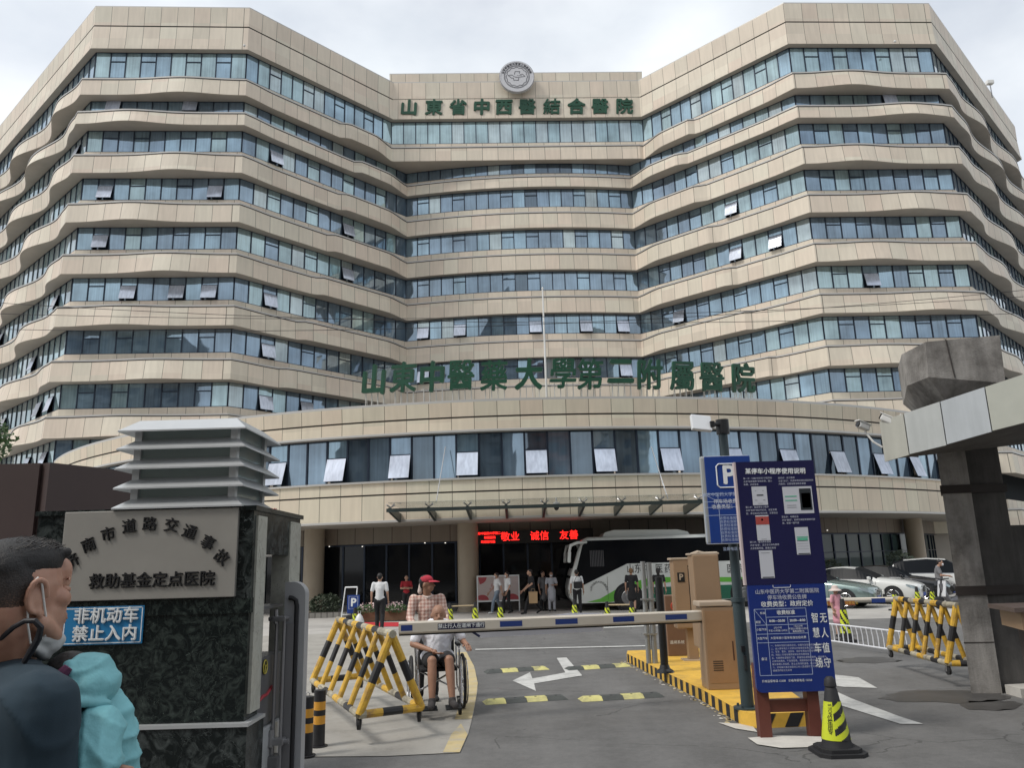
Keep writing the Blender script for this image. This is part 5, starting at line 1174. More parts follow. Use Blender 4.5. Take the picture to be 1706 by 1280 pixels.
# ================================================================== speed bumps
M_BY = mat('bump_yellow', (0.56, 0.52, 0.20), 0.6, var=.15, scale=7, stain=(0.3, 0.28, 0.15), stain_scale=4); M_BB = mat('bump_black', (0.06, 0.065, 0.062), 0.7, var=.2, scale=6)
for nm, (a, b), first in (('left piece of the nearer pair', ((806, 1173), (943, 1164)), 1), ('right piece of the nearer pair', ((966, 1168), (1103, 1160)), 1), ('left piece of the farther pair', ((808, 1122), (912, 1115)), 0), ('right piece of the farther pair', ((943, 1117), (1047, 1110)), 0)):
    A, B = G(*a), G(*b); d = B - A; t = thing('speed_bump', 'rubber speed bump in yellow and dark segments, ' + nm, 'speed bump', (A + B)[:] if False else ((A + B) / 2)[:], math.atan2(d.y, d.x), 'rubber speed bumps')
    Ls = d.length
    for k in range(4):
        x0, x1 = -Ls / 2 + Ls * k / 4 + .003, -Ls / 2 + Ls * (k + 1) / 4 - .003
        e0 = .06 if k == 0 else 0; e1 = .06 if k == 3 else 0
        mb = MB(); mb.add([(x0, -.15, .003), (x1, -.15, .003), (x1 - e1, -.07, .05), (x0 + e0, -.07, .05), (x0 + e0, .07, .05), (x1 - e1, .07, .05), (x1, .15, .003), (x0, .15, .003)], [(0, 1, 2, 3), (3, 2, 5, 4), (4, 5, 6, 7), (0, 3, 4, 7), (1, 6, 5, 2)])
        mb.tube(((x0 + x1) / 2, 0, .05), ((x0 + x1) / 2, 0, .054), .018, n=10, mi=1)
        mb.build('segment', [M_BY if (k + first) % 2 else M_BB, MATS['steel2'] if False else M_BLK], t)
# ================================================================== concrete gate portal on the right
M_CONC = mat('weathered_concrete', (0.33, 0.315, 0.295), 0.85, var=0.22, scale=1.4, bump=0.6, bscale=50, stain=(0.13, 0.12, 0.11), stain_scale=1.2, streak=.35)
M_CONC_SHADE = mat('dirty_concrete', (0.105, 0.10, 0.095), 0.85, var=0.25, scale=1.1, bump=0.4, bscale=40, stain=(0.06, 0.058, 0.055), stain_scale=1.0, streak=.35)  # base colour darkened to paint in shade on these faces, plus stains and streaks
M_CBAND = mat('brown_band', (0.035, 0.028, 0.025), 0.7)
M_FP = [mat('panel_ivory', (0.42, 0.42, 0.37), 0.4, var=.05, scale=3, streak=.12), mat('panel_pale_green', (0.45, 0.47, 0.46), 0.35, var=.05, scale=3, streak=.12), mat('panel_pale_blue', (0.44, 0.47, 0.49), 0.35, var=.05, scale=3, streak=.14), mat('panel_olive', (0.41, 0.42, 0.37), 0.4, var=.06, scale=3), mat('panel_grey_green', (0.46, 0.475, 0.475), 0.35, var=.05, scale=3)]
pt_ = thing('gate_portal', 'weathered concrete gate portal with a big faceted block above a pale panelled canopy beam', 'gate')
mb = MB(); y0 = 11.6
mb.add([(6.30, y0 + .05, 0), (6.70, y0, 0), (6.95, y0 + .5, 0), (6.56, y0 + .5, 0), (6.32, y0 + .05, 3.5), (6.72, y0, 3.5), (6.95, y0 + .5, 3.5), (6.58, y0 + .5, 3.5)], [(0, 1, 5, 4), (1, 2, 6, 5), (2, 3, 7, 6), (3, 0, 4, 7)])
mb.build('pillar_edge', [M_CONC], pt_)
mb = MB(); mb.box((6.97, y0 + .3, 1.9), (.54, .5, 3.8)); mb.box((7.9, y0 + .36, 1.15), (1.35, .5, 2.3)); mb.build('pillar', [M_CONC_SHADE], pt_)
for zz, h in ((YP(1600, 815, y0).z, .12), (YP(1600, 985, y0).z, .125)):
    mb = MB(); mb.prism([(6.285, y0 + .035), (6.70, y0 - .02), (7.27, y0 + .03), (7.27, y0 + .5), (6.55, y0 + .53)], zz - h / 2, zz + h / 2); mb.build('dark_band', [M_CBAND], pt_)
zj = YP(1610, 1072, y0).z; mb = MB(); mb.prism([(6.295, y0 + .045), (6.70, y0 - .004), (6.72, y0 + .04), (6.60, y0 + .5)], zj - .006, zj + .006); mb.build('joint', [M_CBAND], pt_)
# canopy beam with panels
fa = Vector((4.98, 10.5)); fb = Vector((6.2, 9.3)); fd = (fb - fa); 
def fz(px, py, p): return YP(px, py, p.y).z
ps = [fa + fd * k for k in (0, .19, .46, .77, 1.14, 1.9)]
zb_f = lambda k: 3.15 + .30 * k; zt_f = lambda k: 3.70 + .32 * k
ks = (0, .19, .46, .77, 1.14, 1.9); nf = Vector((fd.y, -fd.x)).normalized()
for i in range(5):
    a, b = ps[i], ps[i + 1]; ka, kb = ks[i], ks[i + 1]; g = fd.normalized() * .006; a = a + g; b = b - g; mb = MB()
    q = [(a, zb_f(ka) + (.01 if i % 2 else 0)), (b, zb_f(kb) - (.01 if i % 2 else 0)), (b, zt_f(kb)), (a, zt_f(ka))]
    vs = [(p.x, p.y, z) for p, z in q] + [(p.x - nf.x * .03, p.y - nf.y * .03, z) for p, z in q]
    mb.add(vs, [(0, 1, 2, 3), (0, 3, 7, 4), (1, 5, 6, 2), (3, 2, 6, 7), (0, 4, 5, 1)]); mb.build('fascia_panel', [M_FP[i]], pt_)
mb = MB(); A = ps[0] - nf * .04; B = ps[-1] - nf * .04; BK1 = Vector((6.25, 12.6)); BK2 = Vector((10.5, 12.6))
z0a, z0b, z1a, z1b = zb_f(0) + .03, zb_f(1.9) + .03, zt_f(0) - .02, zt_f(1.9) - .02
vs = [(A.x, A.y, z0a), (B.x, B.y, z0b), (BK2.x, BK2.y, z0b + .05), (BK1.x, BK1.y, z0a + .35), (A.x, A.y, z1a), (B.x, B.y, z1b), (BK2.x, BK2.y, z1b), (BK1.x, BK1.y, z1a + .1)]
mb.add(vs, [(0, 3, 2), (0, 2, 1), (4, 5, 6, 7), (0, 1, 5, 4), (1, 2, 6, 5), (2, 3, 7, 6), (3, 0, 4, 7)]); mb.build('canopy_slab', [M_CONC_SHADE], pt_)
# faceted block
mb = MB()
top = [(5.50, 10.0), (6.35, 9.9), (6.55, 11.0), (5.47, 10.75)]; ztp = [4.67, 4.68, 4.68, 4.67]
ring = [(5.47, 10.6, 4.66), (5.50, 10.0, 4.67), (6.42, 9.88, 4.70), (6.7, 11.3, 4.70), (5.8, 11.4, 4.66)]
mid = [(5.46, 10.55, 4.20), (5.47, 10.0, 4.19), (6.40, 9.9, 4.06), (6.7, 11.3, 4.06), (5.8, 11.4, 4.1)]
low = [(5.72, 10.5, 3.86), (5.80, 10.2, 3.82), (6.3, 10.2, 3.80), (6.5, 11.1, 3.8), (5.9, 11.1, 3.8)]
stem = [(p[0], p[1], 3.5) for p in low]
vs = ring + mid + low + stem; fs = [(0, 4, 3, 2, 1)]
for r in range(3):
    for i in range(5): j = (i + 1) % 5; fs.append((r * 5 + i, r * 5 + 5 + i, r * 5 + 5 + j, r * 5 + j)[::-1])
mb.add(vs, fs); mb.build('concrete_block', [M_CONC], pt_)
mb = MB(); mb.path([(5.75, 9.96, 4.69), (5.79, 9.955, 4.16)], .008, 5); mb.build('joint', [M_CBAND], pt_)
mb = MB(); mb.prism([(6.72, 11.2), (9, 11.2), (9, 11.9), (6.74, 11.58)], 0, .12); mb.build('kerb_block', [mat('pale_cement', (.5, .48, .44), .8)], pt_)
# booth counter at the right edge
a = YP(1690, 1016, 9.4); a2 = YP(1690, 1032, 9.4)
bo = thing('ticket_booth', 'corner of a brown ticket booth with a projecting counter at the right edge', 'booth', (a.x, 9.4, 0))
mb = MB(); mb.prism([(0, 0), (1.9, 0), (2.2, .9), (.22, .9)], a.z - .035, a.z + .015); mb.build('counter', [mat('counter_brown', (0.10, 0.075, 0.065), 0.5)], bo)
mb = MB(); mb.prism([(.10, .06), (1.9, .06), (2.1, .85), (.33, .85)], a.z - .24, a.z - .04); mb.build('counter_front', [M_TAN], bo)
mb = MB(); mb.prism([(.34, .2), (1.9, .2), (2.1, .85), (.52, .85)], 0, a.z - .25); mb.build('wall', [mat('booth_brown', (0.05, 0.04, 0.038), 0.6)], bo)
def cctv(label, px, py, Y, rz, tilt, base):
    c = YP(px, py, Y); t = thing('bullet_camera', label, 'camera', c, rz, 'white bullet cameras')
    M = Matrix.Rotation(tilt, 3, 'Y')
    mb = MB(); mb.rbox((0, 0, 0), (.17, .085, .085), .02); mb.rbox((-.01, 0, .048), (.21, .10, .015), .006); mb.xf(M); mb.build('housing', [M_CAMW], t)
    mb = MB(); mb.lathe([(.038, -.01), (.038, .004), (.01, .004)], (-.088, 0, 0), 14, axis='X'); mb.xf(M); mb.build('lens', [M_LENS], t)
    mb = MB(); q = Matrix.Rotation(-rz, 3, 'Z') @ (Vector(base) - c); mb.path([(0.02, 0, -.045), (.03, 0, -.09), q * .5 + Vector((0, 0, -.07)), q], .014, 7); mb.build('arm', [M_CAMW], t)
cctv('lower left white bullet camera on a thin arm at the tip of the canopy beam', 1438, 711, 10.6, .3, .35, (4.99, 10.52, 3.35))
cctv('white bullet camera tilted down, the right one nearer the panelled beam', 1478, 699, 10.45, -.5, .55, (5.2, 10.3, 3.76))
# low white railing
M_RAIL = mat('white_rail', (0.66, 0.67, 0.70), 0.4)
ra = thing('white_railing', 'low white tubular railing running behind the tariff board to the barricade', 'railing')
a, b = G(1384, 1076), G(1500, 1094); b = a + (b - a) * 1.25; H_ = .46; d = b - a; nr = 17
for z in (.10, H_):
    mb = MB(); mb.tube((a.x, a.y, z), (b.x, b.y, z), .018, n=8); mb.build('rail', [M_RAIL], ra)
for k in range(nr + 1):
    p = a + d * k / nr; mb = MB(); mb.path([(p.x, p.y, .08), (p.x, p.y, .30), (p.x - .02, p.y, H_)], .011, 6); mb.build('baluster', [M_RAIL], ra)
# far lane barrier
fb_ = thing('lane_boom', 'cream boom with a red lettered strip closed across the right lane before the parked cars', 'barrier')
p0, p1 = YP(1330, 1002, 21.0), YP(1505, 999, 21.2)
mb = MB(); mb.tube(p0, p1, .065, n=10); mb.build('boom', [M_CREAM], fb_)
pa, pb2 = YP(1378, 1006, 20.93), YP(1424, 1005, 20.93); zc = pa.z
mb = MB(); mb.add([(pa.x, 20.90, zc - .06), (pb2.x, 20.92, pb2.z - .06), (pb2.x, 20.92, pb2.z + .05), (pa.x, 20.90, zc + .05)], [(0, 1, 2, 3)]); mb.build('label', [mat('label_red', (0.30, 0.08, 0.03), 0.5)], fb_)
text('lettering', '禁止行人通行注意安全', .085, mat('label_yellow', (0.6, 0.42, 0.08), 0.5), facing(((pa.x + pb2.x) / 2, 20.88, (zc + pb2.z) / 2)), fb_)
pa, pb2 = YP(1452, 1001, 20.93), YP(1475, 1001, 20.93); mb = MB(); mb.add([(pa.x, 20.93, pa.z - .06), (pb2.x, 20.93, pa.z - .06), (pb2.x, 20.93, pa.z + .05), (pa.x, 20.93, pa.z + .05)], [(0, 1, 2, 3)]); mb.build('blue_sticker', [M_NAVY], fb_)
mb = MB(); p2_ = Vector((p0.x - .1, 21.0, 0)); mb.rbox((p2_.x, 21.0, .5), (.35, .35, 1.0), .02); mb.build('drive_cabinet', [M_TAN], fb_)
# overhead wires
M_WIRE = mat('wire_black', (0.012, 0.012, 0.014), 0.6)
for k, (a, b, sag, lab) in enumerate((((-30, 503), (1740, 520), .9, 'thin black overhead wire, the uppermost at the left edge of the picture'), ((-30, 548), (1740, 480), 1.0, 'thin black overhead wire that rises toward the right edge'), ((-30, 522), (1740, 492), .8, 'thin black overhead wire strung midway between two others'))):
    A, B = YP(*a, 14.0 + k * .3), YP(*b, 15.0 + k * .3); pts = []
    for i in range(31): t_ = i / 30; p = A.lerp(B, t_); p.z -= sag * 4 * t_ * (1 - t_) * .35; pts.append(p)
    mb = MB(); mb.path(pts, .006, 5); o = mb.build('overhead_wire', [M_WIRE]); tag(o, lab, 'wire', 'overhead wires')

# ================================================================== bus
M_BW = mat('bus_white', (0.58, 0.60, 0.58), 0.28, coat=.5); M_BG = mat('bus_green', (0.12, 0.40, 0.05), 0.3, coat=.4); M_BDG = mat('bus_dark_green', (0.015, 0.12, 0.07), 0.3, coat=.4); M_BGL = mat('bus_glass', (0.006, 0.007, 0.009), 0.08, spec=.25)
BY = 32.7
bus = thing('coach_bus', 'white coach with black windows and green swooshes parked under the entrance canopy', 'bus')
def bp(px, py): p = YP(px, py, BY); return p.x, p.z + .0
zr_ = bp(1100, 892)[1]; xf_ = bp(948, 985)[0]; xr2 = xf_ + 9.9; zbt = .32
side = [(xf_ + .18, zbt), (xf_ + .0, zbt + .25), (xf_ - .02, .95), (xf_ + .12, 1.5), (xf_ + .42, 2.4), (xf_ + .62, zr_ - .12), (xf_ + .85, zr_), (xr2 - .2, zr_), (xr2, zr_ - .2), (xr2 + .05, 1.0), (xr2 - .05, zbt)]
def shell(poly, y0, y1, m, name, inset=.14, parent=bus):
    n = len(poly); cx_ = sum(p[0] for p in poly) / n; cz_ = sum(p[1] for p in poly) / n; mb = MB(); rings = []
    for y, k in ((y0, inset), (y0 + .05, .05), (y0 + .16, 0), (y1 - .16, 0), (y1 - .05, .05), (y1, inset)):
        rings.append([(p[0] + (cx_ - p[0]) / max(.1, abs(cx_ - p[0])) * k * .5, y, p[1] + ((cz_ - p[1]) / max(.1, abs(cz_ - p[1])) * k if p[1] > 2 else 0)) for p in poly])
    vs = [v for r in rings for v in r]; fs = [tuple(range(n)), tuple(range(6 * n - 1, 5 * n - 1, -1))]
    for r in range(5): fs += [(r * n + (i + 1) % n, r * n + i, (r + 1) * n + i, (r + 1) * n + (i + 1) % n) for i in range(n)]
    mb.add(vs, fs); return mb.build(name, [m], parent, smooth=True)
shell(side, BY, BY + 2.42, M_BW, 'body')
def sidepoly(pts, name, m, dy=.004, parent=bus):
    mb = MB(); n = len(pts); vs = [(p[0], BY - dy, p[1]) for p in pts] + [(p[0], BY + .03, p[1]) for p in pts]
    bm = bmesh.new(); fv = [bm.verts.new((p[0], 0, p[1])) for p in pts]; f = bm.faces.new(fv); bmesh.ops.triangulate(bm, faces=[f]); bm.verts.index_update(); tri = [[v.index for v in q.verts] for q in bm.faces]; bm.free()
    mb.add(vs, tri + [((i + 1) % n, i, n + i, n + (i + 1) % n) for i in range(n)]); return mb.build(name, [m], parent)
zbelt = bp(1100, 938)[1]; z_wt = zr_ - .14
xk = bp(1045, 938)[0]; xs_ = bp(975, 972)[0]
sidepoly([(xf_ + .22, 1.25), (xs_ - .1, 1.02), (xk, zbelt), (xr2 - .12, zbelt), (xr2 - .15, z_wt), (xf_ + .80, z_wt), (xf_ + .62, 2.6), (xf_ + .42, 1.9)], 'side_window', M_BGL)
swoosh = [bp(*q) for q in ((978, 1004), (1000, 998), (1024, 984), (1045, 973), (1075, 965), (1110, 962), (1240, 962), (1240, 970), (1120, 970), (1082, 975), (1060, 986), (1035, 1000), (1018, 1004))]
sidepoly([(x, max(z, zbt + .02)) for x, z in swoosh], 'green_stripe', M_BG, .006)
sw2 = [bp(*q) for q in ((1022, 1004), (1040, 1000), (1062, 989), (1084, 979), (1240, 974), (1240, 1003))]
sidepoly([(x, max(z, zbt + .02)) for x, z in sw2], 'dark_green_stripe', M_BDG, .005)
# rear part of the swoosh, repeated behind the second axle
xw1, xw2 = bp(1047, 990)[0], bp(1237, 985)[0] + .1
for xw in (xw1, xw2):
    mb = MB(); mb.lathe([(.60, -.010), (.60, .02)], (xw, BY, .50), 32, axis='Y'); mb.build('wheel_arch', [MATS['black_plastic2']], bus)
    mb = MB(); mb.lathe([(.47, -.03), (.50, .0), (.50, .22), (.47, .25)], (xw, BY, .50), 32, axis='Y'); wh = mb.build('wheel', [M_TYRE], bus, smooth=True)
    mb = MB(); mb.lathe([(.29, -.032), (.27, -.05), (.16, -.045), (.14, -.075), (.05, -.08)], (xw, BY, .50), 24, axis='Y')
    for k in range(8): mb.tube((xw + .22 * math.cos(k * .785), BY - .055, .5 + .22 * math.sin(k * .785)), (xw + .22 * math.cos(k * .785), BY - .04, .5 + .22 * math.sin(k * .785)), .02, n=6)
    mb.build('rim', [MATS['steel2']], wh)
# curtain seen behind the first window, seams and lettering
mb = MB(); 
for k in range(9): x = bp(983, 930)[0] + k * .065; mb.add([(x, BY - .0055, 1.75), (x + .04, BY - .0055, 1.75), (x + .04, BY - .0055, 2.4), (x, BY - .0055, 2.4)], [(0, 1, 2, 3)])
mb.build('curtain', [mat('curtain_grey', (0.06, 0.06, 0.065), 0.6)], bus)
for ch, px in zip('山东中医药大学', (1050, 1063, 1078, 1098, 1113, 1135, 1160)):
    x, z = bp(px, 948); text('lettering', ch, .40, M_INK, facing((x, BY - .008, z - .02)), bus, sx=.8)
for ch, px in zip('医院', (1217, 1232)): x, z = bp(px, 948); text('lettering', ch, .40, M_INK, facing((x, BY - .008, z - .02)), bus, sx=.8)
x0, z0 = bp(998, 985); 
for i, ch in enumerate('山东中医药大学附属医院'):
    a = RAD(175 - i * 17); text('lettering', ch, .10, M_INK, Matrix.Translation((x0 + .32 * math.cos(a), BY - .008, z0 + .02 + .32 * math.sin(a))) @ Matrix.Rotation(RAD(90), 4, 'X') @ Matrix.Rotation(a - RAD(90), 4, 'Z'), bus)
mb = MB()
for x_ in (bp(1012, 970)[0], bp(1075, 955)[0]): mb.box((x_, BY - .003, .9), (.012, .01, .9))
mb.build('panel_seam', [MATS['groove']], bus)
# roof air conditioner, front screen, lamps, mirrors
mb = MB(); x0, x1 = bp(1004, 885)[0], bp(1152, 885)[0]
pr = [(x0, zr_ - .02), (x0 + .12, zr_ + .18), (x0 + .5, zr_ + .27), (x1 - .5, zr_ + .22), (x1 - .1, zr_ + .12), (x1, zr_ - .02)]
mb.add([(p[0], BY + .3, p[1]) for p in pr] + [(p[0], BY + 2.1, p[1]) for p in pr], [tuple(range(6)), tuple(range(11, 5, -1))] + [((i + 1) % 6, i, 6 + i, 6 + (i + 1) % 6) for i in range(6)]); mb.build('roof_unit', [M_BW], bus)
mb = MB(); fr = [(xf_ + .075, 1.3), (xf_ + .415, 2.4), (xf_ + .61, zr_ - .12)]
mb.add([(p[0] - .012, y, p[1]) for p in fr for y in (BY + .12, BY + 2.3)], [(0, 2, 3, 1), (2, 4, 5, 3)]); mb.build('windscreen', [M_BGL], bus)
for y in (BY + .15, BY + 2.1): mb = MB(); mb.rbox((xf_ + .01, y, .78), (.06, .28, .2), .03); mb.build('headlight', [mat('lamp_glass2', (.5, .5, .45), .1, .3)], bus)
for y, dx in ((BY - .25, .25), (BY + 2.5, .25)):
    mb = MB(); x_ = xf_ + .55
    mb.path([(x_ + .25, y + (.25 if y < BY else -.25), zr_ - .2), (x_ - .15, y, zr_ - .22), (x_ - .42, y, zr_ - .32), (x_ - .5, y, zr_ - .6)], [.05, .06, .07, .05], 8); mb.rbox((x_ - .5, y, zr_ - .78), (.14, .18, .46), .05, ry=.08); mb.build('mirror', [M_BW], bus, smooth=True)

# ================================================================== cars
M_GLASS = mat('car_glass', (0.010, 0.012, 0.015), 0.3, spec=.06); M_CHR = mat('chrome', (0.6, 0.6, 0.6), 0.15, 1.0); M_HL = mat('headlamp_glass', (0.30, 0.36, 0.38), 0.08, 0.4); M_PLB = mat('plate_blue', (0.02, 0.06, 0.30), 0.4)
def lerp_st(S, x):
    for i in range(len(S) - 1):
        a, b = S[i], S[i + 1]
        if a[0] >= x >= b[0]:
            t = (a[0] - x) / (a[0] - b[0]); return [a[k] + (b[k] - a[k]) * t for k in range(6)]
    return list(S[-1])
def car_ring(s):
    x, w_, zb, zt, wr, zr = s
    h = [(0, zb), (w_ * .75, zb), (w_ * .95, zb + .06), (w_, zb + .2), (w_ * 1.0, (zb + zt) / 2 + .1), (w_ * .985, zt - .07), (w_ * .95, zt), (wr, zr - .02), (wr * .8, zr + .018), (0, zr + .035)]
    return [(x, y, z) for y, z in h] + [(x, -y, z) for y, z in h[-2:0:-1]]
SEDAN = [(2.36, .45, .34, .56, .40, .60), (2.32, .66, .26, .64, .56, .68), (2.2, .80, .2, .70, .66, .75), (1.9, .88, .19, .76, .70, .84), (1.3, .91, .19, .85, .74, .93), (.85, .915, .19, .91, .74, .985), (.45, .915, .19, .93, .69, 1.20), (.05, .915, .19, .94, .62, 1.385), (-.4, .915, .19, .95, .61, 1.43), (-.9, .915, .19, .955, .60, 1.41), (-1.35, .91, .19, .96, .59, 1.32), (-1.75, .90, .2, .965, .64, 1.12), (-2.0, .89, .2, .96, .70, 1.01), (-2.25, .84, .24, .92, .68, .97), (-2.36, .70, .32, .80, .6, .86)]
SUV = [(2.3, .5, .36, .70, .45, .75), (2.24, .74, .28, .80, .60, .86), (2.05, .86, .24, .88, .68, .95), (1.4, .92, .23, .98, .74, 1.06), (.95, .93, .23, 1.02, .75, 1.10), (.5, .93, .23, 1.04, .70, 1.40), (.1, .93, .23, 1.05, .66, 1.62), (-.6, .93, .23, 1.06, .66, 1.68), (-1.5, .93, .23, 1.07, .65, 1.63), (-1.9, .92, .24, 1.06, .64, 1.50), (-2.15, .90, .26, 1.04, .66, 1.2), (-2.3, .84, .32, .95, .66, 1.0)]
def make_car(label, loc, rz, paint, S=SEDAN, detail='silver'):
    t = thing('parked_car', label, 'car', loc, rz, 'cars parked before the right wing of the building'); xs = []
    for i in range(len(S) - 1):
        n = max(1, int((S[i][0] - S[i + 1][0]) / .12))
        xs += [S[i][0] - (S[i][0] - S[i + 1][0]) * k / n for k in range(n)]
    xs.append(S[-1][0]); rings = [car_ring(lerp_st(S, x)) for x in xs]; n = len(rings[0])
    i_w0 = next(i for i in range(len(S)) if S[i + 1][5] - S[i][5] > .15)   # cowl
    xc, xt = S[i_w0][0], S[i_w0 + 2][0]; zroof = max(s[5] for s in S)
    xr_ = [s[0] for s in S if s[5] > zroof - .12][-1]; xe = [s for s in S if s[0] < xr_][min(1, len([s for s in S if s[0] < xr_]) - 1)][0]
    def kind_of(i, j):
        xm = (xs[i] + xs[i + 1]) / 2
        if j in (6, 11):
            sd = 'r' if j == 11 else 'l'
            if xc - .92 < xm < xc - .16: return ('side_window', 0, sd)
            if xe + .28 < xm < xc - 1.0: return ('side_window', 1, sd)
        if j in (7, 8, 9, 10):
            if xt + .03 < xm < xc - .02: return ('windscreen', 0, '')
            if xe + .03 < xm < xr_ - .03: return ('rear_window', 0, '')
        return None
    allv = [v for r in rings for v in r]; groups_ = {}
    for i in range(len(rings) - 1):
        for j in range(n): groups_.setdefault(kind_of(i, j), []).append((i * n + (j + 1) % n, i * n + j, (i + 1) * n + j, (i + 1) * n + (j + 1) % n))
    groups_[None] += [tuple(range(n)), tuple(range(len(rings) * n - 1, (len(rings) - 1) * n - 1, -1))]
    for kd, fl in groups_.items():
        used = sorted({v for q in fl for v in q}); ix = {v: q for q, v in enumerate(used)}
        mb = MB(); mb.add([allv[v] for v in used], [tuple(ix[v] for v in q) for q in fl])
        mb.build('body' if kd is None else kd[0], [paint if kd is None else M_GLASS], t, smooth=kd is None or kd[0] != 'side_window')
    for sg in (1, -1):
        mb = MB(); ww = []
        for x in [xe + .25 + (xc - .14 - xe - .25) * q / 14 for q in range(15)]: s = lerp_st(S, x); ww.append((x, sg * (s[1] * .95 + .004), s[3] + .004))
        mb.path(ww, .012, 5); mb.build('window_trim', [M_CHR], t)
    for x in (1.42, -1.38):
        for sg in (1, -1):
            w_ = lerp_st(S, x)[1]; mb = MB(); mb.lathe([(.375, 0), (.375, .012)], (x, sg * (w_ - .002) - (0 if sg > 0 else .01), .34), 26, axis='Y'); mb.build('wheel_arch', [MATS['black_plastic2']], t)
            mb = MB(); mb.lathe([(.30, -.10), (.325, -.07), (.325, .07), (.30, .10)], (x, sg * (w_ - .075), .325), 26, axis='Y'); wh = mb.build('wheel', [M_TYRE], t, smooth=True)
            mb = MB(); yy = sg * (w_ + .027)
            for k in range(10): a = k * .628; mb.tube((x + .04 * math.cos(a), yy, .325 + .04 * math.sin(a)), (x + .215 * math.cos(a), yy, .325 + .215 * math.sin(a)), .014, .018, 5)
            mb.path([(x + .225 * math.cos(a), yy, .325 + .225 * math.sin(a)) for a in [i * math.pi / 12 for i in range(24)]], .014, 6, closed=True); mb.build('rim', [M_CHR], wh)
    s0 = S[1]; xg = S[1][0] + .035; zg = (S[1][3] + S[1][2]) / 2 + .1
    mb = MB(); mb.rbox((xg - .02, 0, zg), (.05, .66, .24), .02); gr = mb.build('grille', [MATS['black_plastic2']], t)
    mb = MB()
    for k in range(4): mb.box((xg + .008, 0, zg - .08 + k * .055), (.008, .60, .012))
    mb.path([(xg + .006, .33 * math.cos(a), zg + .12 * math.sin(a)) for a in [i * math.pi / 12 for i in range(24)]], .01, 5, closed=True); mb.build('grille_bar', [M_CHR], gr)
    for sg in (1, -1):
        s_a, s_b = lerp_st(S, S[2][0] + .02), lerp_st(S, S[3][0] + .1)
        mb = MB(); vs = []
        for x, z0, z1 in ((S[1][0] - .01, -.13, -.04), (S[2][0], -.13, -.01), (S[2][0] - .16, -.11, 0.0), (S[2][0] - .30, -.05, .0)):
            s = lerp_st(S, x); vs += [(x + .02, sg * (s[1] * .99 + .006), s[3] + z0), (x + .01, sg * (s[1] * .955 + .006), s[3] + z1)]
        s = lerp_st(S, S[1][0]); vs = [(S[1][0] + .03, sg * .42, s[3] - .10), (S[1][0] + .02, sg * .42, s[3] - .02)] + vs
        mb.add(vs, [(2 * k, 2 * k + 2, 2 * k + 3, 2 * k + 1) for k in range(4)]); mb.build('headlight', [M_HL], t)
        mb = MB(); s = lerp_st(S, xc - .25); mb.rbox((xc - .22, sg * (s[1] + .09), s[3] + .08), (.12, .20, .13), .04); mb.build('mirror', [paint], t)
        mb = MB(); 
        for xd in (xc - .02, xc - 1.0, xc - 2.0): mb.box((xd, sg * (lerp_st(S, xd)[1] * 1.0 + .001), .62), (.01, .006, .50))
        mb.build('door_seam', [MATS['groove']], t)
    mb = MB(); mb.rbox((xg + .0, 0, S[1][2] + .10), (.03, .44, .14), .005); mb.build('number_plate', [M_PLB], t)
    return t
def car_at(label, px, py, rz, paint, S=SEDAN):
    p = G(px, py); f = Vector((math.cos(rz), math.sin(rz), 0)); p = p - f * 2.3; p.z = .004; return make_car(label, p, rz, paint, S)
PA = [mat('paint_grey_green', (0.20, 0.27, 0.26), 0.25, 0.55, coat=.8), mat('paint_white', (0.62, 0.63, 0.61), 0.3, coat=.8), mat('paint_black', (0.012, 0.013, 0.016), 0.2, 0.3, coat=.8), mat('paint_pearl', (0.55, 0.56, 0.55), 0.3, coat=.8), mat('paint_dark_grey', (0.05, 0.055, 0.06), 0.25, .5, coat=.8)]
A_ = RAD(-38)
car_at('grey green sedan with chrome grille, leftmost in the row of parked cars', 1464, 1013, A_, PA[0])
car_at('white sedan parked between the grey green sedan and the black car', 1540, 1006, A_, PA[1])
car_at('glossy black sedan parked behind the white sedan', 1590, 1000, A_, PA[2])
make_car('white high-roofed car in the rear row by the curtained windows', (18.3, 34.6, .004), RAD(-25), PA[3], SUV)
make_car('dark grey car in the rear row behind the two sedans on the left', (14.6, 35.6, .004), RAD(-25), PA[4])
# ================================================================== small things on the plaza
def cone_small(label, px, py, s=1.0, group='small striped cones on the plaza', H=.72):
    p = G(px, py); t = thing('traffic_cone', label, 'cone', (p.x, p.y, .004), random.uniform(-.4, .4), group)
    mb = MB(); mb.prism([(-.2, -.14), (-.14, -.2), (.14, -.2), (.2, -.14), (.2, .14), (.14, .2), (-.14, .2), (-.2, .14)], 0, .05); mb.build('base', [MATS['cone_rubber']], t)
    mb = MB(); mb.lathe([(.13, .05), (.05, H - .06), (.045, H), (.01, H)], (0, 0, 0), 18); mb.build('body', [MATS['cone_rubber']], t, smooth=True)
    n = 24; mb = MB()
    for j in range(12):
        z0, z1 = H * (.2 + .045 * j), H * (.2 + .045 * (j + 1)); r = lambda z: .13 + (.05 - .13) * (z - .05) / (H - .11) + .004
        for k in range(n):
            a, b = 2 * math.pi * k / n, 2 * math.pi * (k + 1) / n; st = ((k / 6.0 + j / 5.0) % 1.0) > .55
            mb.add([(r(z0) * math.cos(a), r(z0) * math.sin(a), z0), (r(z0) * math.cos(b), r(z0) * math.sin(b), z0), (r(z1) * math.cos(b), r(z1) * math.sin(b), z1), (r(z1) * math.cos(a), r(z1) * math.sin(a), z1)], [(0, 1, 2, 3)], 1 if st else 0)
    mb.build('reflective_sleeve', [M_LIME, MATS['barrier_black']], t, smooth=True)
    return t
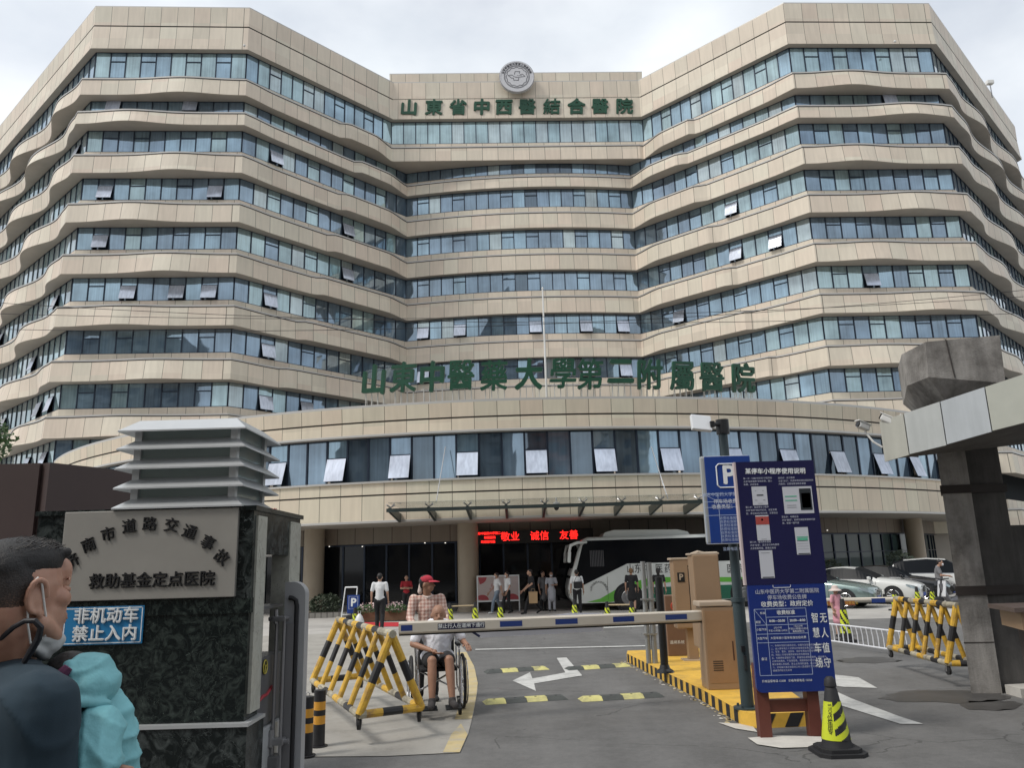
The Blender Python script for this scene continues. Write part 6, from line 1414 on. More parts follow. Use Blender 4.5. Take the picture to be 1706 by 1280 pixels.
for px, py, lab in ((591, 1052, 'small striped cone at the left end of the red carpet strip'), (750, 1043, 'small striped cone just right of the seated man'), (792, 1041, 'small striped cone in front of the middle column'), (834, 1040, 'small striped cone in front of the poster board'),
                    (958, 1036, 'small striped cone in front of the bus nose'), (1013, 1043, 'small striped cone before the bus, left of the wheel'), (1054, 1043, 'small striped cone before the bus wheel'),
                    (1411, 1070, 'striped cone on the plaza beside the child in pink'), (1493, 1018, 'striped cone before the white sedan, left of the barricade'), (1531, 1012, 'striped cone before the nose of the white sedan'), (1556, 1012, 'striped cone by the scooter, rightmost of the row')):
    cone_small(lab, px, py, H=.72 if px != 1411 else .95)
def linkbar(lab, a, b, z=.62):
    A, B = G(*a), G(*b); mb = MB(); mb.tube((A.x, A.y, z), (B.x, B.y, z), .022, n=8); o = mb.build('link_bar', [mat('bar_wood', (.42, .33, .20), .6)]); tag(o, lab, 'bar', 'bars linking the cones')
linkbar('pale bar linking the two cones before the bus wheel', (1013, 1043), (1054, 1043)); linkbar('pale bar from the cone by the seated man to the column cone', (750, 1043), (792, 1041))
# poster board
Yp = 34.3; c = [YP(*q, Yp) for q in ((795, 961), (864, 959), (865, 1001), (796, 1003))]
pb = thing('poster_board', 'white framed poster board with a pale pink picture beside the middle column', 'board', ((c[0].x + c[1].x) / 2, Yp, 0))
w_ = c[1].x - c[0].x; z1, z0 = c[0].z, c[3].z; zm = (z0 + z1) / 2
mb = MB(); mb.box((0, .03, zm), (w_, .05, z1 - z0)); mb.build('panel', [mat('poster_pink', (.50, .42, .40), .5, var=.06, scale=2)], pb)
mb = MB()
for x in (-w_ / 2, w_ / 2): mb.box((x, .02, z1 / 2), (.05, .07, z1))
mb.box((0, .015, z1), (w_ + .05, .07, .05)); mb.box((0, .015, z0), (w_, .07, .05)); mb.build('frame', [M_WHT], pb)
mb = MB(); M_PR = mat('poster_red', (.36, .06, .07), .5)
def fan(cx_, cz_, r0, a0_, a1_, mb): mb.add([(cx_, 0, cz_)] + [(cx_ + r0 * math.cos(a0_ + (a1_ - a0_) * i / 10), 0, cz_ + r0 * .8 * math.sin(a0_ + (a1_ - a0_) * i / 10)) for i in range(11)], [(0, i, i + 1) for i in range(1, 11)])
for q_ in ((-w_ / 2 + .04, z1 - .05, .36, -RAD(80), 0), (-w_ / 2 + .2, z0 + .05, .28, 0, RAD(170)), (w_ / 2 - .3, z0 + .05, .3, 0, RAD(180))):
    mb = MB(); fan(*q_, mb); mb.build('fan_print', [M_PR], pb)
text('lettering', '招聘', .16, M_PR, facing((-.15, -.002, zm + .12)), pb); text('lettering', '欢迎您加入我们', .08, M_PR, facing((-.1, -.002, zm - .02)), pb)
# parking sign stand, planter with flowers and clipped bush by the left column
Ys = 31.0; c = YP(590, 1012, Ys); sp = thing('parking_sign_stand', 'white metal stand with a blue P sign left of the man in the white T-shirt', 'sign', (c.x - .05, Ys, 0))
mb = MB()
for x0, x1 in ((-.42, -.30), (.10, .16)): mb.tube((x0, -.1, .02), (x1, 0, 1.25), .022, n=8)
mb.tube((-.30, 0, 1.25), (.16, 0, 1.25), .03, n=8); mb.tube((-.40, -.09, .25), (.12, -.09, .25), .015, n=6); mb.build('frame', [M_WHT], sp)
mb = MB(); mb.rbox((.05, -.14, .62), (.48, .03, .68), .02); mb.build('panel', [M_SBL], sp); text('lettering', 'P', .42, M_WHT, facing((.05, -.16, .68)), sp, bold=.015)
mb = MB(); mb.path([(x, -.158, z) for x, z in ((-.12, .45), (-.12, .91), (.22, .91), (.22, .45))], .008, 5, closed=True); mb.build('border', [M_WHT], sp)
mb = MB(); mb.rbox((.05, -.1, .12), (.5, .4, .2), .03); mb.build('foot', [MATS['cone_rubber']], sp)
M_LEAFD = mat('dark_leaf', (.035, .05, .028), .6, var=.4, scale=6); M_LEAF = mat('leaf_green', (.05, .10, .03), .55, var=.35, scale=6); M_FLR = mat('red_flower', (.45, .02, .04), .6); M_FLP = mat('pale_flower', (.6, .45, .45), .6); M_STEM = mat('stem_brown', (.08, .05, .03), .8)
def leafball(c, r, n, size, seed, squash=.8):
    rr = random.Random(seed); mb = MB()
    for i in range(n):
        v = Vector((rr.gauss(0, 1), rr.gauss(0, 1), rr.gauss(0, 1))).normalized() * (rr.uniform(.55, 1.0) ** .5)
        v = v * (1 + .25 * noise.noise(v * 2.5 + Vector((seed, 0, 0)))); p = Vector(c) + Vector((v.x * r, v.y * r, v.z * r * squash))
        a = Vector((rr.gauss(0, 1), rr.gauss(0, 1), rr.gauss(0, 1))).normalized(); b = a.orthogonal().normalized(); s_ = size * rr.uniform(.6, 1.3)
        mb.add([p - a * s_, p + b * s_ * .45, p + a * s_, p - b * s_ * .45], [(0, 1, 2, 3)])
    return mb
def plant(name, label, loc, parts, group=None):
    t = thing(name, label, 'plant', loc, 0, group)
    for nm, mb, m in parts: mb.build(nm, [m], t)
    return t
def stems(pts, r=.012):
    mb = MB(); mb.path(pts[0], [r] * len(pts[0]) , 5); return mb
p = YP(538, 1022, 34.0)
plant('clipped_bush', 'round dark clipped bush in front of the left column', (p.x, 34.4, 0), [('foliage', leafball((0, 0, .5), .72, 1500, .055, 4, .62), M_LEAFD), ('stem', stems([[(0, 0, 0), (0, 0, .4)]], .04), M_STEM)])
plant('low_bush', 'small loose bush between the left column and the round bush', (p.x - .85, 34.6, 0), [('foliage', leafball((0, 0, .3), .42, 450, .05, 8, .8), M_LEAFD), ('stem', stems([[(0, 0, 0), (.02, 0, .2)]], .025), M_STEM)])
a, b = YP(505, 1030, 33.4), YP(585, 1030, 33.4); mb = MB(); kx = a.x
mb.box(((a.x + b.x) / 2, 33.5, .11), (b.x - a.x, .22, .22)); 
for k in range(8): mb.box((a.x + (b.x - a.x) * (k + .5) / 8, 33.385, .11), ((b.x - a.x) / 8 - .03, .02, .2), mi=1)
o = mb.build('stone_kerb', [MATS['groove'], mat('kerb_stone', (.22, .21, .19), .8, var=.2)]); tag(o, 'low stone planting kerb before the bushes by the left column', 'kerb')
for k, (px, lab) in enumerate(((612, 'wooden flower trough with pale blooms left of the man in the white T-shirt'), (660, 'wooden flower trough with pale blooms right of the man in the white T-shirt'))):
    c = YP(px, 1025, 30.2); t = thing('flower_trough', lab, 'planter', (c.x, 30.2, 0), 0, 'flower troughs on the plaza')
    mb = MB(); mb.rbox((0, 0, .2), (.95, .3, .34), .02); mb.build('trough', [mat('trough_wood', (.14, .075, .04), .7, var=.2)], t)
    leafball((0, 0, .45), .42, 420, .05, 20 + k, .42).build('foliage', [M_LEAF], t); leafball((0, -.05, .55), .36, 60, .05, 30 + k, .45).build('blooms', [M_FLP], t)
for k, (px, Yq, h, lab) in enumerate(((1502, 37.2, 1.5, 'leafy potted tree before the grey curtains, left of the right-hand column'), (1385, 36.0, 1.2, 'dark shrub behind the grey green sedan'))):
    c = YP(px, 960, Yq); plant('shrub', lab, (c.x, Yq, 0), [('foliage', leafball((0, 0, h), .62, 700, .08, 50 + k, .9), M_LEAFD), ('stem', stems([[(0, 0, 0), (.03, 0, h * .5), (0, 0, h)]], .025), M_STEM)])
c = YP(445, 845, 5.9)
plant('red_flower_cluster', 'small cluster of red flowers showing above the end of the marble pillar', (c.x, 5.95, ztop), [('blooms', leafball((.0, 0, .03), .055, 90, .014, 61, .5), M_FLR), ('stem', stems([[(0, 0, -.3), (0, 0, .03)]], .005), M_STEM)])
# tree crown at the left edge
c = YP(-8, 735, 16.0)
plant('street_tree', 'tip of a leafy street tree at the left edge above the brown wall', (c.x - .35, 16.0, 0), [('crown', leafball((0, 0, c.z), .62, 900, .06, 71, .9), M_LEAF), ('trunk', stems([[(0, 0, 0), (.05, 0, c.z * .6), (0, 0, c.z)]], .07), M_STEM)])
# scooter by the right barricade
p = YP(1592, 1008, 28.5); sc_ = thing('scooter', 'dark electric scooter with a pale front shield beside the man in the grey T-shirt', 'scooter', (p.x, 28.5, .004), RAD(195))
mb = MB(); mb.path([(-.62, 0, .62), (-.2, 0, .70), (.05, 0, .66)], [.10, .13, .10], 10); mb.build('seat', [mat('seat_black', (.015, .015, .015), .5)], sc_, smooth=True)
mb = MB(); mb.path([(-.75, 0, .50), (-.35, 0, .48), (-.1, 0, .30), (.25, 0, .26), (.42, 0, .5), (.50, 0, .85)], [.10, .15, .13, .10, .12, .07], 10); mb.build('body', [mat('scooter_grey', (.10, .10, .11), .3, coat=.6)], sc_, smooth=True)
mb = MB(); mb.rbox((.48, 0, .68), (.05, .36, .55), .05, ry=-.2); mb.build('front_shield', [mat('shield_white', (.55, .56, .58), .3, coat=.5)], sc_)
for x in (-.62, .68):
    mb = MB(); mb.lathe([(.17, -.05), (.21, -.03), (.21, .03), (.17, .05)], (x, 0, .21), 20, axis='Y'); mb.build('wheel', [M_TYRE], sc_, smooth=True)
mb = MB(); mb.tube((.52, 0, .7), (.45, 0, 1.0), .03, n=8); mb.path([(.40, -.3, 1.03), (.46, 0, 1.0), (.40, .3, 1.03)], .018, 8); mb.tube((.52, 0, .7), (.68, 0, .21), .025, n=8); mb.build('handlebar', [MATS['black_plastic2']], sc_)
# rooftop bits against the sky
for px, py, Yq, lab in ((62, 130, 60.0, 'small rooftop camera box on a bracket at the left roofline'), (1653, 160, 62.0, 'short rooftop vent standing on the right roofline')):
    c = YP(px, py, Yq); t = thing('rooftop_fitting', lab, 'fitting', (c.x, Yq, 41.6)); mb = MB(); mb.tube((0, 0, -.5), (0, 0, .9), .05, n=8); mb.build('stand', [MATS['steel2']], t); mb = MB(); mb.rbox((0, 0, 1.0), (.6, .4, .35), .05); mb.build('box', [M_CAMW], t)
# ceiling lamps inside the lobby and glass door wings
for k, (px, py) in enumerate(((549, 911), (604, 911), (708, 905), (742, 905), (1378, 884))):
    c = YP(px, py, 36.2 if px < 1000 else 39.0); mb = MB(); mb.lathe([(.07, .03), (.07, 0), (.01, -.01)], c, 12)
    c2 = YP(px, py, PC.y - math.sqrt(max(0, 30.52 ** 2 - (YP(px, py, 35.6).x - PC.x) ** 2)) ); mb = MB(); mb.lathe([(.03, .012), (.03, -.012), (.01, -.02)], (c2.x, c2.y - .03, c2.z), 12); mb.build('ceiling_lamp', [mat('lamp_glow', (1, .95, .85), .5, emit=1.0)], hosp)
# ================================================================== people
def caps_mesh(items, voxel, smooth=3):
    """items: ('c', p0, p1, r0, r1) tapered capsules or ('e', centre, (rx, ry, rz), euler) ellipsoids -> one skin"""
    bm = bmesh.new()
    for it in items:
        if it[0] == 'c':
            p0, p1, r0, r1 = Vector(it[1]), Vector(it[2]), it[3], it[4]; d = p1 - p0; L_ = max(d.length, 1e-4)
            q = d.to_track_quat('Z', 'Y').to_matrix().to_4x4() if d.length > 1e-5 else Matrix.Identity(4)
            bmesh.ops.create_uvsphere(bm, u_segments=14, v_segments=8, radius=r0, matrix=Matrix.Translation(p0)); bmesh.ops.create_uvsphere(bm, u_segments=14, v_segments=8, radius=r1, matrix=Matrix.Translation(p1))
            bmesh.ops.create_cone(bm, cap_ends=True, segments=14, radius1=r0, radius2=r1, depth=L_, matrix=Matrix.Translation((p0 + p1) / 2) @ q)
        else:
            M = Matrix.Translation(Vector(it[1])) @ (it[3].to_4x4() if len(it) > 3 and it[3] is not None else Matrix.Identity(4)) @ Matrix.Diagonal((*it[2], 1))
            bmesh.ops.create_uvsphere(bm, u_segments=20, v_segments=12, radius=1.0, matrix=M)
    me = bpy.data.meshes.new('m'); bm.to_mesh(me); bm.free()
    o = bpy.data.objects.new('tmp', me)
    md = o.modifiers.new('r', 'REMESH'); md.mode = 'VOXEL'; md.voxel_size = voxel
    if smooth: m2 = o.modifiers.new('s', 'SMOOTH'); m2.factor = .5; m2.iterations = smooth
    out_ = evaluated(o)
    out_.polygons.foreach_set('use_smooth', [True] * len(out_.polygons)); return out_
def skin_obj(name, items, voxel, m, parent, smooth=3, extra=None, wrinkle=0.0, wscale=14, folds=()):
    me = caps_mesh(items, voxel, smooth)
    if wrinkle:
        nv = len(me.vertices); co = [0.0] * (nv * 3); no = [0.0] * (nv * 3); me.vertices.foreach_get('co', co); me.vertex_normals.foreach_get('vector', no)
        for i in range(nv):
            p = Vector(co[3 * i:3 * i + 3]); n = noise.noise(p * wscale * .6); n = ((.32 - abs(noise.noise(Vector((p.x, p.y, p.z * .55)) * wscale + Vector((n, n * 2, 0))))) * 1.3 + .35 * noise.noise(p * wscale * 2.3)) * wrinkle
            for q in range(3): co[3 * i + q] += no[3 * i + q] * n
        me.vertices.foreach_set('co', co); me.update()
    if folds:
        nv = len(me.vertices); co = [0.0] * (nv * 3); no = [0.0] * (nv * 3); me.vertices.foreach_get('co', co); me.vertex_normals.foreach_get('vector', no)
        for i in range(nv):
            p = Vector(co[3 * i:3 * i + 3]); d = 0.0
            for q, (dr, wl, amp) in enumerate(folds):
                ph = p.dot(Vector(dr)) / wl * math.pi + 2.6 * noise.noise(p * 7 + Vector((q * 9.1, 0, 0))); mk = min(1, max(0, noise.noise(p * 5.5 + Vector((0, q * 7.3, 3))) * 2.2 + .45))
                d += amp * mk * ((1 - abs(math.sin(ph))) ** 1.6 - .25)
            for q in range(3): co[3 * i + q] += no[3 * i + q] * d
        me.vertices.foreach_set('co', co); me.update()
    mats = [m]
    if extra:
        bm = bmesh.new(); bm.from_mesh(me)
        for mb, mm in extra:
            mats.append(mm); base = len(bm.verts); vv = [bm.verts.new(v) for v in mb.v]; bm.verts.ensure_lookup_table()
            for f in mb.f:
                try: nf_ = bm.faces.new([vv[i] for i in f]); nf_.material_index = len(mats) - 1; nf_.smooth = True
                except ValueError: pass
        bm.to_mesh(me); bm.free()
    me.materials.clear()
    for mm in mats: me.materials.append(mm)
    o = bpy.data.objects.new(name, me); COL.objects.link(o); o.parent = parent; return o
M_SKIN = mat('skin', (0.40, 0.235, 0.165), 0.55, var=.06, scale=8); M_SKIN2 = mat('tanned_skin', (0.29, 0.155, 0.10), 0.55, var=.08, scale=9)
M_HAIR = mat('black_hair', (0.012, 0.010, 0.010), 0.5, var=.2, scale=30, bump=.4); M_EYE = mat('eye_dark', (0.01, 0.008, 0.008), 0.3); M_LIPC = mat('lips', (0.28, 0.10, 0.09), 0.5)
def cl(name, col, **k): return mat(name, col, .85, var=.10, scale=7, **k)
def hand_items(w_, tip, side, r=.0105, curl=0.0, fw=None):
    """palm and five unequal fingers hanging from wrist w_ toward tip"""
    w_, tip = Vector(w_), Vector(tip); d = (tip - w_).normalized(); s = Vector(side).normalized(); s = (s - d * s.dot(d)).normalized(); n = d.cross(s); L_ = (tip - w_).length
    it = [('e', w_ + d * L_ * .28, (.036, .036, .036)), ('c', w_ + s * .018 + d * .03, w_ + s * .026 + d * L_ * .48, .015, .013), ('c', w_ - s * .014 + d * .03, w_ - s * .026 + d * L_ * .46, .015, .012), ('c', w_, w_ + d * L_ * .5, .017, .014)]
    for k, (o, l) in enumerate(((.030, .90), (.011, 1.0), (-.010, .95), (-.029, .80))):
        a = w_ + s * o + d * L_ * .46; b = a + d * L_ * .30 * l + n * curl * .02; c = b + d * L_ * .26 * l * (1 - abs(curl) * .4) + n * curl * .035
        it += [('c', a, b, r * .95, r * .85), ('c', b, c, r * .85, r * .7)]
    a = w_ + s * .026 + d * .025; b = a + s * .032 + d * .035; it += [('c', a, b, r * 1.15, r), ('c', b, b + d * .032 + s * .004, r, r * .8)]
    return it
def mb_items(items, n=8):
    mb = MB()
    for it in items:
        if it[0] == 'c':
            mb.tube(it[1], it[2], it[3], it[4], n); mb.lathe([(it[4] * math.cos(a), it[4] * math.sin(a)) for a in (0, .5, 1.0, 1.5)], it[2], n, rot=(Vector(it[2]) - Vector(it[1])).to_track_quat('Z', 'Y').to_matrix())
        else: mb.lathe([(max(.001, it[2][0] * math.sin(a)), -it[2][2] * math.cos(a)) for a in [i * math.pi / 6 for i in range(7)]], it[1], 10)
    return mb
def person(label, loc, rz, h, J=None, top=None, bottom=None, shoes=None, hair='short', sleeves='short', legs='long', skin=None, voxel=.016, mask=False, hairmat=None, skirt=False, coat=False, group=None, head_rz=0.0, lean=0.0, cat='person', girth=1.0):
    """faces local -Y; J overrides joint positions (fractions of a 1.70 m figure)"""
    k = h / 1.70; skin = skin or M_SKIN; hm = hairmat or M_HAIR
    j = dict(hipl=(.09, 0, .90), hipr=(-.09, 0, .90), kneel=(.10, -.01, .49), kneer=(-.10, -.01, .49), ankl=(.105, .02, .08), ankr=(-.105, .02, .08), shl=(.185, .01, 1.385), shr=(-.185, .01, 1.385), ell=(.235, .03, 1.11), elr=(-.235, .03, 1.11), wrl=(.25, -.04, .87), wrr=(-.25, -.04, .87), neck=(0, .01, 1.43), head=(0, -.02, 1.575), chest=(0, .01, 1.27), waist=(0, 0, 1.06), pel=(0, 0, .94), toel=(.12, -.14, .035), toer=(-.12, -.14, .035))
    if J: j.update(J)
    if lean:
        for q in ('shl', 'shr', 'ell', 'elr', 'wrl', 'wrr', 'neck', 'head', 'chest', 'waist'):
            if J and q in J: continue
            p = j[q]; j[q] = (p[0], p[1] - (p[2] - .94) * lean, p[2])
    P = {a: Vector(b) * k for a, b in j.items()}; V = lambda a, b, t: P[a].lerp(P[b], t)
    t = thing('person', label, cat, loc, rz, group)
    RH = Matrix.Rotation(head_rz, 3, 'Z'); H = P['head']
    def hp(x, y, z): return H + RH @ (Vector((x, y, z)) * k)
    sk = [('e', hp(0, .012, .018), (.078 * k, .096 * k, .098 * k), RH), ('e', hp(0, -.028, -.045), (.058 * k, .062 * k, .068 * k), RH), ('c', P['neck'] - Vector((0, 0, .03 * k)), hp(0, .02, -.05), .056 * k, .052 * k), ('c', hp(0, -.086, .0), hp(0, -.104, -.022), .010 * k, .015 * k),
          ('e', hp(.078, .015, -.008), (.013 * k, .022 * k, .032 * k), RH), ('e', hp(-.078, .015, -.008), (.013 * k, .022 * k, .032 * k), RH), ('e', P['chest'], (.135 * k, .085 * k, .17 * k)), ('e', P['pel'], (.13 * k, .09 * k, .11 * k)), ('c', P['chest'], P['pel'], .105 * k, .105 * k), ('c', P['shl'] - Vector((0, 0, .015 * k)), P['shr'] - Vector((0, 0, .015 * k)), .040 * k, .040 * k)]
    for s in 'lr':
        sk += [('c', P['sh' + s], P['el' + s], .047 * k, .038 * k), ('c', P['el' + s], P['wr' + s], .038 * k, .025 * k), ('c', P['hip' + s], P['knee' + s], .078 * k, .052 * k), ('c', P['knee' + s], V('knee' + s, 'ank' + s, .35), .05 * k, .052 * k), ('c', V('knee' + s, 'ank' + s, .35), P['ank' + s], .052 * k, .034 * k)]
    extra = []
    for s, sg in (('l', 1), ('r', -1)):
        d = (P['wr' + s] - P['el' + s]).normalized(); tip = P['wr' + s] + d * .17 * k + Vector((0, 0, -.02))
        extra.append((mb_items(hand_items(P['wr' + s], tip, (0, -1, 0) if abs(d.y) < .8 else (sg * -1, 0, 0), .0095 * k, .6 * sg)), skin))
    eyes = MB(); 
    for sg in (1, -1): eyes.lathe([(.002, -.006), (.009 * k, -.003), (.010 * k, 0), (.009 * k, .003), (.002, .006)], hp(sg * .03, -.074, .004), 8); eyes.tube(hp(sg * .014, -.082, .026), hp(sg * .045, -.074, .027), .0035 * k, n=5)
    lips = MB(); lips.path([hp(-.022, -.082, -.058), hp(0, -.088, -.057), hp(.022, -.082, -.058)], .005 * k, 6)
    extra += [(eyes, M_EYE), (lips, M_LIPC)]
    body = skin_obj('body', sk, voxel * .75, skin, t, 2, extra)
    if hair == 'short': hi = [('e', hp(0, .03, .042), (.084 * k, .098 * k, .088 * k), RH), ('e', hp(0, .07, .0), (.07 * k, .045 * k, .065 * k), RH)]
    elif hair == 'bun': hi = [('e', hp(0, .03, .038), (.086 * k, .10 * k, .09 * k), RH), ('e', hp(0, .1, .07), (.045 * k, .045 * k, .045 * k)), ('e', hp(0, .06, -.01), (.078 * k, .055 * k, .075 * k), RH)]
    elif hair == 'long': hi = [('e', hp(0, .03, .036), (.092 * k, .102 * k, .094 * k), RH), ('c', hp(0, .06, 0), hp(0, .075, -.16), .08 * k, .05 * k)]
    else: hi = None
    if hi: skin_obj('hair', hi, voxel * .8, hm, t, 2, wrinkle=.004, wscale=30)
    if top:
        r = 1.0; ti = [('e', P['chest'] + Vector((0, 0, .0)), (.158 * k * girth, .108 * k * girth, .175 * k)), ('c', V('chest', 'pel', .1), V('chest', 'pel', .95), .125 * k * girth, .125 * k * girth), ('e', P['pel'] + Vector((0, 0, .02)), (.158 * k * girth, .115 * k * girth, .10 * k)), ('c', P['neck'] - Vector((0, 0, .055 * k)), P['shl'] - Vector((0, 0, .012 * k)), .064 * k, .056 * k), ('c', P['neck'] - Vector((0, 0, .055 * k)), P['shr'] - Vector((0, 0, .012 * k)), .064 * k, .056 * k), ('c', P['neck'] - Vector((0, 0, .055 * k)), P['neck'] - Vector((0, 0, .015 * k)), .075 * k, .062 * k)]
        for s in 'lr':
            if sleeves == 'short': ti.append(('c', P['sh' + s], V('sh' + s, 'el' + s, .70), .060 * k, .058 * k))
            else: ti += [('c', P['sh' + s], P['el' + s], .066 * k, .054 * k), ('c', P['el' + s], V('el' + s, 'wr' + s, .9), .052 * k, .042 * k)]
        if coat or skirt: ti.append(('c', P['pel'], V('pel', 'kneel', .85).lerp(V('pel', 'kneer', .85), .5), .14 * k, .17 * k if coat else .19 * k))
        skin_obj('coat' if coat else 'dress' if skirt else 'shirt', ti, voxel, top, t, 3, wrinkle=.007 * k, wscale=11)
    if bottom:
        bi = [('e', P['pel'] - Vector((0, 0, .03)), (.155 * k, .11 * k, .12 * k))]
        for s in 'lr':
            if legs == 'long': bi += [('c', P['hip' + s], P['knee' + s], .095 * k, .07 * k), ('c', P['knee' + s], V('knee' + s, 'ank' + s, .97), .07 * k, .058 * k)]
            else: bi += [('c', P['hip' + s], V('hip' + s, 'knee' + s, .75), .10 * k, .085 * k)]
        skin_obj('trousers' if legs == 'long' else 'shorts', bi, voxel, bottom, t, 3, wrinkle=.006 * k, wscale=12)
    for s in 'lr':
        a, b = P['ank' + s], P['toe' + s]; si = [('c', a + Vector((0, .03 * k, -.035 * k)), b, .042 * k, .036 * k), ('c', a + Vector((0, 0, -.02)), a + Vector((0, 0, .0)), .044 * k, .042 * k)]
        skin_obj('shoe', si, voxel * .8, shoes or cl('shoe_black', (.02, .02, .02)), t, 1)
    if mask:
        skin_obj('face_mask', [('e', hp(0, -.062, -.052), (.058 * k, .046 * k, .045 * k), RH)], voxel * .6, mat('mask_white', (.6, .62, .66), .7), t, 2)
    return t, P, hp
def walk(sl, sr, arm=.12):
    """stride: forward reach of each foot in metres (positive = forward, -Y)"""
    return dict(kneel=(.09, -.5 * sl - .06, .49), kneer=(-.09, -.5 * sr - .06, .49), ankl=(.09, -sl + .02, .09 + max(0, -sl) * .25), ankr=(-.09, -sr + .02, .09 + max(0, -sr) * .25), toel=(.10, -sl - .14, .035), toer=(-.10, -sr - .14, .035), ell=(.235, .03 + sl * .3, 1.11), elr=(-.235, .03 + sr * .3, 1.11), wrl=(.24, -.06 + sl * .8, .88), wrr=(-.24, -.06 + sr * .8, .88))
C_WH = cl('white_cotton', (.62, .63, .64)); C_BK = cl('black_cloth', (.016, .016, .018)); C_DN = cl('denim', (.16, .20, .25)); C_RED = cl('red_cloth', (.33, .02, .03)); C_GR = cl('grey_cloth', (.17, .17, .18)); C_COAT = cl('white_coat', (.42, .43, .47)); C_PINK = cl('pink_cloth', (.60, .29, .34)); C_NAVY = cl('navy_cloth', (.02, .025, .04))
G_ = 'people by the hospital entrance'
g = G(632, 1052); person('man in a white T-shirt and black trousers walking away across the plaza', (g.x, g.y, .004), RAD(180), 1.78, walk(.12, -.08), C_WH, C_BK, group=G_)
bgp = thing('carrier_bag', 'white plastic carrier bag hanging beside the walking man in the white T-shirt', 'bag', (g.x - .62, g.y - .1, .25))
p = YP(677, 1010, 34.0); person('person in a dark red shirt with folded arms at the dark entrance glass', (p.x, 34.0, .004), RAD(10), 1.62, dict(ell=(.24, -.02, 1.12), elr=(-.24, -.02, 1.12), wrl=(-.03, -.20, 1.16), wrr=(.03, -.22, 1.12)), C_RED, C_BK, group=G_)
g = G(829, 1022); person('woman in a pale blouse and jeans walking left past the poster board', (g.x, 33.0, .004), RAD(-70), 1.62, walk(.28, -.25), C_WH, C_DN, hair='bun', mask=True, group=G_, shoes=cl('shoe_white', (.5, .5, .5)))
p = YP(846, 1020, 32.9); person('woman in a white printed T-shirt and black trousers beside the poster board', (p.x, 32.9, .004), RAD(-60), 1.64, walk(-.12, .16), C_WH, C_BK, hair='bun', mask=True, group=G_)
p = YP(888, 1020, 32.2); _, P_, _ = person('man in black striding left with a brown paper bag', (p.x, 32.2, .004), RAD(-75), 1.72, dict(walk(.36, -.34), wrl=(.26, -.30, 1.0), ell=(.24, -.08, 1.14)), C_BK, C_BK, lean=.12, group=G_)
bg2 = thing('paper_bag', 'brown paper bag carried by the man in black at the entrance', 'bag', (p.x + .02, 31.88, .42)); mb = MB(); mb.box((0, 0, .22), (.33, .14, .44), taper=1.05); mb.build('bag', [mat('kraft_paper', (.36, .24, .13), .8, var=.1)], bg2); mb = MB(); mb.path([(-.08, -.04, .44), (-.06, -.04, .55), (.06, -.04, .55), (.08, -.04, .44)], .006, 5); mb.build('handle', [MATS['kraft_paper']], bg2)
p = YP(906, 1014, 34.0); person('person in a grey coat standing behind the nurse at the doors', (p.x, 34.0, .004), RAD(40), 1.62, None, C_GR, C_BK, coat=True, hair='short', group=G_)
p = YP(920, 1016, 33.4); person('nurse in a long white coat and mask facing out from the doors', (p.x, 33.4, .004), RAD(5), 1.60, dict(wrl=(.06, -.2, 1.12), ell=(.24, -.04, 1.12)), C_COAT, C_COAT, coat=True, mask=True, hair='bun', group=G_)
p = YP(963, 1018, 31.6); person('person in a white shirt with a black waist bag, seen from behind by the bus', (p.x, 31.6, .004), RAD(175), 1.66, None, C_WH, C_BK, hair='short', group=G_)
wb = thing('waist_bag', 'black bag slung across the back of the person by the bus front', 'bag', (p.x + .03, 31.42, 1.08)); mb = MB(); mb.rbox((0, 0, 0), (.34, .12, .26), .04); mb.build('bag', [C_BK], wb); mb = MB(); mb.path([(.15, -.0, .1), (.10, .0, .30), (-.10, .05, .38)], .01, 5); mb.path([(-.15, 0, .1), (-.06, .0, .30), (.08, .05, .38)], .01, 5); mb.build('strap', [C_BK], wb)
p = YP(1055, 1020, 31.4); person('woman in a short black dress with tied-up fair hair, by the bus wheel', (p.x, 31.4, .004), RAD(170), 1.66, walk(.10, -.12), C_BK, None, hair='bun', hairmat=mat('fair_hair', (.20, .12, .06), .5), skirt=True, group=G_)
p = YP(1101, 1020, 31.0); person('dark-haired person in black standing beyond the black post', (p.x, 31.0, .004), RAD(160), 1.64, None, C_BK, C_BK, hair='long', group=G_)
p = G(1572, 1013); person('man in a grey T-shirt and mask looking down beside the scooter', (p.x, p.y, .004), RAD(60), 1.70, dict(head=(0, -.10, 1.55), ell=(.22, -.08, 1.12), wrl=(.10, -.28, 1.10), elr=(-.22, -.08, 1.12), wrr=(-.06, -.30, 1.10)), C_GR, C_NAVY, mask=True, group=G_)
g = G(1400, 1062); t_, P_, hp_ = person('small child in a long pink dress and pale sun hat beyond the white railing', (g.x, g.y, .004), RAD(30), 1.18, None, C_PINK, None, skirt=True, hair='short', cat='child')
mb = MB(); c = P_['head'] + Vector((0, .01, .05)); mb.lathe([(.155, -.06), (.15, -.045), (.085, -.01), (.07, .05), (.03, .075), (.003, .078)], c, 20); mb.build('sun_hat', [cl('pale_straw', (.55, .46, .42))], t_, smooth=True)
mb = MB(); mb.lathe([(.03, .3), (.10, .22), (.16, .05), (.15, -.04), (.02, -.06)], (0, 0, 0), 14); mb.build('bag', [mat('white_plastic', (.62, .62, .62), .35)], bgp, smooth=True)
mb = MB(); mb.path([(-.03, 0, .28), (-.04, 0, .38), (.04, 0, .38), (.03, 0, .28)], .008, 5); mb.build('handle', [MATS['white_plastic']], bgp)

